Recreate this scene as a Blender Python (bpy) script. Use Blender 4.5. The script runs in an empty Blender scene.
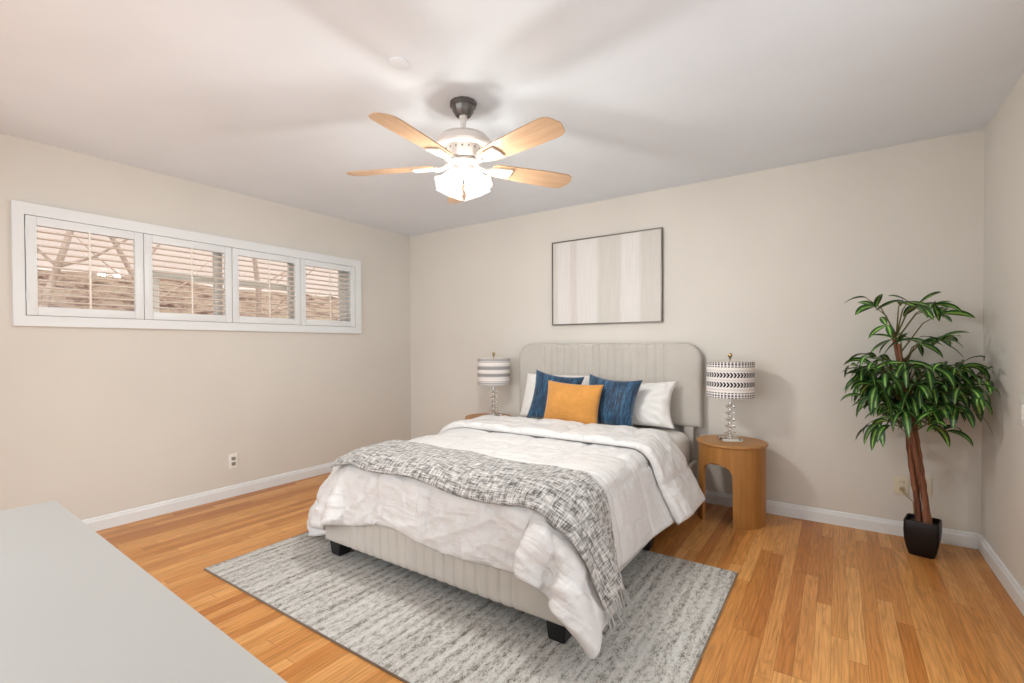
import bpy, bmesh, math, random
import numpy as np
from mathutils import Vector, Matrix, noise

S = bpy.context.scene
COL = S.collection
H = 2.44
W = 4.653
D = -4.05            # rear wall

# ------------------------------------------------------------------ camera
F_PX = 482.64
cam_data = bpy.data.cameras.new('camera')
cam_data.sensor_fit = 'HORIZONTAL'
cam_data.sensor_width = 36.0
cam_data.lens = 36.0 * F_PX / 1024
cam_data.shift_x = 14.494 / 1024
cam_data.shift_y = 11.248 / 1024
cam_data.clip_start = 0.02
cam = bpy.data.objects.new('camera', cam_data)
COL.objects.link(cam)
yaw, pit, roll = 0.6131, -0.0139, -0.0040
fw = Vector((-math.sin(yaw)*math.cos(pit), math.cos(yaw)*math.cos(pit), math.sin(pit)))
rt = fw.cross(Vector((0, 0, 1))).normalized()
up = rt.cross(fw)
r2 = rt*math.cos(roll) + up*math.sin(roll)
u2 = -rt*math.sin(roll) + up*math.cos(roll)
M = Matrix((r2, u2, -fw)).transposed().to_4x4()
M.translation = Vector((3.9607, -3.9127, 1.1974))
cam.matrix_world = M
S.camera = cam

# ------------------------------------------------------------------ world, light, exposure
S.view_settings.view_transform = 'Standard'
S.view_settings.look = 'None'
S.view_settings.gamma = 1.0
S.view_settings.use_curve_mapping = False
S.view_settings.exposure = -0.2
wd = bpy.data.worlds.new('world')
S.world = wd
wd.use_nodes = True
bg = wd.node_tree.nodes['Background']
bg.inputs[0].default_value = (0.95, 0.98, 1.0, 1)
bg.inputs[1].default_value = 1.9

def area(name, loc, rot, sx, sy, power, col):
    l = bpy.data.lights.new(name, 'AREA')
    l.shape = 'RECTANGLE'; l.size = sx; l.size_y = sy
    l.energy = power; l.color = col
    o = bpy.data.objects.new(name, l); COL.objects.link(o)
    o.location = loc; o.rotation_euler = rot
    return o
# added fill lamp behind the room, shining in through the rear wall gap
area('rear_fill', (2.0, D-2.3, 1.35), (math.radians(90), 0, 0), 3.2, 2.2, 74, (.97, .985, 1))
# second added fill lamp, outside the right wall, brightens the room from the side
area('side_fill', (W+.3, -2.75, 1.1), (0, math.radians(90), 0), 2.0, 2.0, 6, (.95, .98, 1))
# daylight outside on the slope
sun = bpy.data.lights.new('sun', 'SUN'); sun.energy = 4.5; sun.angle = .1; sun.color = (1, .9, .82)
so = bpy.data.objects.new('sun', sun); COL.objects.link(so)
so.rotation_euler = Vector((0, -.1, -1)).to_track_quat('-Z', 'Y').to_euler()
BULB_W = 18.5

# ------------------------------------------------------------------ helpers
def tag(o, label=None, cat=None, group=None, kind=None):
    if label: o['label'] = label
    if cat: o['category'] = cat
    if group: o['group'] = group
    if kind: o['kind'] = kind
    return o

def empty(name, loc, rz=0, label=None, cat=None, group=None):
    o = bpy.data.objects.new(name, None); COL.objects.link(o)
    o.location = loc; o.rotation_euler = (0, 0, rz); o.empty_display_size = .05
    return tag(o, label, cat, group)

def link(name, bm, m, parent=None, smooth=True, loc=None, rot=None, angle=40):
    me = bpy.data.meshes.new(name)
    bmesh.ops.recalc_face_normals(bm, faces=bm.faces[:])
    bm.to_mesh(me); bm.free()
    ms = m if isinstance(m, (list, tuple)) else [m]
    for q in ms: me.materials.append(q)
    if smooth:
        me.polygons.foreach_set('use_smooth', [True]*len(me.polygons))
        try: me.set_sharp_from_angle(angle=math.radians(angle))
        except Exception: pass
    o = bpy.data.objects.new(name, me); COL.objects.link(o)
    if parent: o.parent = parent
    if loc: o.location = loc
    if rot: o.rotation_euler = rot
    return o

def add_box(bm, x0, x1, y0, y1, z0, z1, bev=0, seg=2, mat=0):
    r = bmesh.ops.create_cube(bm, size=1)
    vs = r['verts']
    for v in vs:
        v.co = Vector(((x0+x1)/2+v.co.x*(x1-x0), (y0+y1)/2+v.co.y*(y1-y0), (z0+z1)/2+v.co.z*(z1-z0)))
    fs = set(f for v in vs for f in v.link_faces)
    for f in fs: f.material_index = mat
    if bev:
        es = list(set(e for v in vs for e in v.link_edges))
        bmesh.ops.bevel(bm, geom=es, offset=bev, segments=seg, affect='EDGES', profile=.6)
    return vs

def box(name, x0, x1, y0, y1, z0, z1, m, parent=None, bev=0, seg=2):
    bm = bmesh.new(); add_box(bm, x0, x1, y0, y1, z0, z1, bev, seg)
    return link(name, bm, m, parent)

def add_lathe(bm, prof, n=32, c=(0, 0, 0), ax=None, wob=None):
    rings = []
    R = ax.to_matrix() if ax is not None else Matrix.Identity(3)
    for k, (r, z) in enumerate(prof):
        ring = []
        if r < 1e-6:
            ring = [bm.verts.new(Vector(c) + R @ Vector((0, 0, z)))]*n
        else:
            for i in range(n):
                a = 2*math.pi*i/n
                rr = r*(1 + (wob(k, a) if wob else 0))
                zz = z
                ring.append(bm.verts.new(Vector(c) + R @ Vector((rr*math.cos(a), rr*math.sin(a), zz))))
        rings.append(ring)
    for a, b in zip(rings, rings[1:]):
        for i in range(n):
            j = (i+1) % n
            q = []
            for v in (a[i], a[j], b[j], b[i]):
                if v not in q: q.append(v)
            if len(q) >= 3:
                try: bm.faces.new(q)
                except ValueError: pass
    return rings

def add_tube(bm, pts, rad, n=8, cap=True):
    pts = [Vector(p) for p in pts]
    rs = rad if isinstance(rad, (list, tuple)) else [rad]*len(pts)
    up_ = Vector((0, 0, 1)); rings = []
    prev = None
    for i, p in enumerate(pts):
        t = (pts[min(i+1, len(pts)-1)] - pts[max(i-1, 0)]).normalized()
        if prev is None:
            a = t.cross(up_)
            if a.length < .1: a = t.cross(Vector((1, 0, 0)))
        else:
            a = prev - t*prev.dot(t)
        a.normalize(); prev = a
        b = t.cross(a)
        rings.append([bm.verts.new(p + (a*math.cos(2*math.pi*k/n) + b*math.sin(2*math.pi*k/n))*rs[i]) for k in range(n)])
    for r, q in zip(rings, rings[1:]):
        for k in range(n):
            bm.faces.new((r[k], r[(k+1) % n], q[(k+1) % n], q[k]))
    if cap:
        bm.faces.new(rings[0][::-1]); bm.faces.new(rings[-1])

def add_prism(bm, outline, z0, z1):
    """extrude a 2D outline (x,y) from z0 to z1"""
    a = [bm.verts.new((x, y, z0)) for x, y in outline]
    b = [bm.verts.new((x, y, z1)) for x, y in outline]
    n = len(a)
    bm.faces.new(a[::-1]); bm.faces.new(b)
    for i in range(n): bm.faces.new((a[i], a[(i+1) % n], b[(i+1) % n], b[i]))
    return a+b

def copy_tree(o, parent=None):
    c = o.copy(); COL.objects.link(c)
    if parent: c.parent = parent
    for ch in list(o.children): copy_tree(ch, c)
    return c

# ------------------------------------------------------------------ materials
class NT:
    def __init__(s, name):
        s.m = bpy.data.materials.new(name); s.m.use_nodes = True
        s.t = s.m.node_tree; s.n = s.t.nodes
        s.b = s.n['Principled BSDF']; s.out = s.n['Material Output']
    def node(s, typ, ins=None, **kw):
        q = s.n.new(typ)
        for k, v in kw.items(): setattr(q, k, v)
        for k, v in (ins or {}).items():
            if hasattr(v, 'is_output'): s.t.links.new(v, q.inputs[k])
            else: q.inputs[k].default_value = v
        return q
    def math(s, op, a, b=0.0, c=0.0, clamp=False):
        q = s.node('ShaderNodeMath', {0: a, 1: b, 2: c}, operation=op, use_clamp=clamp)
        return q.outputs[0]
    def coord(s, which='Object', scale=(1, 1, 1), rot=(0, 0, 0), loc=(0, 0, 0)):
        tc = s.node('ShaderNodeTexCoord')
        mp = s.node('ShaderNodeMapping', {0: tc.outputs[which], 'Location': loc, 'Rotation': rot, 'Scale': scale})
        return mp.outputs[0]
    def noise(s, vec, scale=5, detail=4, rough=.55, dist=0.0):
        return s.node('ShaderNodeTexNoise', {'Vector': vec, 'Scale': scale, 'Detail': detail, 'Roughness': rough, 'Distortion': dist}).outputs[0]
    def ramp(s, fac, stops, interp='LINEAR'):
        q = s.node('ShaderNodeValToRGB', {0: fac}); cr = q.color_ramp; cr.interpolation = interp
        while len(cr.elements) < len(stops): cr.elements.new(.5)
        for e, (p, c) in zip(cr.elements, stops):
            e.position = p; e.color = (c[0], c[1], c[2], 1) if hasattr(c, '__len__') else (c, c, c, 1)
        return q.outputs[0]
    def mix(s, fac, a, b, mode='MIX'):
        q = s.node('ShaderNodeMix', data_type='RGBA', blend_type=mode)
        for i, v in ((0, fac), (6, a), (7, b)):
            if hasattr(v, 'is_output'): s.t.links.new(v, q.inputs[i])
            elif i and not hasattr(v, '__len__'): q.inputs[i].default_value = (v, v, v, 1)
            elif i: q.inputs[i].default_value = (v[0], v[1], v[2], 1)
            else: q.inputs[i].default_value = v
        return q.outputs[2]
    def bump(s, h, strength=.2, dist=.01):
        q = s.node('ShaderNodeBump', {'Height': h, 'Strength': strength, 'Distance': dist})
        s.t.links.new(q.outputs[0], s.b.inputs['Normal'])
    def set(s, **kw):
        names = dict(col='Base Color', rough='Roughness', metal='Metallic', spec='Specular IOR Level', sheen='Sheen Weight',
                     trans='Transmission Weight', emc='Emission Color', ems='Emission Strength', coat='Coat Weight', sub='Subsurface Weight', alpha='Alpha')
        for k, v in kw.items():
            i = s.b.inputs[names[k]]
            if hasattr(v, 'is_output'): s.t.links.new(v, i)
            elif hasattr(v, '__len__'): i.default_value = (v[0], v[1], v[2], 1)
            else: i.default_value = v
        return s.m

def srgb(r, g, b):
    f = lambda c: ((c/255+.055)/1.055)**2.4 if c > 10 else c/255/12.92
    return (f(r), f(g), f(b))

def paint(name, col, rough=.6, bump=.05, scale=120, spec=.3, var=.03):
    t = NT(name); v = t.coord()
    n = t.noise(v, 1.3, 3)
    c = t.mix(t.ramp(n, [(.3, 0.0), (.7, 1.0)]), [x*(1-var) for x in col], [min(1, x*(1+var)) for x in col])
    if bump: t.bump(t.noise(v, scale, 3), bump, .003)
    return t.set(col=c, rough=rough, spec=spec)

m_wall = paint('wall_paint', srgb(217, 212, 204), .75, .12, 90)
m_ceil = paint('ceiling_paint', srgb(229, 235, 242), .85, .1, 60)
m_white = paint('white_trim_paint', srgb(229, 232, 233), .38, .02, 40, .4)
m_louver = paint('white_louver_paint', srgb(240, 230, 220), .4, .02, 40, .4)
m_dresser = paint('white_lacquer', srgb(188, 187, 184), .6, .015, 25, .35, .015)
m_black = paint('black_plastic', (.012, .011, .012), .4, .05, 60, .4)
m_pot = paint('dark_pot_glaze', (.010, .007, .007), .4, .04, 30, .3)
m_plate = paint('ivory_outlet_plate', srgb(222, 212, 190), .35, 0)
m_whiteplate = paint('white_outlet_plate', srgb(236, 234, 228), .35, 0)
m_slot = paint('outlet_slot_grey', srgb(150, 146, 138), .5, 0)
m_gasket = paint('dark_gap', (.05, .045, .04), .7, 0)

def fabric(name, col, rough=.9, scale=700, bump=.25, var=.1, sheen=.2):
    t = NT(name); v = t.coord()
    n = t.noise(v, scale, 2, .7); n2 = t.noise(v, 8, 3)
    f = t.math('ADD', t.math('MULTIPLY', n, .7), t.math('MULTIPLY', n2, .3))
    c = t.mix(t.ramp(f, [(.35, 0.0), (.65, 1.0)]), [x*(1-var) for x in col], [min(1, x*(1+var)) for x in col])
    t.bump(n, bump, .002)
    return t.set(col=c, rough=rough, sheen=sheen, spec=.2)
m_uphol = fabric('greige_upholstery', srgb(195, 189, 181), .9, 420, .3, .09)
m_sheet = fabric('white_cotton_sheet', srgb(226, 222, 217), .8, 500, .1, .02, .1)
m_pcase = fabric('white_pillowcase', srgb(232, 230, 227), .75, 500, .08, .02, .1)
m_orange = fabric('mustard_orange_chenille', srgb(208, 146, 74), .95, 160, .5, .22, .4)
m_orange_back = fabric('cream_piping', srgb(225, 200, 160), .9, 400, .2, .05)
m_dust = fabric('black_underside', (.03, .03, .03), .95, 200, .1, .05, 0)

def comforter_mat():
    t = NT('white_satin_comforter')
    v = t.coord('UV', (1, 1, 1))
    a = t.noise(t.coord('UV', (1.6, 9, 1), (0, 0, .5)), 3.2, 4, .5, .8)
    b = t.noise(t.coord('UV', (7, 1.6, 1), (0, 0, .35)), 3.0, 4, .5, .8)
    h = t.math('ADD', a, b)
    t.bump(h, .75, .014)
    return t.set(col=srgb(218, 216, 215), rough=.36, sheen=.15, spec=.35)
m_comf = comforter_mat()

def velvet():
    t = NT('teal_blue_crushed_velvet')
    v = t.coord('Object', (60, 12, 7))
    n = t.noise(v, 1.0, 3, .6, .6)
    n2 = t.noise(t.coord('Object', (150, 30, 40)), 1.0, 2, .6)
    f = t.math('ADD', t.math('MULTIPLY', n, .7), t.math('MULTIPLY', n2, .3))
    c = t.ramp(f, [(.38, (.002, .010, .030)), (.5, (.007, .045, .105)), (.66, (.035, .16, .29)), (.8, (.13, .36, .52))])
    t.bump(f, .8, .006)
    return t.set(col=c, rough=.5, sheen=.5, spec=.35)
m_velvet = velvet()

def throw_mat():
    t = NT('grey_woven_throw')
    uv = t.coord('UV')
    a = t.noise(t.coord('UV', (170, 22, 1)), 1.0, 2, .6)
    b = t.noise(t.coord('UV', (22, 170, 1)), 1.0, 2, .6)
    w1 = t.noise(t.coord('UV', (60, 12, 1)), 1.0, 2, .6)
    w2 = t.noise(t.coord('UV', (10, 60, 1)), 1.0, 2, .6)
    f = t.math('ADD', t.math('ADD', t.math('MULTIPLY', a, .45), t.math('MULTIPLY', b, .45)), t.math('ADD', t.math('MULTIPLY', w1, .25), t.math('MULTIPLY', w2, .27)))
    c = t.ramp(f, [(.58, (.08, .075, .07)), (.66, (.22, .21, .20)), (.72, (.42, .405, .39)), (.82, (.68, .66, .64))])
    t.bump(t.math('ADD', a, b), .8, .006)
    return t.set(col=c, rough=.95, sheen=.2, spec=.1)
m_throw = throw_mat()

def rug_mat():
    t = NT('mottled_grey_rug')
    big = t.noise(t.coord('Object', (26, 2.2, 1)), 1.0, 3, .6, .3)
    mid = t.noise(t.coord('Object', (70, 28, 1)), 1.0, 3, .75, .2)
    fine = t.noise(t.coord('Object', (230, 130, 1)), 1.0, 2, .8)
    f = t.math('ADD', t.math('ADD', t.math('MULTIPLY', big, .38), t.math('MULTIPLY', mid, .62)), t.math('MULTIPLY', fine, .5))
    xs_ = t.node('ShaderNodeSeparateXYZ', {0: t.coord('Object')}).outputs[0]
    wv = t.math('SINE', t.math('ADD', t.math('MULTIPLY', xs_, 2*math.pi/.052), t.math('MULTIPLY', t.noise(t.coord('Object', (3, 1.2, 1)), 1.0, 2), 9.0)))
    f = t.math('ADD', f, t.math('MULTIPLY', wv, .035))
    c = t.ramp(f, [(.57, (.13, .115, .095)), (.64, (.28, .26, .23)), (.70, (.46, .44, .405)), (.79, (.62, .60, .565)), (.9, (.70, .68, .65))])
    t.bump(t.math('ADD', fine, mid), .7, .008)
    return t.set(col=c, rough=.98, spec=.1)
m_rug = rug_mat()
m_rugedge = fabric('rug_binding', srgb(120, 105, 90), .9, 300, .3, .2)

def floor_mat():
    t = NT('oak_strip_floor')
    tc = t.node('ShaderNodeTexCoord')
    sp = t.node('ShaderNodeSeparateXYZ', {0: tc.outputs['Object']})
    x, y = sp.outputs[0], sp.outputs[1]
    rw = .0572
    xs = t.math('DIVIDE', x, rw)
    row = t.math('FLOOR', xs)
    rr = t.node('ShaderNodeTexWhiteNoise', {'W': row}, noise_dimensions='1D').outputs[0]
    ys = t.math('ADD', t.math('DIVIDE', y, .95), t.math('MULTIPLY', rr, 17.3))
    colr = t.math('FLOOR', ys)
    idv = t.node('ShaderNodeCombineXYZ', {0: row, 1: colr, 2: 3.3}).outputs[0]
    idn = t.node('ShaderNodeTexWhiteNoise', {'Vector': idv}, noise_dimensions='3D')
    rnd = idn.outputs[0]
    off = t.node('ShaderNodeVectorMath', {0: idn.outputs[1], 1: (40, 40, 40)}, operation='MULTIPLY').outputs[0]
    def gr(sx, sy, sc, det, ds):
        vv = t.node('ShaderNodeCombineXYZ', {0: t.math('MULTIPLY', x, sx), 1: t.math('MULTIPLY', y, sy), 2: 0.0}).outputs[0]
        vv = t.node('ShaderNodeVectorMath', {0: vv, 1: off}, operation='ADD').outputs[0]
        return vv
    grain = t.noise(gr(140, 5, 1, 3, 0), 1.0, 4, .6, .4)
    cn = t.noise(gr(13, .75, 1, 1, 1), 1.0, 2, .5, .3)
    cath = t.math('ADD', t.math('MULTIPLY', t.math('SINE', t.math('MULTIPLY', cn, 95.0)), .5), .5)
    base = t.ramp(rnd, [(0.0, srgb(184, 116, 58)), (.25, srgb(204, 140, 76)), (.5, srgb(210, 147, 83)), (.75, srgb(222, 162, 98)), (1.0, srgb(196, 128, 66))])
    g = t.ramp(grain, [(.3, .74), (.6, 1.06)])
    c = t.mix(1.0, base, g, 'MULTIPLY')
    cc = t.ramp(cath, [(.0, .80), (.3, .97), (1, 1.03)])
    c = t.mix(.8, c, cc, 'MULTIPLY')
    fx = t.math('FRACT', xs); ed = t.math('MINIMUM', fx, t.math('SUBTRACT', 1.0, fx))
    fy = t.math('FRACT', ys); ey = t.math('MINIMUM', fy, t.math('SUBTRACT', 1.0, fy))
    g1 = t.math('LESS_THAN', ed, .014); g2 = t.math('LESS_THAN', ey, .0014)
    gap = t.math('MAXIMUM', g1, g2)
    c = t.mix(t.math('MULTIPLY', gap, .5), c, (.10, .045, .018))
    t.bump(t.math('SUBTRACT', t.math('MULTIPLY', grain, .25), gap), .12, .002)
    rg = t.math('ADD', .24, t.math('MULTIPLY', grain, .12))
    return t.set(col=c, rough=rg, spec=.22)
m_floor = floor_mat()

def wood(name, c1, c2, axis='Z', rough=.45, sc=1.0, spec=.35):
    t = NT(name)
    s = {'Z': (40, 40, 2.5), 'X': (2.5, 40, 40), 'Y': (40, 2.5, 40)}[axis]
    v = t.coord('Object', tuple(q*sc for q in s))
    n = t.noise(v, 1.0, 4, .6, .6)
    c = t.ramp(n, [(.3, c1), (.7, c2)])
    t.bump(n, .08, .002)
    return t.set(col=c, rough=rough, spec=spec)
m_night = wood('honey_oak_veneer', srgb(158, 106, 52), srgb(178, 126, 68), 'Z', .42)
m_nighttop = wood('honey_oak_top', srgb(168, 116, 64), srgb(188, 138, 84), 'X', .4)
m_blade = wood('maple_fan_blade', srgb(180, 144, 112), srgb(198, 166, 134), 'X', .38)
m_trunk = wood('braided_trunk_bark', srgb(74, 42, 30), srgb(160, 108, 80), 'Z', .85)
m_fanwhite = paint('white_fan_enamel', srgb(225, 218, 212), .32, 0, 20, .5)
m_pewter = NT('dark_pewter_canopy').set(col=(.16, .15, .145), rough=.38, metal=.85)
m_brass = NT('aged_brass').set(col=(.45, .33, .17), rough=.35, metal=.9)
m_chrome = NT('polished_chrome').set(col=(.75, .74, .72), rough=.12, metal=1)
m_frame = NT('bronze_grey_frame').set(col=(.16, .145, .125), rough=.4, metal=.5)
def glass_mat(name, col=(1, 1, 1), rough=0.0, mixt=.0):
    t = NT(name); t.set(col=col, rough=rough, trans=1.0)
    t.b.inputs['IOR'].default_value = 1.45
    return t.m
m_crystal = glass_mat('clear_crystal', (.97, .96, .94))
def pane_mat():
    t = NT('window_glass')
    tr = t.node('ShaderNodeBsdfTransparent', {0: (.97, .98, .97, 1)})
    gl = t.node('ShaderNodeBsdfGlossy', {'Roughness': .02})
    fr = t.node('ShaderNodeFresnel', {0: 1.45})
    mx = t.node('ShaderNodeMixShader', {0: fr.outputs[0], 1: tr.outputs[0], 2: gl.outputs[0]})
    t.t.links.new(mx.outputs[0], t.out.inputs[0]); return t.m
m_pane = pane_mat()
def shade_glow():
    t = NT('lit_frosted_glass_shade')
    tr = t.node('ShaderNodeBsdfTransparent', {0: (.9, .88, .85, 1)})
    em = t.node('ShaderNodeEmission', {0: (1, .99, .96, 1), 1: 1.7})
    mx = t.node('ShaderNodeMixShader', {0: .5, 1: tr.outputs[0], 2: em.outputs[0]})
    mx.inputs[0].default_value = .80
    t.t.links.new(mx.outputs[0], t.out.inputs[0]); return t.m
m_shadeglass = shade_glow()
m_bulb = NT('lit_bulb').set(col=(1, 1, 1), emc=(1, .96, .9), ems=12.0)

def art_mat():
    t = NT('striped_abstract_canvas')
    tc = t.node('ShaderNodeTexCoord')
    sp = t.node('ShaderNodeSeparateXYZ', {0: tc.outputs['Object']})
    wob = t.noise(t.coord('Object', (6, 1, 2)), 1.0, 4, .6)
    x = t.math('ADD', t.math('ADD', sp.outputs[0], .5), t.math('MULTIPLY', t.math('SUBTRACT', wob, .5), .035))
    A = srgb(224, 220, 217); B = srgb(213, 207, 201); C_ = srgb(210, 206, 199); Dk = srgb(215, 208, 204)
    c = t.ramp(x, [(0, B), (.05, B), (.075, A), (.17, A), (.20, Dk), (.24, Dk), (.26, A), (.43, A), (.46, C_), (.64, B), (.67, A), (.80, A), (.83, C_), (.96, B)])
    st = t.noise(t.coord('Object', (70, 1, 3)), 1.0, 3, .7)
    c = t.mix(1.0, c, t.ramp(st, [(.3, .93), (.7, 1.04)]), 'MULTIPLY')
    t.bump(st, .2, .002)
    return t.set(col=c, rough=.7, spec=.2)
m_art = art_mat()

def lampshade_mat():
    t = NT('patterned_drum_shade')
    tc = t.node('ShaderNodeTexCoord')
    sp = t.node('ShaderNodeSeparateXYZ', {0: tc.outputs['UV']})
    u, v = sp.outputs[0], sp.outputs[1]
    def band(lo, hi):
        return t.math('MULTIPLY', t.math('GREATER_THAN', v, lo), t.math('LESS_THAN', v, hi))
    def stripes(freq, duty, skew=0.0, vc=0.0):
        a = t.math('ADD', t.math('MULTIPLY', u, freq), t.math('MULTIPLY', t.math('ABSOLUTE', t.math('SUBTRACT', v, vc)), skew))
        return t.math('LESS_THAN', t.math('FRACT', a), duty)
    dash = stripes(44, .62)
    tot = None
    for lo, hi in ((.955, .985), (.90, .945), (.845, .875), (.005, .035), (.055, .10), (.13, .16)):
        q = t.math('MULTIPLY', band(lo, hi), dash)
        tot = q if tot is None else t.math('MAXIMUM', tot, q)
    for vc in (.635, .375):
        q = t.math('MULTIPLY', band(vc-.068, vc+.068), stripes(44, .62, 8.0, vc))
        tot = t.math('MAXIMUM', tot, q)
    thin = None
    for lo in (.76, .735, .505, .48, .245, .22):
        q = band(lo, lo+.010); thin = q if thin is None else t.math('MAXIMUM', thin, q)
    c = t.mix(tot, srgb(236, 230, 226), srgb(48, 46, 56))
    c = t.mix(t.math('MULTIPLY', thin, .55), c, srgb(150, 140, 140))
    t.bump(t.noise(t.coord('UV', (300, 100, 1)), 1, 2), .15, .002)
    return t.set(col=c, rough=.85, spec=.2)
m_lshade = lampshade_mat()

def leaf_mat():
    t = NT('variegated_leaf')
    tc = t.node('ShaderNodeTexCoord')
    sp = t.node('ShaderNodeSeparateXYZ', {0: tc.outputs['UV']})
    d = t.math('ABSOLUTE', t.math('SUBTRACT', sp.outputs[0], .5))
    n = t.noise(t.coord('UV', (14, 1.2, 1)), 1.0, 2, .5)
    f = t.math('ADD', d, t.math('MULTIPLY', t.math('SUBTRACT', n, .5), .45))
    c = t.ramp(f, [(.0, (.34, .48, .12)), (.10, (.15, .30, .05)), (.17, (.022, .09, .016)), (.5, (.008, .042, .010))])
    oi = t.noise(t.coord('Object', (1, 1, 1)), 9.0, 2)
    c = t.mix(1.0, c, t.ramp(oi, [(.32, .45), (.52, 1.0), (.68, 1.9)]), 'MULTIPLY')
    return t.set(col=c, rough=.38, spec=.45)
m_leaf = leaf_mat()
m_twig = paint('green_brown_twig', srgb(96, 92, 52), .7, 0)
m_soil = paint('dark_moss', (.03, .022, .015), .95, .6, 80)
m_cord = paint('tan_cord', srgb(168, 150, 112), .6, 0)

def slope_mat():
    t = NT('dry_hillside_mulch')
    a = t.noise(t.coord('Object', (1, 1, 1)), 2.2, 6, .7)
    b = t.noise(t.coord('Object', (1, 1, 1)), 20, 6, .85)
    f = t.math('ADD', t.math('MULTIPLY', a, .5), t.math('MULTIPLY', b, .5))
    c = t.ramp(f, [(.38, (.05, .03, .025)), (.46, (.22, .13, .10)), (.51, (.62, .46, .38)), (.56, (.34, .27, .16)), (.62, (.85, .74, .66))])
    t.bump(b, 1, .08)
    return t.set(col=c, rough=1, spec=.05)
m_slope = slope_mat()
m_bark = wood('pale_tree_bark', (.40, .28, .22), (.66, .5, .42), 'Z', .9, .2)
m_drywood = paint('dry_bleached_wood', srgb(222, 200, 182), .9, .3, 30)
m_cream = paint('warm_white_outdoor_paint', (.93, .88, .83), .5, 0)
m_stucco = paint('pale_pink_stucco', srgb(236, 216, 206), .95, .3, 20)

# ------------------------------------------------------------------ room shell
T = .14
def struct(o): o['kind'] = 'structure'; return o
struct(box('floor', -T, W+T, D-1.6, T, -.12, 0, m_floor))
struct(box('ceiling', -T, W+T, D-T, T, H, H+.12, m_ceil))
struct(box('wall_back', -T, W+T, 0, T, 0, H, m_wall))
bm = bmesh.new()   # right wall, with an unseen opening added to let the side fill in
for a in ((W, W+T, -1.7, 0, 0, H), (W, W+T, D, -3.8, 0, H), (W, W+T, -3.8, -1.7, 2.1, H)): add_box(bm, *a)
struct(link('wall_right', bm, m_wall, smooth=False))
WY0, WY1, WZ0, WZ1 = -3.180, -.785, 1.390, 1.990      # window hole
bm = bmesh.new()
for a in ((-T, 0, D, WY0, 0, H), (-T, 0, WY1, 0, 0, H), (-T, 0, WY0, WY1, 0, WZ0), (-T, 0, WY0, WY1, WZ1, H)): add_box(bm, *a)
bmesh.ops.remove_doubles(bm, verts=bm.verts[:], dist=1e-5)
struct(link('wall_left', bm, m_wall, smooth=False))
bm = bmesh.new()   # rear wall, its wide gap made up so the rear fill light gets in
for a in ((-T, .5, D-T, D, 0, H), (3.5, W+T, D-T, D, 0, H), (.5, 3.5, D-T, D, 2.2, H)): add_box(bm, *a)
struct(link('wall_rear', bm, m_wall, smooth=False))

def baseboard(name, p0, p1, inward):
    """ogee-topped baseboard profile swept from p0 to p1; inward = unit normal into the room"""
    prof = [(0, 0), (.015, 0), (.015, .062), (.0135, .068), (.0105, .074), (.0095, .082), (.006, .088), (0, .09)]
    bm = bmesh.new(); rings = []
    for p in (p0, p1):
        rings.append([bm.verts.new((p[0]+inward[0]*d, p[1]+inward[1]*d, z)) for d, z in prof])
    n = len(prof)
    for i in range(n):
        bm.faces.new((rings[0][i], rings[0][(i+1) % n], rings[1][(i+1) % n], rings[1][i]))
    bm.faces.new(rings[0]); bm.faces.new(rings[1][::-1])
    struct(link(name, bm, m_white, smooth=False))
baseboard('baseboard_left', (0, D), (0, 0), (1, 0))
baseboard('baseboard_back', (0.0, 0), (W, 0), (0, -1))
baseboard('baseboard_right', (W, 0), (W, -1.7), (-1, 0))

# ------------------------------------------------------------------ window, casing and glass
bm = bmesh.new()
oy0, oy1, oz0, oz1 = -3.232, -.712, 1.328, 2.06
for a in ((0, .030, oy0, oy1, oz0, WZ0), (0, .030, oy0, oy1, WZ1, oz1), (0, .030, oy0, WY0, WZ0, WZ1), (0, .030, WY1, oy1, WZ0, WZ1)):
    add_box(bm, *a)
# reveal lining inside the wall
for a in ((-T, -.022, WY0, WY0+.012, WZ0, WZ1), (-T, -.022, WY1-.012, WY1, WZ0, WZ1), (-T, -.022, WY0+.012, WY1-.012, WZ0, WZ0+.012), (-T, -.022, WY0+.012, WY1-.012, WZ1-.012, WZ1)):
    add_box(bm, *a)
win = struct(link('window_1', bm, m_white, smooth=False))
bm = bmesh.new(); add_box(bm, -.108, -.104, WY0+.03, WY1-.03, WZ0+.03, WZ1-.03)
g = link('glass_pane', bm, m_pane, win, smooth=False)
bm = bmesh.new()   # sash
for a in ((-.125, -.09, WY0+.012, WY1-.012, WZ0+.012, WZ0+.035), (-.125, -.09, WY0+.012, WY1-.012, WZ1-.035, WZ1-.012),
          (-.125, -.09, WY0+.012, WY0+.04, WZ0+.035, WZ1-.035), (-.125, -.09, WY1-.09, WY1-.012, WZ0+.035, WZ1-.035),
          (-.125, -.09, -1.42, -1.36, WZ0+.035, WZ1-.035), (-.125, -.09, -2.06, -2.0, WZ0+.035, WZ1-.035)):
    add_box(bm, *a, bev=.003)
link('sash', bm, m_cream, win)

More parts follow.
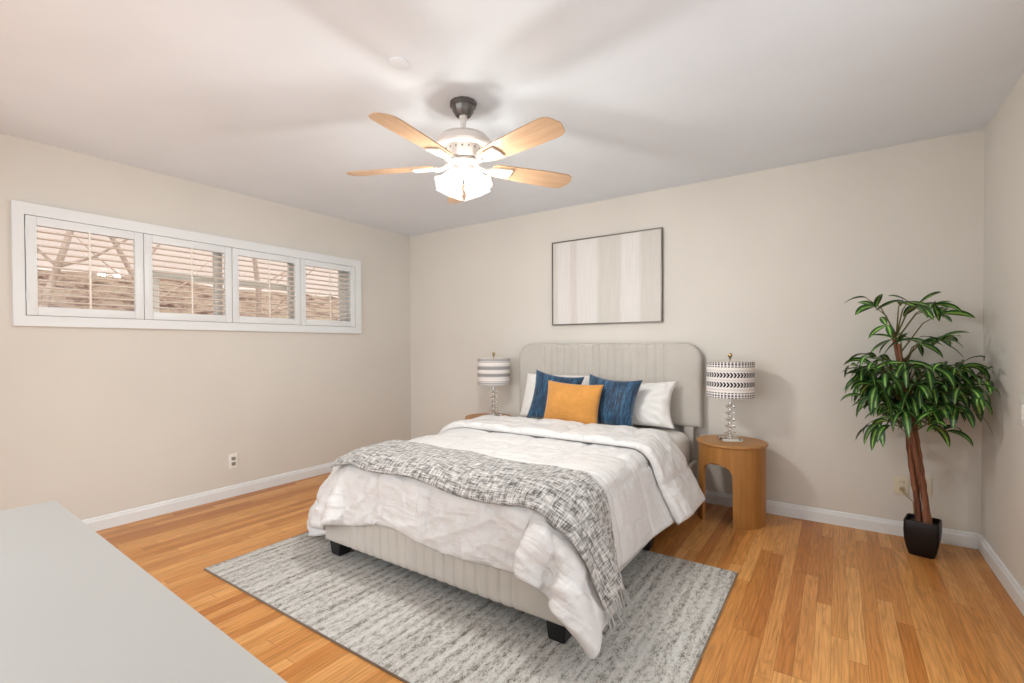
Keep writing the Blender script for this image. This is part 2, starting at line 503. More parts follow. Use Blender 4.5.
# four plantation shutters
pw = (WY1-WY0-.006)/4
def shutter():
    r = empty('window_shutter', (0, 0, 0))
    st, rl = .050, .053
    h = WZ1-WZ0-.006; w = pw-.004
    x0, x1 = -.004, .024
    bm = bmesh.new()
    add_box(bm, x0, x1, 0, st, 0, h, .003); add_box(bm, x0, x1, w-st, w, 0, h, .003)
    add_box(bm, x0, x1, st, w-st, 0, rl, .003); add_box(bm, x0, x1, st, w-st, h-rl, h, .003)
    link('shutter_frame', bm, m_white, r)
    bm = bmesh.new()
    n = 11; z0 = rl+.012; z1 = h-rl-.012
    for i in range(n):
        zc = z0 + (z1-z0)*(i+.5)/n
        tl = math.radians(-1)
        pts = []
        for k in range(16):
            a = 2*math.pi*k/16
            px, pz = .0225*math.cos(a), .0060*math.sin(a)
            pts.append((.010+px*math.cos(tl)+pz*math.sin(tl), zc+px*math.sin(tl)+pz*math.cos(tl)))
        A = [bm.verts.new((px, st+.002, pz)) for px, pz in pts]; B = [bm.verts.new((px, w-st-.002, pz)) for px, pz in pts]
        for k in range(16): bm.faces.new((A[k], A[(k+1) % 16], B[(k+1) % 16], B[k]))
        bm.faces.new(A[::-1]); bm.faces.new(B)
    link('louvers', bm, m_louver, r, angle=60)
    bm = bmesh.new(); add_box(bm, .034, .042, w/2-.006, w/2+.006, z0-.01, z1+.012, .003)
    link('tilt_rod', bm, m_louver, r)
    for z in (.09, h-.13):
        bm = bmesh.new(); add_tube(bm, [(.027, .001, z), (.027, .001, z+.05)], .004, 8)
        link('hinge', bm, m_white, r)
    return r
sh = shutter()
labs = ['white louvred shutter panel nearest the left edge of the photo', 'white louvred shutter panel second from the left, white rail behind its slats',
        'white louvred shutter panel third from the left in the long window',
        'white louvred shutter panel nearest the far room corner']
for i in range(4):
    o = sh if i == 0 else copy_tree(sh)
    o.location = (.008, WY0+.003+i*pw+.002, WZ0+.003)
    tag(o, labs[i], 'shutter', 'shutter panels in the long window')

# ------------------------------------------------------------------ outside the window
bm = bmesh.new()
nx, ny = 40, 60
gv = []
for j in range(ny):
    row = []
    for i in range(nx):
        x = -.9 - 8*i/(nx-1); y = -9 + 16*j/(ny-1)
        z = .9 + .23*(-.9-x) + .10*noise.noise(Vector((x*1.3, y*1.3, 0))) + .05*noise.noise(Vector((x*5, y*5, 3)))
        row.append(bm.verts.new((x, y, z)))
    gv.append(row)
for j in range(ny-1):
    for i in range(nx-1): bm.faces.new((gv[j][i], gv[j][i+1], gv[j+1][i+1], gv[j+1][i]))
struct(link('hillside', bm, m_slope))
struct(box('outer_wall', -9.2, -9.0, -11, 9, 1.0, 6.5, m_stucco))
random.seed(5)
def tree(x, y, z, lean, r, lab, fork=True):
    bm = bmesh.new()
    p = Vector((x, y, z-.1)); pts = [p.copy()]; d = Vector((0, lean, 1)).normalized()
    for k in range(7):
        p = p + d*.42 + Vector((random.uniform(-.05, .05), random.uniform(-.07, .07), 0)); pts.append(p.copy())
    add_tube(bm, pts, [r*(1-.09*k) for k in range(8)], 10)
    for k in (1, 1, 2, 2, 3, 3, 4, 4, 5, 6):
        q = pts[k]; e = Vector((random.uniform(-.3, .3), random.choice((-1, 1))*random.uniform(.5, 1), random.uniform(.3, .9))).normalized()
        br = [q]
        for s in range(5): br.append(br[-1] + e*.3 + Vector((random.uniform(-.06, .06), random.uniform(-.08, .08), random.uniform(-.06, .08))))
        add_tube(bm, br, [r*.42*(1-.17*s) for s in range(6)], 7)
    o = link('bare_tree', bm, m_bark); tag(o, lab, 'tree', 'bare trees on the slope outside')
def gz(x): return .9+.23*(-.9-x)
tree(-2.6, -2.65, gz(-2.6), .12, .04, 'bare forked tree outside, seen through the leftmost shutter panel')
tree(-3.3, -1.2, gz(-3.3), -.35, .038, 'bare leaning tree outside, seen through the third shutter panel')
tree(-2.4, -.35, gz(-2.4), -.2, .042, 'bare tree outside, seen through the shutter panel nearest the corner')
# fallen branches on the slope
for k in range(20):
    x = random.uniform(-1.2, -3.0); y = random.uniform(-3.6, 1.8); a = random.uniform(0, math.pi)
    bm = bmesh.new(); L = random.uniform(.3, .8)
    p0 = Vector((x, y, gz(x)+.05)); p1 = p0+Vector((math.cos(a)*L*.4, math.sin(a)*L, random.uniform(.0, .35)))
    mid = (p0+p1)/2+Vector((0, .03, .05))
    add_tube(bm, [p0, mid, p1], [.016, .012, .006], 6)
    o = link('fallen_branch', bm, m_drywood)
    tag(o, 'thin bleached dry branch lying on the slope outside the window', 'branch', 'dry branches on the slope outside')
# white rail outside
bm = bmesh.new(); add_box(bm, -.38, -.33, -2.42, -1.2, 1.738, 1.798, .008)
for yy in (-2.385, -1.235): add_box(bm, -.375, -.335, yy-.03, yy+.03, .3, 1.74, .004)
o = link('outdoor_rail', bm, m_cream); tag(o, 'white horizontal rail outside behind the second shutter panel', 'rail')
struct(box('outdoor_ground', -.95, -T, -9, 7, .1, .3, m_slope))

# ------------------------------------------------------------------ wall and ceiling fixtures
def disc(name, c, r, h, lab, cat):
    bm = bmesh.new(); add_lathe(bm, [(0, -h), (r*.86, -h), (r*.97, -h*.75), (r, -h*.3), (r, 0), (0, 0)], 40)
    o = link(name, bm, m_ceil, loc=c); tag(o, lab, cat)
disc('ceiling_cover_plate', (2.385, -2.415, H), .045, .008, 'small round white cover plate on the ceiling in front of the fan', 'cover plate')

def outlet(name, lab, loc, rz, mp, slots=True):
    r = empty(name, loc, rz, lab, 'outlet')
    bm = bmesh.new(); add_box(bm, -.036, .036, -.007, 0, -.058, .058, .003)
    link('cover_plate', bm, mp, r)
    for dz in (.021, -.021):
        bm = bmesh.new()
        add_box(bm, -.0155, .0155, -.0095, -.006, dz-.0135, dz+.0135, .004)
        f = link('socket', bm, m_slot if slots else mp, r)
        bm = bmesh.new()
        for a in ((-.0075, -.0055), (.0055, .0075)): add_box(bm, a[0], a[1], -.0102, -.009, dz-.004, dz+.006)
        link('slot', bm, m_gasket, f, smooth=False)
    return r
outlet('wall_outlet', 'white outlet low on the left wall under the window', (0, -1.978, .283), math.radians(90), m_whiteplate)
outlet('wall_outlet', 'ivory outlet on the back wall left of the plant trunk, a plug in it', (4.292, 0, .318), 0, m_plate, False)
outlet('wall_outlet', 'ivory outlet on the back wall partly behind the plant trunk', (4.40, 0, .322), 0, m_plate, False)
r = empty('light_switch', (W, -.775, .89), math.radians(-90), 'white switch plate at the right edge of the photo on the right wall', 'switch')
bm = bmesh.new(); add_box(bm, -.06, .06, -.007, 0, -.06, .06, .003); link('switch_plate', bm, m_whiteplate, r)
bm = bmesh.new(); add_box(bm, -.017, .017, -.012, -.006, -.033, .033, .003); link('rocker', bm, m_whiteplate, r)
bm = bmesh.new()
add_box(bm, 4.284, 4.300, -.030, -.0100, .288, .306, .003)
pts = [(4.292, -.028, .295), (4.30, -.045, .28), (4.325, -.06, .255), (4.345, -.06, .235), (4.35, -.05, .17), (4.352, -.04, .10), (4.356, -.035, .02), (4.36, -.03, .004)]
add_tube(bm, pts, .003, 8)
o = link('plug_cord', bm, m_cord); tag(o, 'tan plug and thin cord hanging from the ivory outlet by the plant', 'cord')

# picture
px0, px1, pz0, pz1 = 1.838, 2.826, 1.383, 2.132
r = empty('framed_picture', ((px0+px1)/2, 0, (pz0+pz1)/2), 0, 'large framed abstract print of pale vertical stripes above the headboard', 'picture')
hw, hh = (px1-px0)/2, (pz1-pz0)/2
bm = bmesh.new(); t_ = .009
for a in ((-hw, hw, -hh, -hh+t_), (-hw, hw, hh-t_, hh)): add_box(bm, a[0], a[1], -.034, -.002, a[2], a[3], .0015)
for a in ((-hw, -hw+t_), (hw-t_, hw)): add_box(bm, a[0], a[1], -.034, -.002, -hh+t_, hh-t_, .0015)
link('frame', bm, m_frame, r)
bm = bmesh.new(); add_box(bm, -hw+t_, hw-t_, -.024, -.010, -hh+t_, hh-t_); link('canvas', bm, m_art, r, smooth=False)

# ------------------------------------------------------------------ ceiling fan
FC = (2.393, -1.98)
fan = empty('ceiling_fan', (FC[0], FC[1], H), 0, 'white ceiling fan with five pale wood blades and glowing glass shades', 'ceiling fan')
bm = bmesh.new(); add_lathe(bm, [(0, 0), (.068, 0), (.070, -.010), (.068, -.020), (.060, -.026), (.055, -.042), (.045, -.058), (.038, -.068), (.0, -.070)], 12)
link('canopy', bm, m_pewter, fan, angle=25)
bm = bmesh.new(); add_lathe(bm, [(.021, -.060), (.021, -.085), (.0135, -.090), (.0135, -.150), (.022, -.153), (.022, -.17)], 24)
link('downrod', bm, m_fanwhite, fan)
bm = bmesh.new()
add_lathe(bm, [(0, -.155), (.035, -.157), (.085, -.165), (.122, -.180), (.138, -.198), (.142, -.225), (.136, -.235), (.108, -.240), (.103, -.252), (.098, -.270), (.085, -.288), (.058, -.296), (0, -.296)], 48)
for k in range(20):
    a = 2*math.pi*k/20; c = Vector((math.cos(a)*.102, math.sin(a)*.102, -.255))
    R = Matrix.Rotation(a, 4, 'Z')
    vs = add_box(bm, -.004, .002, -.003, .003, -.003, .003, mat=1)
    for v in vs: v.co = c + (R @ v.co)
link('motor_housing', bm, [m_fanwhite, m_gasket], fan, angle=30)
BZ = -.318
for k in range(5):
    ang = math.radians(-84 + 72*k)
    pitch = math.radians(-12)
    bm = bmesh.new()
    # paddle outline in local x (radial)
    out = []
    r0, r1 = .155, .640
    N = 24
    for i in range(N+1):
        s = i/N
        x = r0 + (r1-r0)*s
        w = .052 + .020*math.sin(min(1, s*1.15)*math.pi/2)
        if s > .86:
            q = (s-.86)/.14; w *= math.sqrt(max(0, 1-q**2.6*.985))
        if s < .05: w *= .82+.18*s/.05
        out.append((x, w))
    poly = [(x, w) for x, w in out] + [(x, -w) for x, w in reversed(out)]
    add_prism(bm, poly, -.003, .003)
    bmesh.ops.bevel(bm, geom=[e for e in bm.edges if abs(e.verts[0].co.z-e.verts[1].co.z) < 1e-6 and len(e.link_faces) == 2 and any(abs(f.normal.z) < .5 for f in e.link_faces)], offset=.001, segments=1, affect='EDGES')
    rot = (pitch, 0, ang)
    b = link('fan_blade', bm, m_blade, fan, loc=(0, 0, BZ), rot=rot, angle=35)
    bm = bmesh.new()
    # blade iron: arm from the motor and a trapezoid plate under the blade with a raised border
    add_tube(bm, [(.055, 0, .012), (.08, 0, .008), (.105, 0, -.006), (.13, 0, -.012), (.15, 0, -.010)], [.013, .012, .010, .012, .013], 10)
    plate = [(.140, .016), (.190, .034), (.262, .040), (.266, 0), (.262, -.040), (.190, -.034), (.140, -.016)]
    add_prism(bm, plate, -.010, -.0035)
    add_tube(bm, [(x, y, -.010) for x, y in plate] + [(plate[0][0], plate[0][1], -.010)], .0035, 6)
    for sx, sy in ((.190, .018), (.190, -.018), (.24, 0)): add_lathe(bm, [(0, -.013), (.005, -.012), (.006, -.009)], 10, (sx, sy, 0))
    link('blade_bracket', bm, m_fanwhite, b)
# light kit
bm = bmesh.new()
add_lathe(bm, [(.045, -.288), (.072, -.298), (.076, -.308), (.072, -.320), (.060, -.332), (.052, -.348), (.034, -.360), (.016, -.366), (0, -.368)], 40)
link('light_fitter', bm, m_fanwhite, fan, angle=30)
for k in range(4):
    a = math.radians(-51 + 45 + 90*k)
    dirv = Vector((math.cos(a)*.50, math.sin(a)*.50, -.866)).normalized()
    q = Vector((0, 0, -1)).rotation_difference(dirv)
    base = Vector((math.cos(a)*.042, math.sin(a)*.042, -.342))
    bm = bmesh.new(); add_lathe(bm, [(.014, .01), (.020, -.004), (.022, -.02), (.018, -.03), (0, -.03)], 20, base, q)
    link('socket_cup', bm, m_fanwhite, fan)
    bm = bmesh.new()
    prof = [(.020, -.022), (.030, -.030), (.040, -.045), (.046, -.065), (.051, -.085), (.058, -.102), (.069, -.116), (.076, -.123)]
    def wob(kk, aa): return .07*max(0, (kk-3)/4)*math.cos(aa*6)
    add_lathe(bm, prof, 48, base, q, wob)
    s_ = link('lamp_shade', bm, m_shadeglass, fan)
    bm = bmesh.new(); add_lathe(bm, [(0, -.03), (.011, -.032), (.013, -.045), (.022, -.062), (.025, -.076), (.020, -.090), (.010, -.098), (0, -.10)], 20, base, q)
    link('bulb', bm, m_bulb, s_)
    l = bpy.data.lights.new('fan_bulb_light', 'POINT'); l.energy = BULB_W; l.color = (1, 1, .955); l.shadow_soft_size = .03
    lo = bpy.data.objects.new('fan_bulb_light', l); COL.objects.link(lo)
    lo.location = Vector((FC[0], FC[1], H)) + base + dirv*.126
for dx, dy, L in ((.022, -.024, .045), (.002, -.030, .075)):
    bm = bmesh.new()
    add_tube(bm, [(dx*1.6, dy*1.9, -.345), (dx*1.9, dy*2.2, -.37), (dx*1.9, dy*2.2, -.37-L)], .0016, 6)
    add_lathe(bm, [(0, 0), (.004, -.004), (.005, -.018), (0, -.024)], 12, (dx*1.9, dy*2.2, -.37-L))
    link('pull_chain', bm, m_pewter, fan)

# ------------------------------------------------------------------ rug
bm = bmesh.new()
add_box(bm, 1.186, 3.538, -2.711, -1.145, .0005, .0105, .003, 2)
rug = link('area_rug', bm, m_rug); tag(rug, 'mottled grey striped flatweave rug on the wood floor under the bed', 'rug')
bm = bmesh.new()
for a in ((1.182, 3.542, -2.715, -2.709), (1.182, 3.542, -1.147, -1.141)): add_box(bm, a[0], a[1], a[2], a[3], .0005, .009, .002)
for a in ((1.182, 1.188, -2.709, -1.147), (3.536, 3.542, -2.709, -1.147)): add_box(bm, a[0], a[1], a[2], a[3], .0005, .009, .002)
link('rug_binding', bm, m_rugedge, rug)

# ------------------------------------------------------------------ bed
bed = empty('bed', (2.33, -1.15, 0), 0, 'upholstered greige platform bed with a tall channel-tufted headboard', 'bed')
OX, OY = 2.33, -1.15
def channelled(name, x0, x1, z0, z1, yf, yb, seam0, seam1, step, depth, rad, m, parent, top_round=True, bottom_r=.02, nz=26):
    """padded slab with vertical channels on its front, rounded top corners"""
    bm = bmesh.new(); nx = int((x1-x0)/.0042)
    seams = []; s = seam0
    while s <= seam1+1e-4: seams.append(s); s += step
    def front(x, z):
        d = 0
        for q in seams:
            u = abs(x-q)/.007
            if u < 3: d += depth*math.exp(-u*u)
        if seams and seam0 < x < seam1:
            f = ((x-seam0) % step)/step; d -= .003*math.sin(math.pi*f)
        e = edge_dist(x, z)
        k = max(0, 1-e/.03); d += .022*(1-math.sqrt(max(0, 1-k*k)))
        return yf + d
    def zr(x):   # top outline with rounded corners
        dx = min(x-x0, x1-x)
        if dx < rad: return z1 - rad + math.sqrt(max(0, rad*rad-(rad-dx)**2))
        return z1
    def edge_dist(x, z):
        dx = min(x-x0, x1-x); e = min(dx, z-z0, z1-z)
        if dx < rad and z > z1-rad:
            e = rad - math.hypot(rad-dx, z-(z1-rad))
        return max(0, e)
    F, B = [], []
    xs = [x0+(x1-x0)*(.5-.5*math.cos(math.pi*i/40)) for i in range(0, 3)]
    xs = sorted(set([x0+(x1-x0)*i/nx for i in range(nx+1)] + [x0+rad*(1-math.cos(math.pi/2*i/10)) for i in range(1, 10)] + [x1-rad*(1-math.cos(math.pi/2*i/10)) for i in range(1, 10)]))
    for x in xs:
        zt = zr(x); cf, cb = [], []
        for j in range(nz+1):
            f = j/nz; f = .5-.5*math.cos(math.pi*f)
            z = z0+(zt-z0)*f
            cf.append(bm.verts.new((x-OX, front(x, z)-OY, z))); 
        cb = [bm.verts.new((x-OX, yb-OY, z0)), bm.verts.new((x-OX, yb-OY, zt))]
        F.append(cf); B.append(cb)
    for i in range(len(xs)-1):
        for j in range(nz): bm.faces.new((F[i][j], F[i+1][j], F[i+1][j+1], F[i][j+1]))
        bm.faces.new((B[i][0], B[i][1], B[i+1][1], B[i+1][0]))
        bm.faces.new((F[i][nz], F[i+1][nz], B[i+1][1], B[i][1]))
        bm.faces.new((F[i][0], B[i][0], B[i+1][0], F[i+1][0]))
    for i in (0, len(xs)-1):
        bm.faces.new(F[i] + [B[i][1], B[i][0]])
    return link(name, bm, m, parent, angle=50)
channelled('headboard', 1.518, 3.130, .578, 1.216, -.100, -.022, 1.79, 2.862, .067, .006, .13, m_uphol, bed)
for x in (1.575, 3.005):
    bm = bmesh.new(); add_box(bm, x-OX, x+.07-OX, -.085-OY, -.028-OY, .0, .64, .004); link('headboard_leg', bm, m_uphol, bed)
channelled('footboard', 1.568, 3.108, .095, .335, -2.245, -2.195, 1.80, 2.88, .062, .005, .012, m_uphol, bed, nz=12)
for xa, xb in ((1.568, 1.600), (3.076, 3.108)):
    bm = bmesh.new(); add_box(bm, xa-OX, xb-OX, -2.195-OY, -.10-OY, .095, .335, .012, 3); link('side_rail', bm, m_uphol, bed)
bm = bmesh.new(); add_box(bm, 1.60-OX, 3.076-OX, -2.195-OY, -.10-OY, .27, .30); link('slat_base', bm, m_dust, bed, smooth=False)
for x in (1.585, 3.0):
    for y in (-2.22, -1.16, -.22):
        bm = bmesh.new()
        zb = .0115 if y < -1.145 else 0
        vs = add_box(bm, x-OX, x+.09-OX, y-OY, y+.09-OY, zb, .10)
        c = Vector((x+.045-OX, y+.045-OY, 0))
        for v in vs:
            if v.co.z < .05: v.co.x = c.x+(v.co.x-c.x)*.82; v.co.y = c.y+(v.co.y-c.y)*.82
        bmesh.ops.bevel(bm, geom=bm.edges[:], offset=.004, segments=2, affect='EDGES')
        link('foot', bm, m_black, bed)
# mattress
bm = bmesh.new()
def rrect(ins, z):
    P = []
    x0, x1, y0, y1 = 1.612+ins*2.3, 3.068-ins*.9, -2.178+ins, -.112-ins
    for cx, cy, a0, rr in ((x1, y1, 0, .06), (x0, y1, 90, .06), (x0, y0, 180, .18), (x1, y0, 270, .12)):
        sx = 1 if cx == x1 else -1; sy = 1 if cy == y1 else -1
        for k in range(9):
            a = math.radians(a0+90*k/8); yy = cy-sy*rr+rr*math.sin(a); P.append((cx-sx*rr+rr*math.cos(a), yy, z-(.03*(-yy-.1)/2.1 if z > .39 else 0)))
    return [bm.verts.new(p) for p in P]
rings = [rrect(.012, .302), rrect(0, .315), rrect(0, .40)]
for k in range(8):
    a = k/7*math.pi/2; rings.append(rrect(.09*(1-math.cos(a)), .475+.085*math.sin(a)))
for a, b in zip(rings, rings[1:]):
    n = len(a)
    for i in range(n): bm.faces.new((a[i], a[(i+1) % n], b[(i+1) % n], b[i]))
bm.faces.new(rings[0][::-1]); bm.faces.new(rings[-1])
mt = link('mattress', bm, m_sheet); tag(mt, 'mattress in a white fitted sheet on the upholstered bed', 'mattress')

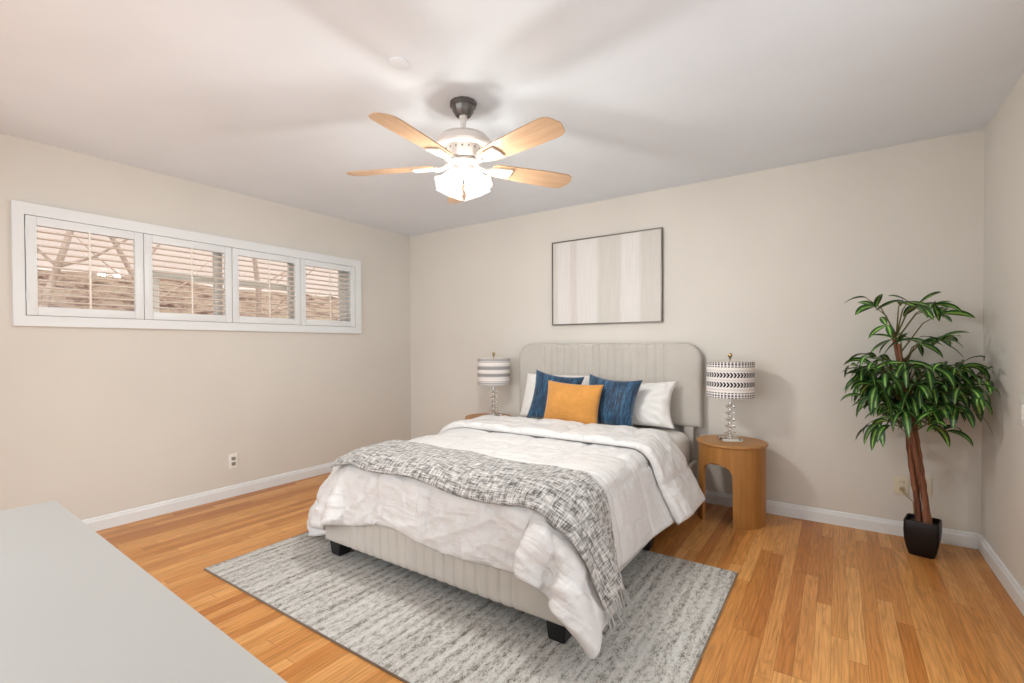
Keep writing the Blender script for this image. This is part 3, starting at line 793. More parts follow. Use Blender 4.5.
# ------------------------------------------------------------------ draped cloth (simulated shapes, stored as coordinates in mm)
DATA = {'A': (81, 57, [1295,31,30,30,30,29,29,27,24,15,6,-1,-3,4,23,31,31,29,25,18,24,28,14,13,24,28,30,29,29,30,26,29,20,29,27,30,30,30,29,30,31,30,30,30,30,30,30,30,31,30,30,30,30,30,30,30,30,30,30,30,30,30,27,7,2,22,28,13,12,19,27,27,20,19,23,26,25,21,15,8,9,-12,-1,0,-1,0,0,0,1,1,4,5,3,0,-2,-5,-1,0,0,1,0,-2,1,5,-1,-1,1,0,0,0,-1,4,-7,11,-5,4,-2,-1,0,1,
0,-1,0,1,0,0,0,0,0,-1,0,0,0,0,0,0,0,0,0,0,0,0,0,2,5,0,-1,0,3,0,3,0,-1,0,2,2,0,-4,-5,-4,0,1,-13,0,-1,0,-1,0,0,1,2,4,3,4,1,-2,-4,-2,0,0,1,2,-2,-1,3,1,1,0,0,0,0,0,-1,7,-5,7,-7,1,1,0,0,0,0,0,-1,0,0,0,1,0,0,0,0,0,0,0,0,0,0,0,0,0,0,0,0,4,1,2,0,0,2,2,1,-2,0,3,1,-4,-5,-5,
-2,0,-1,-12,-1,0,0,-1,0,-1,-1,1,3,6,4,3,-1,-4,-4,0,0,1,2,-2,0,3,1,0,0,0,0,0,1,-1,0,3,-2,1,1,0,0,0,0,0,0,0,0,0,0,-1,0,0,0,0,0,0,0,0,0,0,0,0,0,0,0,1,3,3,0,0,0,4,2,-1,-1,2,2,-3,-6,-6,-3,-1,0,1,-10,-3,-1,0,0,0,-1,0,0,1,5,5,5,0,-4,-4,-1,0,1,2,0,-3,3,2,0,1,0,-1,1,-2,2,0,-1,-1,4,0,
0,0,0,-1,1,0,0,0,0,0,0,0,0,0,0,0,0,0,0,0,0,0,0,0,0,0,0,3,2,1,1,0,3,1,0,0,3,-2,-8,-6,-3,-1,0,1,1,3,-11,-3,-3,0,-1,1,-1,-1,0,3,6,5,4,-6,-3,-2,1,0,2,1,-2,1,3,1,0,-1,0,0,1,0,-2,2,1,0,0,0,0,0,1,-1,0,0,0,0,0,1,0,0,0,0,0,0,0,0,0,0,0,0,-1,0,0,0,4,3,1,-1,7,-1,0,-2,2,0,-9,-6,
-4,0,2,2,1,-2,1,-4,-4,-4,-3,-1,0,0,0,-1,0,5,8,3,3,-7,-2,-2,0,2,3,-4,1,3,0,0,1,0,-1,1,-2,3,0,0,1,0,0,0,0,0,0,0,0,0,0,0,-1,0,0,0,0,0,0,0,0,0,0,0,0,1,0,0,0,2,2,2,1,4,0,0,1,0,-10,-7,-3,2,2,1,1,2,3,4,-6,-3,-2,-4,-3,-2,1,0,0,-2,1,7,9,2,-3,-6,-1,0,1,3,0,-4,3,3,-1,0,1,0,0,1,0,-1,
1,0,0,0,0,0,0,0,0,0,0,1,0,0,0,0,0,0,0,0,0,0,0,0,0,0,0,0,0,0,2,3,2,-3,-2,9,2,-2,-10,-7,-1,3,4,4,4,3,0,1,-12,29,0,-9,-5,-8,-9,-2,0,1,0,-2,1,10,7,0,-6,-2,0,-1,3,3,-5,3,2,0,0,0,1,-1,1,0,1,0,-1,1,0,0,0,0,0,0,0,0,-1,0,0,0,0,1,0,0,0,0,0,0,0,0,0,0,0,0,-1,-1,7,0,-1,2,0,0,-5,-8,
2,6,6,3,2,1,1,1,0,12,-28,11,12,-1,-2,-4,-13,-3,0,0,1,-2,2,11,5,-2,-6,-1,1,0,4,1,0,-1,1,0,0,0,1,0,0,0,0,1,-1,0,0,0,0,0,0,1,0,0,0,0,0,0,-1,0,0,0,0,1,0,0,0,0,0,0,0,0,0,6,-3,1,2,0,-10,-1,3,7,5,1,0,-1,-2,-4,-4,-4,-14,28,-27,-10,2,3,4,6,-3,-4,-1,0,1,-2,3,11,3,-4,-4,0,0,-1,6,1,0,-1,0,1,0,0,
1,0,0,0,0,0,0,0,1,0,0,0,-1,0,0,0,0,1,0,0,0,0,0,0,-1,1,0,0,0,0,0,0,1,1,0,1,2,0,-8,-2,0,10,5,-2,-2,-4,-6,-6,-6,-4,-4,-5,-12,34,-2,-11,-5,-1,-1,-3,-3,-4,-3,-1,1,-1,3,10,4,-6,-1,0,3,0,1,0,1,0,0,1,0,-1,1,0,0,0,0,1,0,-1,0,0,1,0,0,0,0,0,-1,0,1,0,0,0,0,0,0,0,0,0,0,0,1,0,0,1,2,0,-6,-1,
5,5,2,-9,-5,-8,-7,-4,-3,-1,-1,0,7,1,-25,9,12,5,1,-1,-1,-4,-4,-6,-5,-5,-1,-2,1,5,9,0,1,0,1,0,1,0,0,0,0,0,1,-1,0,0,1,0,-1,0,1,0,0,-1,0,0,1,0,0,0,0,-1,1,0,0,0,0,0,0,0,0,0,1,-1,0,1,0,0,-1,2,2,2,-2,-15,-7,-8,-3,0,0,1,0,0,0,16,-11,18,-3,-2,0,-1,-1,-1,0,-2,-1,-6,-4,-6,-8,1,8,2,0,-1,1,0,0,0,0,0,
0,0,0,0,0,1,0,-1,0,1,0,-1,0,1,0,0,0,-1,1,0,0,0,0,-1,1,0,0,0,-1,1,0,0,0,-1,1,0,0,0,0,2,0,2,-4,-21,-5,-3,1,1,-1,0,0,0,0,0,-14,20,-6,1,1,0,0,0,1,0,1,0,3,-1,-2,-1,-4,1,-1,0,1,-1,0,0,0,1,0,0,0,0,-1,1,-1,0,1,0,-1,1,0,0,-1,0,1,0,0,-1,0,1,0,0,0,-1,1,0,0,0,-1,0,1,0,0,-1,1,-1,1,1,
-1,1,-2,-17,5,1,1,1,3,7,-3,-6,-4,-2,-3,4,-18,9,-17,0,1,3,2,0,2,1,2,0,3,4,6,1,-3,0,0,-1,1,0,0,0,0,0,0,0,0,0,0,0,0,-1,1,0,-1,0,1,0,0,-1,1,0,0,0,-1,0,1,0,0,-1,0,1,0,0,0,-1,1,0,0,-1,1,-1,0,1,-1,-7,14,2,-1,-3,-1,0,-1,2,0,-1,-2,-3,20,-9,-29,18,14,-9,-5,0,1,0,1,1,2,0,-1,-3,1,-1,0,-1,0,0,0,0,
0,0,0,0,0,0,0,0,0,0,0,-1,1,0,0,-1,1,0,0,-1,0,1,0,0,0,-1,0,1,0,0,-1,0,1,0,0,-1,1,0,0,-1,0,1,-1,0,4,-7,1,3,3,0,-1,-2,1,1,1,-1,0,-13,24,11,-2,-29,22,5,-2,1,-2,-1,-3,-4,-2,-2,-2,1,-1,-1,1,0,-1,1,-1,1,-1,0,0,0,0,0,-1,1,0,0,0,0,0,0,0,-1,1,0,0,0,-1,0,1,0,0,0,-1,1,0,0,0,-1,0,1,0,-1,0,0,
0,1,-1,1,-1,0,2,-3,-1,1,1,0,-1,1,1,0,0,0,11,-35,5,0,29,-25,2,10,-6,4,2,2,2,0,-1,1,0,0,0,0,-1,1,-1,1,-1,0,0,0,0,0,0,0,-1,1,0,0,-1,0,1,0,0,-1,0,1,0,0,0,-1,0,1,0,0,-1,0,1,0,0,0,-1,0,1,0,0,0,-1,0,0,1,0,0,1,0,0,0,0,0,-1,0,0,0,1,-11,28,-20,12,-17,20,-7,-10,11,-2,-3,-1,0,0,1,0,0,0,0,-1,1,
-1,0,0,0,0,0,1,-1,0,0,0,0,-1,1,0,0,0,-1,0,1,0,0,-1,0,1,0,0,0,-1,0,1,0,0,-1,0,0,1,0,0,-1,0,0,0,0,1,-1,0,0,0,1,2,0,0,-1,-1,0,-1,1,1,0,16,-22,11,-3,11,-12,4,3,-7,-1,1,0,0,-1,0,0,0,0,1,0,-1,0,1,-1,0,1,0,-1,0,0,0,0,0,0,-1,1,0,0,0,0,-1,1,0,0,0,-1,0,1,0,0,0,-1,0,1,0,0,0,-1,0,0,
1,0,0,0,0,-1,1,0,0,0,0,-1,0,0,1,0,-1,2,-1,1,1,-5,5,6,-3,-2,2,0,-2,0,-1,0,0,0,1,0,0,0,0,-2,1,0,1,-1,1,0,-1,0,0,0,0,0,0,0,1,0,-1,0,0,0,0,0,0,0,0,0,0,0,-1,1,0,0,0,0,-1,0,1,0,0,0,0,-1,0,0,0,1,0,0,-1,1,0,-1,-1,0,0,0,2,1,-1,1,0,0,-1,4,1,-1,-3,1,-1,0,0,1,0,0,-1,0,0,0,0,0,
2,-2,1,-1,0,0,0,0,0,0,0,0,0,0,1,-1,0,0,0,0,0,0,0,-1,0,1,0,0,0,0,-1,0,1,0,0,0,0,-1,0,0,1,0,0,0,0,0,-1,0,0,1,0,0,0,0,0,-1,0,0,1,0,1,0,0,0,4,-1,-1,-1,0,-1,0,0,0,0,0,1,0,0,-1,1,1,-1,0,-1,0,0,0,0,0,0,0,0,0,0,0,-1,1,0,0,0,0,0,0,0,0,0,-1,1,0,0,0,0,0,-1,0,1,0,0,0,0,
0,-1,0,0,1,0,0,0,0,0,0,-1,1,0,1,0,0,0,-1,-1,2,0,0,1,2,1,1,-3,-1,-1,1,0,0,0,0,0,0,0,0,1,1,-1,1,-1,-1,1,0,-1,0,0,0,0,0,0,0,0,0,-1,1,0,0,0,0,0,0,0,0,0,-1,0,1,0,0,0,0,0,-1,0,0,1,0,0,0,0,0,-1,0,0,0,1,0,-1,1,0,0,0,0,1,-1,0,0,0,0,1,0,2,3,-1,-1,-1,1,-1,0,0,-1,0,0,0,-1,0,
0,-1,-4,-1,5,2,-1,0,0,0,0,0,0,0,0,0,0,0,0,-1,0,1,0,0,0,0,0,0,0,0,0,-1,0,1,0,0,0,0,0,0,-1,0,0,0,1,0,0,0,0,0,-1,0,1,0,0,0,0,0,0,0,0,0,0,1,0,0,13,0,0,0,-1,0,1,0,-1,1,0,0,-1,1,-2,0,-4,3,-3,-11,1,1,1,1,0,0,0,0,0,0,0,0,0,0,0,0,-1,1,0,0,0,0,0,0,0,0,0,0,-1,0,0,0,1,0,
0,0,0,0,0,-1,0,0,0,0,1,0,0,0,0,-1,1,-1,0,0,0,0,1,1,-1,1,1,13,0,1,0,1,0,0,0,0,0,0,0,0,-4,0,6,0,-8,-15,6,0,1,-1,0,0,0,0,0,0,0,0,0,0,0,0,0,0,-1,0,0,0,0,0,1,0,0,0,0,0,0,0,0,-1,0,0,0,1,0,0,0,0,0,0,0,-1,0,0,1,-1,1,0,0,-1,0,1,0,0,0,1,1,0,13,1,0,0,0,0,0,0,1,0,0,-1,
-3,-1,5,-1,-7,-17,9,2,0,-1,0,0,0,-1,0,1,-1,1,0,0,0,0,0,0,0,0,0,0,0,0,0,-1,0,0,0,1,0,0,0,0,0,0,0,0,-1,0,0,0,0,0,1,0,0,0,0,-1,1,0,0,0,0,0,-1,1,0,0,1,0,1,13,0,0,0,1,0,0,0,0,-1,0,-2,-2,4,1,-4,-13,2,0,3,-2,-1,1,-1,0,1,0,-1,1,-1,0,0,0,0,1,0,0,0,0,0,0,0,0,0,0,0,0,-1,0,0,0,
0,1,0,0,0,0,0,0,0,0,0,-1,0,0,0,0,1,0,0,0,0,0,0,0,-1,1,1,0,1,0,12,0,0,1,-1,0,0,0,0,0,-1,-2,2,3,-2,-10,-3,0,2,-1,0,0,-1,1,0,0,0,0,0,0,0,0,0,0,-1,0,0,0,0,0,0,0,0,1,0,0,0,0,0,0,0,0,-1,0,0,0,0,0,0,1,0,0,0,0,0,0,0,-1,1,0,0,0,0,0,0,0,0,0,0,1,2,11,0,0,0,0,0,0,0,0,
-1,-1,2,2,-1,-7,-6,-2,4,0,-3,1,1,0,0,0,0,0,0,0,0,0,0,0,0,0,0,0,0,0,0,0,0,0,-1,0,0,0,1,0,0,0,0,0,0,0,0,0,0,0,-1,0,0,0,0,0,1,0,0,-1,1,0,0,0,0,0,-1,1,0,2,0,1,11,-1,1,-1,1,0,0,-1,-1,0,0,1,0,-4,-5,-3,1,1,1,-1,0,0,0,0,-1,0,0,0,0,0,0,1,-1,1,0,0,0,0,0,0,0,0,0,0,0,0,0,-1,
0,0,0,0,0,0,0,1,0,0,0,0,0,0,0,0,0,-1,0,1,0,0,0,0,0,0,0,1,-1,1,1,1,0,9,1,0,0,-1,0,0,0,-1,0,0,-1,-2,-3,-3,-1,1,2,3,-2,-3,0,1,-1,1,0,0,0,0,0,0,-1,1,-1,0,0,0,0,0,0,0,0,1,0,0,0,0,0,0,0,0,0,0,0,0,-1,0,0,0,0,0,0,0,0,1,0,0,0,0,0,0,0,1,0,0,0,0,1,0,1,1,10,-1,0,0,0,0,
-1,-1,0,-1,-1,-1,-1,-2,-1,-1,2,4,-8,1,3,-1,-1,1,0,0,0,0,0,0,0,0,0,0,0,0,0,0,0,0,0,0,-1,0,0,0,0,0,0,0,0,1,0,0,0,0,0,0,0,0,0,0,0,0,-1,0,0,0,0,1,0,0,0,0,1,0,1,0,1,0,1,8,1,-1,0,0,-1,0,-1,-1,0,-2,-1,-1,0,-1,1,0,-4,3,0,0,0,0,-1,0,0,0,0,0,0,0,0,0,0,0,0,0,0,1,0,0,0,0,0,0,
0,0,0,0,0,0,-1,0,0,0,0,0,0,0,0,1,0,0,0,0,0,0,0,0,-1,1,1,0,0,0,1,0,0,1,1,1,6,1,0,0,0,0,-2,0,0,-2,0,-1,-1,-1,1,0,0,-1,0,0,-1,0,0,1,0,0,0,0,0,0,0,0,0,0,0,0,0,0,-1,0,0,0,0,0,0,0,1,0,0,0,0,0,0,0,0,0,0,0,0,0,-1,0,0,0,0,0,1,0,0,0,-1,1,0,1,1,-1,1,1,0,1,1,6,0,1,
0,-1,0,0,-2,-1,-1,-2,0,-1,1,1,1,-2,0,0,-1,1,0,0,0,-1,0,0,0,0,0,0,1,0,-1,0,0,1,0,0,0,0,0,0,0,0,0,-1,0,0,0,0,0,0,0,0,0,1,0,0,0,0,0,0,0,0,0,-1,0,1,0,0,-1,1,0,0,2,0,0,1,2,1,4,2,1,0,-1,-1,-1,0,-2,-1,0,-2,0,0,1,2,-1,-2,0,1,-1,0,0,0,1,0,0,0,0,0,0,-1,0,1,0,0,-1,0,0,0,0,0,
0,0,1,0,0,0,0,0,0,0,0,0,0,0,-1,0,0,0,0,0,0,0,0,1,0,0,-1,1,0,0,0,0,1,0,1,1,1,1,1,3,2,0,0,0,-1,-1,-1,-1,0,-1,-1,0,-1,0,2,1,-1,0,-1,1,0,0,0,-1,0,0,0,0,1,0,0,0,0,0,0,0,0,0,0,0,0,0,0,-1,0,0,0,0,0,0,0,1,0,0,0,0,0,0,0,0,0,0,0,0,-1,1,0,0,0,0,0,-1,1,1,1,1,1,1,0,2,
2,2,1,0,-1,-1,0,-1,0,-1,-1,-1,-1,-1,1,0,2,0,-1,1,-1,0,0,0,1,0,0,0,0,-1,0,0,0,0,0,0,0,0,0,0,0,0,0,1,0,0,0,0,0,0,0,0,-1,0,0,0,0,0,0,0,0,0,0,0,0,1,-1,0,1,-1,2,0,0,0,0,2,1,1,1,1,0,3,0,2,0,0,-2,-1,0,-1,-1,0,0,-2,0,0,1,0,1,0,0,-1,1,0,-1,0,0,0,0,0,0,1,0,0,0,0,0,0,0,0,
0,0,0,0,-1,0,0,0,0,0,1,0,0,0,0,0,0,0,0,0,0,0,0,0,0,0,-1,1,0,-1,1,-1,1,0,2,1,1,1,2,0,0,0,3,1,0,0,-1,0,-1,-1,0,0,-1,-1,0,-1,0,1,1,-1,0,0,1,-1,0,1,0,0,0,0,0,0,-1,0,0,0,0,0,0,0,0,0,0,1,0,0,0,0,0,0,0,-1,0,0,0,0,0,0,0,0,1,0,0,0,0,0,0,0,-1,1,0,0,0,-1,3,1,2,1,1,0,
1,1,0,3,0,1,0,0,-1,-1,0,-1,0,-1,1,-1,-1,-1,0,2,0,0,0,-1,0,1,-1,0,0,0,0,0,0,0,1,0,0,0,0,0,0,0,0,0,-1,0,0,0,0,0,1,0,0,0,0,0,0,0,0,0,0,-1,0,0,0,0,0,0,0,1,-1,1,-1,1,1,2,2,2,0,1,1,0,0,-1,2,1,1,-1,0,-1,0,-1,0,-1,1,-1,0,0,0,0,0,0,-1,0,1,0,-1,1,0,0,0,0,0,0,0,-1,0,0,0,0,
0,0,0,1,0,0,0,0,0,0,0,-1,0,0,0,0,0,1,0,0,0,0,0,0,0,0,0,0,0,0,0,0,1,-2,0,5,3,2,-1,1,1,0,0,-1,1,3,1,-1,1,-2,1,-1,-1,-1,0,0,0,0,1,-1,0,0,-1,1,0,-1,0,0,0,0,0,0,0,0,0,0,1,0,0,0,0,0,0,0,-1,0,0,0,0,0,1,0,0,0,0,0,0,0,-1,0,0,0,0,0,1,0,0,0,0,0,0,-1,1,0,6,3,1,0,0,1,
0,-1,0,0,0,0,2,1,0,0,0,-1,0,-1,0,-1,0,-1,1,-1,1,0,0,0,0,-1,1,0,0,0,-1,1,0,0,0,0,0,-1,0,0,0,0,0,1,0,0,0,0,0,0,0,-1,0,0,0,0,1,0,0,0,0,0,0,0,0,-1,0,0,0,0,0,0,1,0,-1,1,5,3,1,0,0,0,1,0,0,0,-1,3,-1,1,0,0,-1,-1,1,-1,0,-1,0,0,0,0,0,-1,1,-1,1,-1,0,0,0,1,-1,0,0,0,0,0,1,0,
0,0,0,0,-1,0,0,0,0,0,1,0,0,0,0,0,0,-1,0,0,0,1,0,0,0,0,0,0,0,0,0,0,0,0,-1,0,-1,1,1,1,0,0,0,-1,0,0,0,0,2,1,0,0,-1,0,0,-1,-1,0,-1,1,0,0,0,0,0,0,0,-1,1,0,0,-1,0,0,0,0,1,0,0,-1,0,0,0,0,0,1,0,0,0,0,0,-1,0,0,0,0,1,0,0,0,0,0,-1,0,0,0,1,0,0,0,0,0,0,0,-1,1,0,-1,0,1,
-1,0,0,0,0,0,1,0,0,3,0,0,0,0,-1,-1,0,0,-1,0,0,0,0,0,0,0,0,-1,1,-1,0,0,1,0,0,0,0,-1,0,0,0,1,0,0,0,0,-1,0,0,0,0,1,0,0,0,0,0,-1,0,0,0,1,0,0,0,0,0,-1,0,0,0,1,0,0,0,0,0,0,0,0,0,0,0,0,0,0,0,-1,1,0,3,0,0,0,-1,0,0,-1,0,0,0,-1,0,0,0,-1,1,0,0,-1,1,-1,1,-1,0,0,0,0,0,1,
0,0,-1,0,0,0,1,0,0,0,0,0,-1,0,0,0,1,0,0,0,0,0,-1,0,0,1,0,0,0,0,0,0,-1,0,0,1,0,0,0,0,0,0,0,0,0,0,0,0,0,-1,1,2,0,1,0,0,-1,-1,0,0,-1,0,0,-1,1,-1,1,-1,1,0,0,-1,1,-1,1,-1,1,0,0,0,-1,0,0,1,0,0,0,-1,0,0,0,1,0,0,0,0,0,-1,0,0,0,1,0,0,0,0,-1,0,1,0,0,0,0,0,0,0,-1,1,0,0,
1,-1,0,0,0,0,0,0,0,0,0,-1,3,0,0,-1,0,0,0,-1,0,0,-1,0,0,-1,1,0,0,-1,0,0,0,0,0,0,1,-1,0,0,0,1,0,0,-1,0,0,0,1,0,0,0,-1,0,0,0,1,0,0,0,0,0,-1,0,1,0,0,0,0,-1,0,0,1,0,0,0,0,0,0,-1,1,0,0,-1,0,0,1,0,0,0,0,0,0,2,1,0,0,0,-1,0,0,-1,-1,0,0,0,0,0,0,0,0,0,-1,1,0,0,0,-1,0,1,
0,0,-1,0,0,1,0,0,0,-1,0,0,1,0,0,0,0,-1,0,0,1,0,0,0,0,-1,0,0,1,0,0,0,0,-1,0,1,0,0,0,0,0,0,-1,1,0,0,0,-1,1,0,0,0,0,0,3,-1,1,0,0,-1,-1,0,0,0,0,-1,0,0,0,-1,1,0,-1,1,-1,0,0,0,1,0,-1,0,0,1,0,0,-1,0,0,1,0,0,0,-1,0,0,1,0,0,0,0,-1,0,1,0,0,0,0,0,-1,0,1,0,0,0,0,-1,0,1,0,
0,0,0,0,0,0,0,0,0,-1,1,0,0,0,0,2,1,0,0,-1,1,-1,0,-1,0,-1,0,0,0,0,0,0,0,0,-1,1,-1,1,-1,0,0,1,0,0,-1,0,0,1,0,0,-1,0,0,1,0,0,0,-1,0,0,1,0,0,0,-1,0,0,0,1,0,0,0,-1,0,1,0,0,0,0,-1,1,-1,1,0,0,-1,1,0,0,0,0,-1,1,0,0,0,3,0,-1,0,0,0,0,0,0,-1,0,0,-1,0,0,0,0,-1,0,1,-1,1,-1,1,
0,0,-1,0,0,1,0,0,-1,0,0,1,0,0,-1,0,0,1,0,0,0,-1,0,0,1,0,0,0,0,-1,0,0,0,1,0,-1,0,0,0,1,0,-1,1,0,0,0,0,0,0,0,0,0,0,-1,1,0,0,-2164,8,9,5,1,0,-4,-8,-16,-23,-26,-27,-27,-26,-19,-4,2,0,-11,-16,-10,9,25,26,19,9,1,1,-5,4,-13,0,23,-8,-10,7,-1,4,1,0,-1,0,-1,0,0,0,0,0,-1,0,0,0,0,0,1,0,0,0,0,0,0,-1,-12,
-27,-27,-21,4,22,22,18,2,-9,-21,-22,-18,-10,-1,6,10,12,11,19,-2,-4,-4,-1,-1,1,2,5,3,2,0,1,0,-3,-3,0,1,2,0,-3,-4,-2,0,1,-4,0,-6,11,-12,21,-15,-22,27,12,-16,8,-3,-2,-1,-1,-1,0,-1,-1,0,0,-1,1,0,0,0,0,0,-1,0,1,0,0,-1,1,3,5,2,0,0,-1,-1,0,-3,-3,-4,0,1,5,8,6,4,1,-1,1,12,-1,-5,-3,-1,2,2,3,3,6,1,2,-1,0,-1,-5,-1,2,3,1,-2,
-5,-3,0,-1,-5,-3,10,-12,17,-15,23,-14,-13,16,1,-2,0,0,-1,0,-2,0,0,0,-1,-1,0,0,0,0,0,0,0,1,0,0,0,0,2,-1,1,2,2,0,1,0,-1,-1,-5,-3,-3,0,5,8,7,5,1,0,1,-1,7,-8,-1,-3,0,2,4,4,5,4,5,1,1,0,-1,-4,-4,1,4,2,-1,-5,-4,0,-1,-1,4,-12,12,-12,17,-17,22,-12,0,8,-6,-1,-1,0,-1,1,0,-1,1,0,0,1,-1,0,0,0,0,1,-1,1,-1,1,0,0,
1,-1,1,1,1,0,0,0,-2,-5,-3,-2,3,8,9,5,1,0,0,-1,1,13,-9,-7,0,-2,-1,2,3,5,7,5,3,1,1,-1,-3,-5,0,4,2,0,-4,-4,-2,0,3,-4,0,-7,15,-15,16,-18,19,-11,2,0,-3,1,0,1,0,0,1,0,0,0,0,1,0,0,0,0,0,0,-1,1,-1,1,0,0,0,1,3,-1,3,-2,0,-4,-3,-4,1,7,10,6,1,0,0,0,0,0,21,-7,-6,-6,-3,-4,-1,2,3,5,9,6,2,0,-1,-2,-3,-1,
1,4,1,-4,-6,-2,0,0,-1,-2,6,-4,9,-19,17,-8,1,-6,2,1,0,0,1,1,0,1,-1,1,0,0,0,0,0,0,0,-1,1,0,-1,1,-1,0,0,0,2,4,1,1,-1,-8,3,-3,-3,4,13,7,1,0,-1,1,0,0,0,20,-2,-2,-5,-6,-5,-4,-1,1,3,7,9,5,1,1,-2,-3,-4,1,4,1,-1,-7,-2,-2,-1,0,2,2,0,-13,13,-4,3,-11,5,-2,2,0,1,1,0,0,0,1,-1,1,0,0,-1,1,0,0,0,-1,1,0,
-1,0,-1,1,0,2,5,1,3,0,-7,-2,-3,1,14,7,1,0,-1,2,-1,0,0,-1,18,1,-2,-1,-5,-7,-5,-3,-2,2,3,8,11,3,1,-1,-5,-4,0,4,5,-2,-6,-3,-4,-2,3,1,2,-8,5,-1,4,-12,4,-1,2,0,1,0,0,1,0,0,-1,1,0,0,0,1,-1,0,0,0,0,-1,0,1,-1,0,-1,-2,-1,12,1,5,5,1,-23,1,16,8,1,0,0,0,-1,-2,-1,0,-1,-1,20,0,3,0,-2,-12,-7,-4,-3,1,4,8,12,3,
0,-2,-6,-3,2,5,4,-7,-5,-8,1,3,2,-5,1,4,1,-8,6,0,1,0,0,-1,1,0,-1,0,-1,0,0,-1,0,0,0,0,0,0,0,1,0,0,-1,1,0,0,-1,-1,3,6,8,2,-3,4,-2,4,1,0,0,-2,-1,-2,-1,0,-1,-1,19,-20,21,4,-1,-1,1,-11,-7,-6,-5,0,6,11,9,2,-1,-4,-6,0,4,5,1,-16,3,-1,-1,6,-3,0,1,1,2,0,0,0,0,1,0,-1,-1,0,0,-1,0,-1,1,-1,0,0,0,0,0,1,
-1,1,0,0,1,0,-1,1,5,-13,15,5,-2,-5,1,11,0,-1,-1,-4,-1,0,1,2,1,1,0,0,21,-12,-11,6,6,5,5,-4,-6,-7,-6,-3,4,14,9,2,-3,-5,-4,2,-2,9,2,-9,2,0,0,0,1,1,0,1,0,1,0,0,-1,1,0,0,-1,-1,1,0,-1,0,0,0,0,0,0,1,-1,1,-1,1,1,-1,0,0,0,-5,7,5,-2,-3,0,8,0,0,-2,-4,2,2,1,0,0,-3,-3,-3,20,-16,11,6,2,1,-1,0,0,-2,-5,-7,
-8,-6,2,15,9,2,-5,-1,-4,7,2,0,2,-1,-2,0,1,0,0,0,0,0,0,1,0,0,0,0,-1,1,0,-1,0,1,-1,0,0,0,0,1,-1,1,0,0,0,0,0,1,0,0,1,1,-1,-1,-1,5,0,-1,-3,-1,4,1,-2,-4,-5,-5,-4,-4,-3,19,-3,2,4,2,-1,1,0,1,1,0,-2,-5,-8,-10,-5,8,6,13,1,1,1,0,1,0,0,0,-1,-1,0,1,0,0,0,0,0,0,0,0,0,0,0,0,1,-1,0,0,1,0,0,0,
-1,1,0,0,0,0,0,0,0,0,0,0,0,0,-1,1,0,-2,-1,2,1,-5,-8,-9,-6,-3,-2,-1,0,1,1,19,-17,3,1,4,3,3,2,1,3,2,2,1,-1,-6,-5,12,1,0,-1,0,1,0,0,-1,1,0,0,0,-1,0,-1,1,-1,0,0,0,0,0,1,0,0,0,1,0,0,0,0,0,0,1,-1,0,0,0,0,0,0,-1,1,0,0,0,-1,0,-1,0,-1,2,-8,-7,-4,-1,1,0,0,-1,-1,-1,-1,19,-2,6,1,1,0,-1,1,1,
1,-1,1,0,0,1,3,3,-4,0,-1,0,0,0,0,0,1,-1,0,0,0,-1,0,0,-1,1,-1,0,0,0,1,0,0,0,0,0,1,0,0,0,0,1,-1,1,-1,0,0,0,0,0,0,0,0,0,0,0,0,0,-1,0,-5,3,0,1,1,1,1,-1,-1,-1,-2,-2,18,-16,14,-11,0,2,7,1,2,1,3,1,2,2,1,2,1,-1,0,0,1,-1,0,1,-1,1,0,0,0,-1,0,0,-1,0,-1,1,-1,1,0,-1,0,1,1,0,0,0,0,0,
0,1,-1,0,0,0,0,0,0,0,0,1,-1,0,0,0,1,-1,0,0,-1,0,0,1,0,0,0,0,0,0,0,0,0,-1,23,-6,3,1,5,0,1,0,1,0,0,0,1,1,0,0,1,-1,1,-1,1,0,-1,1,-1,0,0,0,0,0,-1,1,-1,0,-1,0,0,0,1,0,0,0,0,1,0,1,0,0,-1,0,1,-1,1,-1,1,-1,0,0,-1,1,0,0,0,0,1,0,-1,-1,1,0,0,0,0,0,0,0,0,0,0,0,20,0,-14,15,-3,3,
-6,0,2,2,2,2,3,1,1,1,1,0,0,-1,1,-1,0,1,0,0,0,-1,0,0,-1,1,-1,0,-1,0,1,-1,0,0,1,0,0,1,0,0,0,0,0,0,1,-1,0,0,0,0,0,0,0,0,0,0,0,1,-1,0,0,0,0,0,0,0,0,0,0,0,0,0,0,0,0,17,-12,11,-5,12,-7,3,6,0,1,1,1,0,0,1,0,1,-1,1,0,-1,1,0,0,-1,0,0,0,0,-1,1,-1,0,-1,1,0,-1,0,1,0,0,0,1,0,0,
0,0,0,0,1,-1,0,1,-1,1,-1,0,0,0,0,0,0,0,0,0,0,0,0,1,-1,0,0,0,0,0,0,0,0,0,0,0,21,-2,2,2,-1,-2,5,0,0,1,1,0,1,1,0,0,0,1,-1,0,1,0,0,-1,1,0,0,0,-1,0,0,-1,0,0,0,-1,0,1,-1,0,1,0,0,0,1,0,0,0,1,-1,0,1,-1,0,0,0,0,0,0,1,-1,0,1,-1,1,-1,0,1,-1,0,0,1,0,0,0,0,0,0,0,0,-1,14,10,1,
0,-5,7,-1,-2,4,0,0,0,0,0,1,1,0,0,0,0,0,-1,0,1,-1,0,0,0,0,1,-1,0,-1,1,-1,0,1,-1,0,1,-1,1,0,0,0,0,0,1,-1,1,0,-1,1,0,-1,1,0,-1,1,-1,0,1,-1,1,-1,1,0,-1,0,1,0,-1,0,0,0,0,0,0,0,0,1,29,0,-1,1,1,-1,1,0,-1,0,0,1,0,0,-1,1,-1,0,0,1,-1,1,0,0,0,0,0,0,0,-1,0,1,0,-1,1,0,-1,1,0,-1,1,-1,
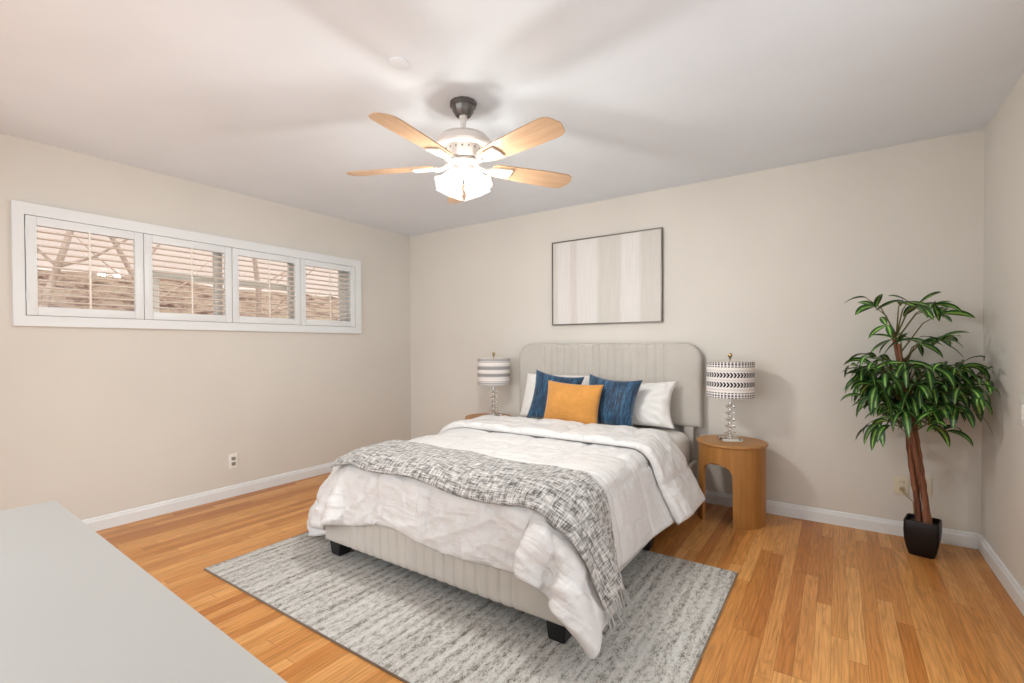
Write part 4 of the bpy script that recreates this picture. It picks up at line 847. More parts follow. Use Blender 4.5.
1,0,-1,1,0,0,0,-1,1,0,-1,1,0,-1,1,0,-1,1,0,0,0,-1,1,0,0,0,0,-1,0,0,0,1,0,0,0,0,0,0,0,30,-1,0,1,0,0,-1,1,-1,1,0,0,-1,1,0,0,0,0,0,-1,1,0,0,-1,1,0,0,0,0,0,0,0,0,0,-1,1,0,-1,1,0,-1,1,-1,1,0,0,0,-1,1,0,-1,1,0,-1,1,0,-1,1,0,0,0,-1,1,0,0,0,-1,0,1,0,0,0,0,-1,0,1,0,-1,0,0,0,
30,-1,0,1,0,0,0,0,0,-1,0,0,1,-1,1,-1,1,-1,0,1,-1,0,0,1,0,-1,0,1,0,0,0,-1,1,0,0,-1,1,0,-1,1,0,0,0,0,0,-1,1,0,-1,1,0,-1,1,0,-1,1,0,0,0,-1,1,0,0,0,0,-1,1,0,-1,1,0,0,0,0,0,-1,0,1,0,0,0,30,0,0,-1,1,0,0,0,0,0,0,0,0,0,0,0,-1,1,0,-1,1,0,0,0,-1,1,0,-1,0,1,0,0,-1,1,0,0,0,0,0,
0,0,-1,1,-1,1,0,-1,1,0,0,0,0,0,0,0,0,0,-1,1,0,0,0,-1,1,-1,1,0,0,0,-1,0,1,0,0,0,0,0,0,0,0,0,30,0,0,0,0,0,0,0,0,0,0,0,-1,1,0,2,-3,-2,-2,4,1,-1,1,-1,1,0,0,0,0,-1,1,0,0,-1,1,0,-1,1,0,-1,1,0,0,0,-1,1,0,0,0,-1,1,0,-1,1,0,-1,1,0,0,0,-1,1,0,0,0,0,0,0,0,0,0,-1,0,0,1,0,0,0,
0,0,-1,25,0,0,1,0,-1,1,-1,0,1,0,-1,1,0,1,-1,3,-3,3,-2,0,2,0,1,0,0,0,0,0,0,0,0,0,0,-1,1,0,0,0,0,0,0,-1,1,0,0,0,-1,1,0,-1,1,0,-1,1,0,0,0,-1,1,0,0,0,-1,1,0,0,-1,1,0,0,0,0,0,-1,0,0,0,0,0,1,26,-1,-1,0,0,0,-1,1,0,-1,0,0,1,2,1,-6,-2,9,1,1,-1,0,0,0,0,0,0,1,0,0,-1,1,0,0,0,0,
0,-1,1,0,-1,1,0,0,0,-1,1,0,-1,1,0,0,0,0,0,0,-1,1,0,0,0,-1,1,0,0,0,-1,1,-1,0,1,0,0,0,0,0,0,0,0,0,0,25,0,0,0,-1,1,0,-1,0,0,0,1,1,1,-4,1,5,-1,1,0,0,0,1,0,0,0,0,-1,1,0,0,-1,1,0,0,-1,1,0,-1,1,0,0,0,-1,1,0,0,0,0,0,0,-1,1,0,-1,1,0,0,0,-1,1,0,0,0,0,-1,1,0,0,0,-1,0,0,1,0,
0,0,0,0,0,0,26,0,0,-1,0,0,0,0,0,0,0,2,1,-3,-1,4,1,0,1,-2,2,0,-1,0,1,0,0,0,-1,1,0,0,-1,1,0,0,0,0,0,0,0,-1,1,0,0,0,-1,1,0,-1,1,0,0,0,0,0,0,-1,1,0,0,0,0,0,0,0,0,0,0,0,0,0,0,-1,0,0,0,0,1,0,-1,26,0,0,0,0,0,0,0,0,0,1,0,-1,-1,1,3,1,0,-1,1,-1,1,0,0,-1,1,0,0,0,-1,1,0,0,
-1,1,0,-1,1,0,-1,1,0,-1,1,-1,1,0,-1,1,0,0,0,-1,1,0,-1,1,0,0,0,0,0,-1,1,-1,1,0,-1,0,0,1,0,0,0,0,0,0,0,-1,0,1,27,0,0,0,0,-1,0,0,1,0,0,0,-1,1,3,0,-1,1,0,0,0,-1,1,0,0,-1,0,1,0,0,-1,1,0,0,-1,1,0,-1,1,0,0,0,0,0,0,0,0,0,0,0,-1,1,0,-1,1,0,0,0,-1,1,-1,1,0,0,0,0,-1,1,0,0,-1,0,
1,0,0,0,0,0,0,0,0,27,0,0,0,0,0,0,1,-1,1,0,-1,0,1,1,1,0,-1,0,0,1,0,-1,1,0,0,0,-1,1,0,0,-1,1,0,0,0,0,0,0,0,-1,1,0,0,0,-1,1,0,-1,1,0,0,0,0,0,0,-1,1,0,0,0,0,0,-1,1,-1,1,0,0,0,0,0,-1,0,1,0,0,0,0,0,-1,28,-1,1,0,0,0,0,0,1,0,0,0,0,1,0,-1,0,1,-1,1,-1,0,1,-1,0,1,0,0,-1,1,
0,0,-1,1,0,-1,1,0,-1,1,0,0,0,-1,1,0,-1,1,0,0,0,-1,1,0,-1,1,0,0,0,-1,1,-1,1,0,0,0,0,0,0,0,0,0,0,0,-1,0,0,1,-1,0,1,27,1,0,0,0,0,1,-1,0,1,0,0,1,0,0,0,0,-1,0,0,1,0,0,0,0,-1,1,0,0,-1,1,0,0,-1,1,0,-1,1,0,0,0,-1,1,0,-1,1,0,0,0,-1,1,0,0,0,0,0,0,-1,1,0,0,0,-1,1,-1,1,0,-1,0,
0,0,0,1,0,0,0,0,-1,1,0,-1,29,0,-1,0,0,1,-1,1,1,-1,0,1,0,0,0,0,0,-1,1,0,-1,1,-1,1,0,0,-1,1,0,0,-1,1,0,0,0,0,0,0,0,-1,1,0,0,0,0,0,0,-1,1,0,0,0,-1,1,0,-1,1,0,0,0,-1,1,0,0,0,0,-1,1,0,0,0,0,-1,1,0,0,0,0,0,-1,1,29,-1,0,1,0,0,0,1,-1,0,1,0,0,0,-1,0,0,1,0,-1,1,-1,1,-1,1,0,0,
0,0,0,0,-1,1,0,-1,1,0,-1,1,0,0,0,-1,1,0,-1,1,0,0,0,-1,1,0,-1,1,0,0,0,-1,1,0,0,0,-1,1,-1,1,0,0,0,0,0,0,-1,0,0,1,-1,0,1,-1,29,0,0,-1,1,0,1,-1,1,0,0,0,-1,0,1,0,0,0,-1,1,0,0,0,0,-1,1,0,-1,1,0,0,0,-1,1,0,-1,1,0,0,0,-1,1,0,-1,1,0,0,0,-1,1,0,0,0,0,0,0,-1,1,0,0,0,-1,1,0,-1,1,
0,-1,0,0,1,0,0,0,0,0,-1,1,0,-1,0,29,0,0,0,0,0,0,1,-1,1,0,-1,1,0,0,0,0,-1,1,0,-1,1,-1,1,0,-1,1,0,-1,1,0,0,0,0,0,0,0,0,-1,1,0,-1,1,0,0,0,-1,1,0,0,0,-1,1,0,-1,1,0,-1,1,-1,1,0,-1,1,0,0,-1,1,0,0,-1,0,1,0,0,0,0,0,-1,1,-1,30,0,-1,1,-1,0,1,-1,1,0,-1,1,0,0,0,-1,0,1,0,-1,1,-1,1,-1,
1,0,-1,1,0,-1,1,0,0,-1,1,0,-1,1,0,-1,1,0,0,0,-1,1,0,0,0,-1,1,0,-1,1,0,0,0,0,0,0,-1,1,0,0,0,-1,1,0,0,0,0,0,-1,1,0,-1,0,0,1,-1,0,29,0,1,-1,1,0,-1,1,0,-1,1,0,0,0,-1,1,0,0,-1,1,0,0,0,0,-1,1,0,-1,1,0,-1,1,0,0,0,0,0,-1,1,0,0,0,-1,1,0,0,0,-1,1,0,0,0,0,0,0,-1,1,0,-1,1,0,0,0,
-1,1,0,0,-1,0,0,1,0,0,-1,0,1,0,-1,0,0,0,30,0,-1,0,0,1,0,0,-1,1,0,0,-1,0,1,0,0,-1,1,0,-1,1,-1,1,0,-1,1,0,0,0,0,-1,1,0,-1,1,0,0,0,0,-1,1,0,0,0,-1,1,0,-1,1,-1,1,0,-1,1,0,-1,1,0,0,0,-1,1,0,-1,1,-1,1,0,0,-1,1,0,0,0,-1,0,0,-1,0,1,30,-1,0,1,0,-1,1,-1,1,0,0,-1,1,0,0,0,-1,1,0,-1,1,
-1,1,-1,1,0,0,0,-1,1,0,0,-1,1,0,-1,1,0,-1,1,0,0,0,-1,1,0,-1,1,0,0,0,-1,1,0,-1,1,0,0,0,-1,1,0,0,0,0,0,0,0,0,0,0,-1,1,-1,0,0,0,0,0,0,-1,29,1,0,-1,0,1,-1,1,0,0,-1,1,0,0,-1,0,1,0,0,0,0,0,0,0,0,0,-1,1,0,-1,1,0,0,-1,1,0,-1,1,0,0,0,-1,1,0,-1,1,0,0,0,-1,1,0,0,0,0,0,0,-1,1,0,
0,0,-1,1,0,0,0,0,-1,0,1,0,-1,1,-1,0,-1,0,0,0,0,30,-1,1,0,0,-1,1,0,0,-1,1,0,0,-1,1,0,0,0,-1,1,-1,1,-1,1,-1,1,0,-1,1,0,-1,1,0,0,0,0,0,0,0,-1,1,0,-1,1,0,0,0,-1,1,0,0,0,-1,1,0,-1,1,0,0,0,-1,1,0,0,0,-1,1,-1,1,0,-1,0,0,-1,0,0,0,0,-1,0,1,30,0,-1,1,0,0,0,-1,0,1,0,-1,0,1,0,0,0,-1,
1,0,0,0,0,-1,1,-1,1,0,-1,1,0,-1,1,0,-1,1,0,-1,1,0,0,0,0,0,0,-1,1,0,0,0,-1,1,0,-1,1,0,0,0,-1,1,0,0,0,-1,1,0,0,0,-1,0,-1,0,-1,0,0,0,0,0,1,0,0,29,1,0,-1,0,1,0,0,0,0,-1,1,0,0,0,-1,0,1,0,-1,1,-1,1,0,0,0,-1,1,0,0,0,0,0,0,0,0,0,0,0,0,-1,1,0,-1,1,0,-1,1,-1,1,0,-1,1,0,0,0,-1,
1,0,-1,1,-1,1,0,-1,1,-1,1,0,-1,0,-1,0,0,0,0,0,0,0,0,0,30,-1,1,0,0,0,-1,1,0,-1,1,0,0,0,-1,1,0,0,0,0,0,0,-1,1,-1,1,0,0,0,-1,1,0,-1,1,0,-1,1,0,-1,1,0,-1,1,0,-1,1,0,0,0,-1,1,0,0,0,-1,1,0,0,0,0,0,0,-1,1,0,0,0,-1,1,0,0,0,0,0,0,0,0,0,0,0,0,30,0,-1,1,0,-1,1,0,-1,1,0,0,-1,0,1,
0,0,0,-1,1,-1,1,0,0,0,0,0,-1,1,0,-1,1,0,-1,1,0,-1,1,0,-1,1,0,0,0,0,0,0,-1,1,0,0,0,-1,1,0,0,0,-1,1,0,-1,1,0,0,0,-1,1,0,0,0,0,0,0,-1,0,0,0,0,0,0,1,29,1,0,-1,0,1,0,-1,1,0,0,-1,1,0,0,0,0,-1,1,-1,1,-1,1,-1,1,-1,1,0,-1,1,0,-1,1,0,-1,1,0,0,0,0,0,0,-1,1,0,-1,1,0,0,0,-1,1,0,0,
0,-1,1,0,-1,1,0,0,0,-1,1,0,0,0,-1,0,0,0,0,1,0,0,0,0,0,0,-1,30,-1,0,1,0,0,-1,1,0,0,-1,1,0,0,0,0,-1,1,0,0,0,0,0,0,0,0,-1,1,0,0,0,0,0,0,0,-1,1,-1,1,0,-1,1,0,-1,1,0,-1,1,-1,1,0,-1,1,-1,1,0,-1,1,0,0,0,-1,1,0,0,0,-1,1,0,0,0,0,0,0,0,0,0,0,0,0,0,30,0,0,-1,1,-1,1,0,0,-1,1,0,
0,0,-1,0,1,0,0,0,-1,1,-1,1,-1,1,0,0,0,-1,1,0,-1,1,0,0,0,0,-1,1,0,0,0,0,-1,1,0,0,0,-1,1,0,0,0,-1,1,0,0,0,-1,1,0,0,0,-1,1,0,-1,1,0,0,0,0,0,0,-1,0,1,0,0,0,29,1,0,0,-1,1,0,0,-1,1,0,0,0,-1,1,0,0,0,-1,1,0,0,0,0,0,-1,1,-1,1,0,-1,1,0,-1,1,0,-1,1,0,0,0,-1,1,0,0,0,0,-1,1,0,0,
0,-1,1,0,0,0,-1,1,0,0,0,-1,1,0,-1,1,0,-1,0,0,1,-1,0,0,1,0,-1,0,1,0,30,-1,0,1,0,0,-1,0,1,0,0,-1,0,1,0,0,0,-1,1,-1,1,-1,1,-1,1,0,0,0,-1,1,0,0,0,0,0,0,0,0,0,-1,1,0,-1,1,0,-1,1,0,0,0,-1,1,0,-1,1,-1,1,0,-1,1,-1,1,0,-1,1,0,0,0,0,0,0,-1,1,0,0,0,0,0,0,-1,0,29,1,0,-1,1,-1,1,0,0,
0,-1,1,0,0,0,0,-1,1,0,0,0,0,0,0,0,0,-1,1,0,-1,1,-1,1,0,-1,1,0,-1,1,0,-1,1,0,-1,1,0,-1,1,-1,1,0,-1,1,0,0,0,-1,1,0,0,0,0,0,0,0,0,-1,1,0,0,0,0,0,0,0,0,0,0,0,0,0,30,-1,0,1,-1,1,0,0,-1,0,1,0,0,0,0,-1,1,0,0,0,-1,1,-1,1,-1,1,0,-1,1,0,0,0,-1,1,0,-1,1,0,-1,1,0,-1,1,0,-1,1,0,0,
0,-1,1,0,0,0,-1,1,0,0,0,0,0,-1,1,0,-1,1,0,-1,1,0,0,0,0,0,0,0,0,0,0,0,0,30,0,0,0,0,0,-1,0,1,0,0,0,0,0,0,0,0,0,-1,1,0,0,0,-1,1,-1,1,0,0,0,-1,1,0,-1,1,0,-1,1,0,0,0,0,0,0,0,0,0,-1,1,0,0,0,-1,1,0,0,0,-1,1,-1,1,0,-1,1,0,0,0,0,-1,0,0,0,1,0,0,-1,0,0,1,0,0,33,0,3,7,9,11,
12,12,15,15,16,16,16,16,11,1,-1,6,14,18,15,4,-6,-6,-3,3,5,6,7,6,13,8,6,-3,10,-2,0,-2,-2,-4,-4,-6,-5,-5,-5,-3,-3,-1,-1,0,1,0,2,1,1,2,1,1,1,1,0,1,3,11,13,5,-10,-15,-16,-16,-13,-10,-7,-5,-8,-12,-16,-21,-23,-27,-26,2,7,5,3,1,1,0,0,-1,0,0,0,1,0,3,2,0,0,-1,0,1,3,1,0,1,0,0,0,-2,3,-9,7,-5,3,-10,11,-3,1,1,1,0,1,0,0,1,
0,0,0,0,0,0,1,-1,0,1,-1,0,0,0,0,0,-1,-1,-1,-1,0,1,-1,0,1,1,1,0,-2,-2,-3,-4,-3,-2,0,-1,15,0,3,1,1,-1,0,0,-1,0,0,1,0,0,2,3,1,-1,-1,0,1,2,2,0,0,1,0,-1,1,-5,5,-12,10,1,-3,-2,2,0,0,0,1,0,1,1,0,0,1,0,0,0,0,-1,1,0,-1,0,1,0,-1,0,0,0,-1,-2,1,0,-1,0,0,1,1,0,0,-1,-4,-5,-4,-1,-2,1,0,16,3,0,
-1,1,1,0,0,0,-1,-1,0,0,2,0,4,2,0,-2,-2,1,3,2,0,0,0,-1,2,-2,3,-7,6,-9,7,-1,-4,3,1,0,0,0,1,0,0,0,1,0,-1,1,0,-1,1,-1,0,1,0,-1,0,1,-1,0,0,0,-1,-1,0,0,0,1,0,0,1,0,-5,-5,-4,-1,-2,0,-1,1,16,3,-1,1,-1,1,1,0,0,0,-1,0,0,0,1,3,3,-1,-1,-1,-1,3,3,0,1,-1,1,-1,1,-6,6,-6,5,-8,7,-1,0,0,0,1,0,0,
0,0,1,0,0,1,-1,0,1,-1,0,0,0,0,0,0,-1,1,0,-1,0,-1,0,-2,1,0,0,1,2,0,-4,-6,-5,-2,-2,0,1,0,0,10,6,3,0,1,-1,0,2,0,-1,0,-1,0,0,1,1,4,1,-2,-2,1,1,3,2,-1,0,0,1,-2,1,-4,4,-4,4,-1,1,-1,0,0,0,0,1,0,0,0,0,0,0,1,0,-1,1,0,0,-1,0,0,0,1,-1,0,1,-1,-2,-1,0,0,1,0,1,0,-2,-6,-6,-2,-1,-1,1,0,1,0,
11,2,2,3,1,0,1,0,0,1,0,-2,-1,0,1,3,1,2,0,-2,-2,2,4,1,1,0,0,-1,0,0,1,-2,1,-2,2,-1,0,0,0,0,1,-1,1,0,1,-1,1,0,-1,0,1,0,0,0,0,0,0,0,-1,1,0,0,-1,-1,-1,-3,1,2,1,0,-1,-6,-8,-2,-1,0,1,1,0,1,0,10,1,5,1,1,2,0,0,1,0,0,0,-1,-1,-1,1,4,3,0,-2,-2,0,4,1,2,1,-1,-1,-2,2,0,0,-2,2,-1,0,0,1,0,
0,-1,1,0,1,-1,1,-1,1,0,0,0,0,-1,0,0,0,0,0,1,-1,1,0,1,-3,-2,-2,-6,-2,12,0,-7,-8,-3,0,1,1,2,0,2,0,0,22,-25,-5,11,6,5,5,1,0,1,0,1,0,-2,-1,1,2,3,2,-1,-4,-1,4,3,1,0,-1,0,2,-1,-1,-2,2,-1,0,0,0,-1,0,0,1,0,0,1,0,1,0,0,0,0,0,-1,1,0,0,0,0,0,0,0,-1,0,1,-1,-2,-7,-2,3,-5,4,-6,-4,1,2,1,2,0,1,
-1,1,0,-6,28,-11,-7,1,3,3,7,2,1,1,0,0,0,-2,-1,1,4,2,0,-1,-4,-1,9,0,0,0,-2,0,0,-1,0,-1,0,-1,-1,0,0,1,0,1,0,1,0,1,0,1,-1,1,0,-1,1,0,0,-1,0,0,0,-1,1,0,0,-4,5,-6,-6,3,4,-1,-15,1,0,4,2,1,0,0,-1,-1,-3,-1,19,-30,30,-6,0,1,0,0,3,2,2,0,1,0,0,-2,0,1,4,2,-1,1,-4,-3,7,-1,0,-1,0,-1,-1,0,-1,-1,-1,0,
0,0,0,1,-1,2,0,0,1,0,0,1,0,0,1,-1,0,-1,1,0,-1,0,0,-1,1,0,3,-4,-7,3,2,1,-14,0,-2,7,3,-1,-1,-2,-2,-3,-2,-2,-2,5,18,-39,14,6,3,1,1,2,3,3,4,1,0,1,0,-3,-1,4,0,3,-5,-2,1,-3,3,0,1,-1,-1,0,-2,0,-1,0,-1,0,0,0,0,1,0,1,1,0,1,0,0,0,0,0,0,-1,1,-1,0,0,-1,1,0,-1,0,-1,-2,1,3,1,-12,0,3,6,0,-5,-3,-3,
-3,-3,-1,-1,-1,0,-3,-15,33,-6,-4,-4,0,-1,2,2,4,3,5,5,2,2,0,-1,-6,-1,-2,0,-1,-1,0,-1,1,0,0,0,-1,0,-1,-1,-1,1,-1,0,0,0,1,1,0,1,1,-1,1,0,0,0,-1,1,0,-1,0,-1,1,0,-1,0,0,0,0,-1,1,2,-3,1,2,3,-3,-8,-4,-3,-2,0,0,-1,0,0,0,-21,32,-29,2,1,2,1,3,1,2,1,3,3,5,5,8,4,-16,-2,2,1,1,0,0,-1,0,-1,-1,0,0,0,-1,-2,
1,0,-1,0,0,0,1,0,0,0,0,0,1,0,0,0,0,0,0,0,-1,0,0,0,0,0,0,0,0,0,2,1,1,2,2,1,-5,-9,-1,-1,0,0,-1,1,0,-1,1,-1,4,-20,17,2,0,0,1,-2,1,-1,-1,0,-1,0,1,1,1,2,0,0,2,0,-1,-1,1,-3,1,-1,-1,-1,-1,0,1,-1,0,0,0,0,0,0,0,0,1,0,0,0,0,0,0,0,0,-1,0,1,0,0,-1,0,0,0,0,0,1,1,2,1,2,0,-1,-8,1,0,
0,0,1,1,-1,1,0,-1,-1,14,11,-8,-4,2,-1,-1,0,-2,0,0,-1,0,-2,-1,-5,-2,5,0,1,-1,1,-1,0,-2,1,-3,0,0,-1,0,0,0,0,0,0,0,0,0,0,0,0,0,0,0,0,0,0,0,0,0,0,0,0,0,0,0,0,0,0,0,0,0,0,2,2,0,-1,-7,6,-1,0,0,1,-1,0,1,-1,0,0,0,-19,10,23,-2,-22,7,3,2,0,0,-1,-1,-1,0,0,2,-1,3,0,0,1,-1,0,0,-1,-1,0,-1,-1,1,
0,1,-1,1,0,-1,1,-1,1,0,-1,1,0,-1,0,0,0,0,0,0,0,0,0,0,0,0,0,0,0,0,0,0,0,1,0,1,-1,0,3,-4,1,0,1,-1,1,-1,0,-1,1,-1,1,6,-17,-9,10,26,-25,-4,0,2,1,1,2,3,2,2,1,0,0,1,0,0,0,1,-2,1,-1,0,0,0,0,0,-1,1,-1,0,1,-1,1,-1,0,1,-2,1,1,0,0,0,0,0,0,0,-1,0,0,0,0,0,0,1,0,0,0,0,-1,1,0,0,0,0,
0,0,0,-1,1,-1,1,-1,1,-1,1,0,-3,17,1,-2,-24,26,-2,-9,2,-2,-1,-1,-1,0,-1,0,0,1,-1,1,0,0,0,1,-1,0,-1,0,0,0,0,0,0,0,0,0,0,0,0,0,0,1,-1,0,0,0,0,0,0,0,0,1,0,0,-1,0,1,0,-1,0,0,0,0,0,0,1,0,0,0,1,-1,0,1,-1,1,-1,0,0,0,0,0,2,-12,10,-16,22,-17,6,11,-10,2,2,1,0,-1,1,0,-1,0,1,0,0,0,0,-1,0,1,0,
0,0,-1,1,0,-1,1,0,-1,1,-1,1,0,-1,1,-1,0,1,-1,0,1,0,-1,0,0,0,0,2,-1,-1,1,-1,1,0,0,0,0,0,-1,1,0,0,0,0,1,-1,0,0,0,0,0,0,0,0,-12,11,-6,6,-12,12,-2,-4,8,-1,0,0,0,1,0,0,0,-1,0,0,0,0,0,1,0,-1,0,0,0,1,-1,0,1,-1,0,1,-1,1,-1,0,1,-1,1,0,-1,1,0,-1,0,1,0,0,0,0,-1,1,0,-1,1,-1,0,0,0,0,0,1,
0,0,0,0,0,-1,1,0,0,0,0,0,0,0,0,-3,0,-2,2,4,-1,-1,2,0,0,0,0,0,-1,0,0,0,1,1,-1,0,0,0,-1,0,1,-1,0,0,0,0,1,0,-1,0,1,-1,0,0,0,0,0,0,0,0,0,0,0,0,0,0,0,0,0,0,0,0,0,1,-1,1,0,0,0,0,-1,0,0,1,0,0,0,-1,1,-1,1,0,0,0,0,0,-1,-2,0,1,2,0,1,-1,0,1,0,0,-1,1,0,0,-1,2,-4,2,0,0,0,1,
-1,0,1,0,0,0,0,-1,0,1,0,-1,1,0,0,0,0,0,0,0,0,0,0,0,0,0,0,0,0,0,0,0,0,0,-1,1,-1,0,0,0,0,1,0,0,0,-1,1,0,0,0,0,0,0,0,0,0,0,-2,0,0,1,2,-1,0,1,0,0,-1,0,1,0,0,0,0,-5,3,2,1,0,-1,-1,1,-1,0,0,0,0,0,0,0,0,0,0,0,0,0,0,0,0,0,0,0,0,0,0,0,0,0,0,0,0,0,0,0,0,0,0,0,0,0,
0,0,0,0,0,1,0,0,0,0,0,0,0,0,0,0,0,0,-1,-2,0,3,0,1,0,0,0,-1,1,0,0,-1,0,1,-4,2,1,0,2,-3,1,1,0,0,0,0,0,0,0,0,0,0,0,0,0,0,0,0,0,0,0,0,0,0,0,0,0,0,0,0,0,0,0,0,0,0,0,0,0,0,0,0,0,0,0,0,-1,1,0,0,0,0,0,-1,1,0,0,0,0,-2,-1,0,1,1,0,0,0,0,1,0,0,0,1,1,-1,4,7,2,-12,-5,
3,0,3,-2,-1,0,0,0,0,0,0,0,0,0,0,0,0,0,0,0,0,0,0,0,0,0,0,0,0,0,0,0,0,0,0,0,0,0,0,0,0,0,0,0,0,1,0,0,0,-1,1,0,-1,1,0,0,0,0,0,0,-8,0,0,0,0,0,0,0,0,0,0,-1,0,1,-1,0,6,-7,5,19,-2,-3,-3,-6,-1,2,0,0,0,0,0,0,0,0,0,0,0,0,0,0,0,-1,0,0,0,0,0,0,0,0,1,0,0,0,0,0,0,0,0,0,
0,0,0,0,0,-1,0,1,0,0,0,0,0,0,0,0,0,0,0,0,0,-9,0,0,-1,0,0,0,0,0,0,-1,1,0,1,1,-7,-2,14,8,-6,-1,-4,0,4,3,-1,0,0,0,0,0,0,0,0,0,0,0,0,0,0,0,1,0,0,0,0,0,0,0,0,-1,0,0,0,0,0,0,0,0,0,0,0,0,0,0,1,0,-1,1,0,0,-1,1,0,-1,1,0,0,0,0,0,-8,-1,0,0,0,0,-1,0,0,0,0,1,2,0,-3,1,7,6,
-4,-5,-3,6,4,-2,0,1,-1,0,0,0,0,0,0,0,0,0,0,0,0,0,0,0,0,0,0,0,0,0,0,0,0,0,0,0,0,0,0,1,0,0,0,0,0,-1,0,0,0,1,-1,0,1,0,-1,1,0,0,-1,1,0,0,0,-8,0,-1,1,-1,0,1,-1,0,0,1,1,0,-2,-2,5,5,0,-1,-5,7,2,-2,1,-1,0,1,0,0,0,0,0,0,0,0,0,0,0,0,0,0,0,0,0,0,0,0,0,0,0,0,0,0,0,0,0,0,
-1,0,0,0,0,0,1,0,0,0,0,0,0,0,0,0,0,0,0,0,0,0,0,1,-8,0,0,0,0,0,0,0,0,0,1,0,0,-2,3,4,0,0,-1,2,2,0,-1,0,1,-1,0,0,0,0,0,0,0,0,0,0,0,0,0,0,0,0,0,0,0,0,0,0,0,0,0,0,0,0,0,0,0,0,0,0,0,0,0,1,-1,0,0,0,1,0,0,0,0,-1,1,-1,1,0,0,0,0,-7,0,0,0,0,0,-1,1,0,1,0,0,-2,2,3,
2,0,-1,1,4,-2,-1,1,-1,0,1,0,0,0,0,0,0,0,0,0,0,0,0,0,0,0,0,0,0,0,0,0,0,0,0,0,0,0,0,0,0,0,0,0,0,0,0,0,-1,1,0,0,0,0,0,0,0,0,0,0,0,0,-1,1,1,-1,-7,0,1,-1,1,-1,1,0,1,-1,1,-1,0,2,2,1,0,-1,-1,3,-1,-1,2,1,0,-1,0,0,0,0,0,0,0,0,0,0,0,0,0,0,0,0,0,0,0,0,0,0,0,0,0,0,0,0,
0,0,0,0,0,0,0,0,0,0,0,0,1,0,-1,1,-1,1,0,0,0,0,0,1,-1,0,1,-6,0,0,0,0,1,0,0,0,1,-1,1,1,2,0,-1,0,0,-4,3,7,-1,-3,0,0,1,0,0,0,0,0,0,0,0,0,0,0,0,0,0,0,0,0,0,0,0,0,0,0,0,0,0,0,0,0,0,0,0,0,0,0,0,0,0,-1,1,-1,0,1,-1,1,0,0,0,0,0,0,0,1,0,0,-5,0,0,0,0,0,0,1,0,0,1,0,
2,-1,1,0,0,-2,8,-2,-6,2,2,-1,0,0,0,0,0,0,0,0,0,0,0,0,0,0,0,0,0,0,0,0,0,0,0,0,0,0,0,0,0,0,0,0,0,0,0,0,0,0,0,0,1,-1,1,0,0,0,0,-1,1,0,0,0,0,0,0,0,1,-5,0,0,0,0,0,1,0,1,1,0,0,1,0,0,0,0,2,-2,0,2,-1,0,1,0,-1,0,0,0,0,0,0,0,0,0,0,0,0,0,0,0,0,0,0,0,0,0,0,0,0,0,
0,0,0,0,1,0,0,0,0,0,0,0,0,-1,1,-1,1,0,0,0,0,0,0,0,1,-1,0,1,0,0,-4,0,-1,1,0,1,0,0,0,1,0,1,0,1,0,-1,0,1,-1,1,1,0,-1,0,0,1,0,0,0,0,0,0,0,0,0,0,0,0,0,0,0,0,0,0,0,0,0,0,0,0,0,0,0,0,0,-1,0,0,0,0,0,0,0,0,0,0,1,0,0,0,0,0,0,0,0,0,1,0,-1,1,0,-2,-2,0,0,1,-1,1,1,1,
-1,1,1,-1,0,0,1,0,-1,1,0,-1,1,1,-1,1,-1,0,0,0,0,0,0,0,0,0,0,0,0,0,0,0,0,0,0,0,0,0,0,0,0,0,0,0,0,0,0,0,0,0,0,0,0,0,0,1,0,-1,0,0,1,0,0,0,0,0,0,0,0,1,0,1,-2,0,-1,0,0,1,0,0,0,1,1,-1,1,0,-1,0,0,1,0,0,0,0,0,1,-1,1,0,0,0,0,0,0,0,0,0,0,0,0,0,0,0,0,0,0,0,0,0,0,
0,0,0,0,0,0,0,0,0,0,0,0,0,0,0,0,-1,0,1,0,0,0,-1,1,-1,1,0,0,1,0,0,1,0,0,-2,-1,0,0,1,0,1,0,1,-1,1,0,0,0,0,0,0,0,0,0,0,0,0,0,0,0,0,0,0,0,0,0,0,0,0,0,0,0,0,0,0,0,0,0,0,0,0,0,0,0,0,0,0,0,0,0,0,0,0,0,0,0,0,0,0,1,0,0,0,0,0,0,0,0,1,-1,1,0,1,0,0,-2,0,-1,1,0,
1,0,0,0,1,0,0,0,0,0,0,0,0,0,0,1,0,-1,1,-1,1,0,0,0,0,0,0,0,0,0,0,0,0,0,0,0,0,0,0,0,0,0,0,0,0,0,0,0,0,0,0,0,0,0,0,0,0,0,0,0,0,0,0,-1,1,0,0,0,1,-1,2,0,1,-1,1,0,-1,-2,1,0,0,0,1,0,0,0,0,1,0,0,0,0,0,0,1,0,-1,0,1,-1,1,-1,0,0,0,0,0,0,0,0,0,0,0,0,0,0,0,0,0,0,
0,0,0,0,0,0,0,0,0,0,0,0,0,0,0,0,0,0,0,0,0,1,0,0,0,0,0,1,0,0,1,-1,1,0,1,0,0,-2,0,0,0,1,0,0,1,0,0,0,-1,1,0,0,0,0,0,-1,1,1,-1,0,1,-1,0,0,0,0,0,0,0,0,0,0,0,0,0,0,0,0,0,1,0,-1,0,0,0,0,0,0,0,0,0,0,0,0,1,0,0,0,0,0,0,0,-1,0,1,0,0,0,0,1,0,1,1,0,1,-1,0,0,-1,0,
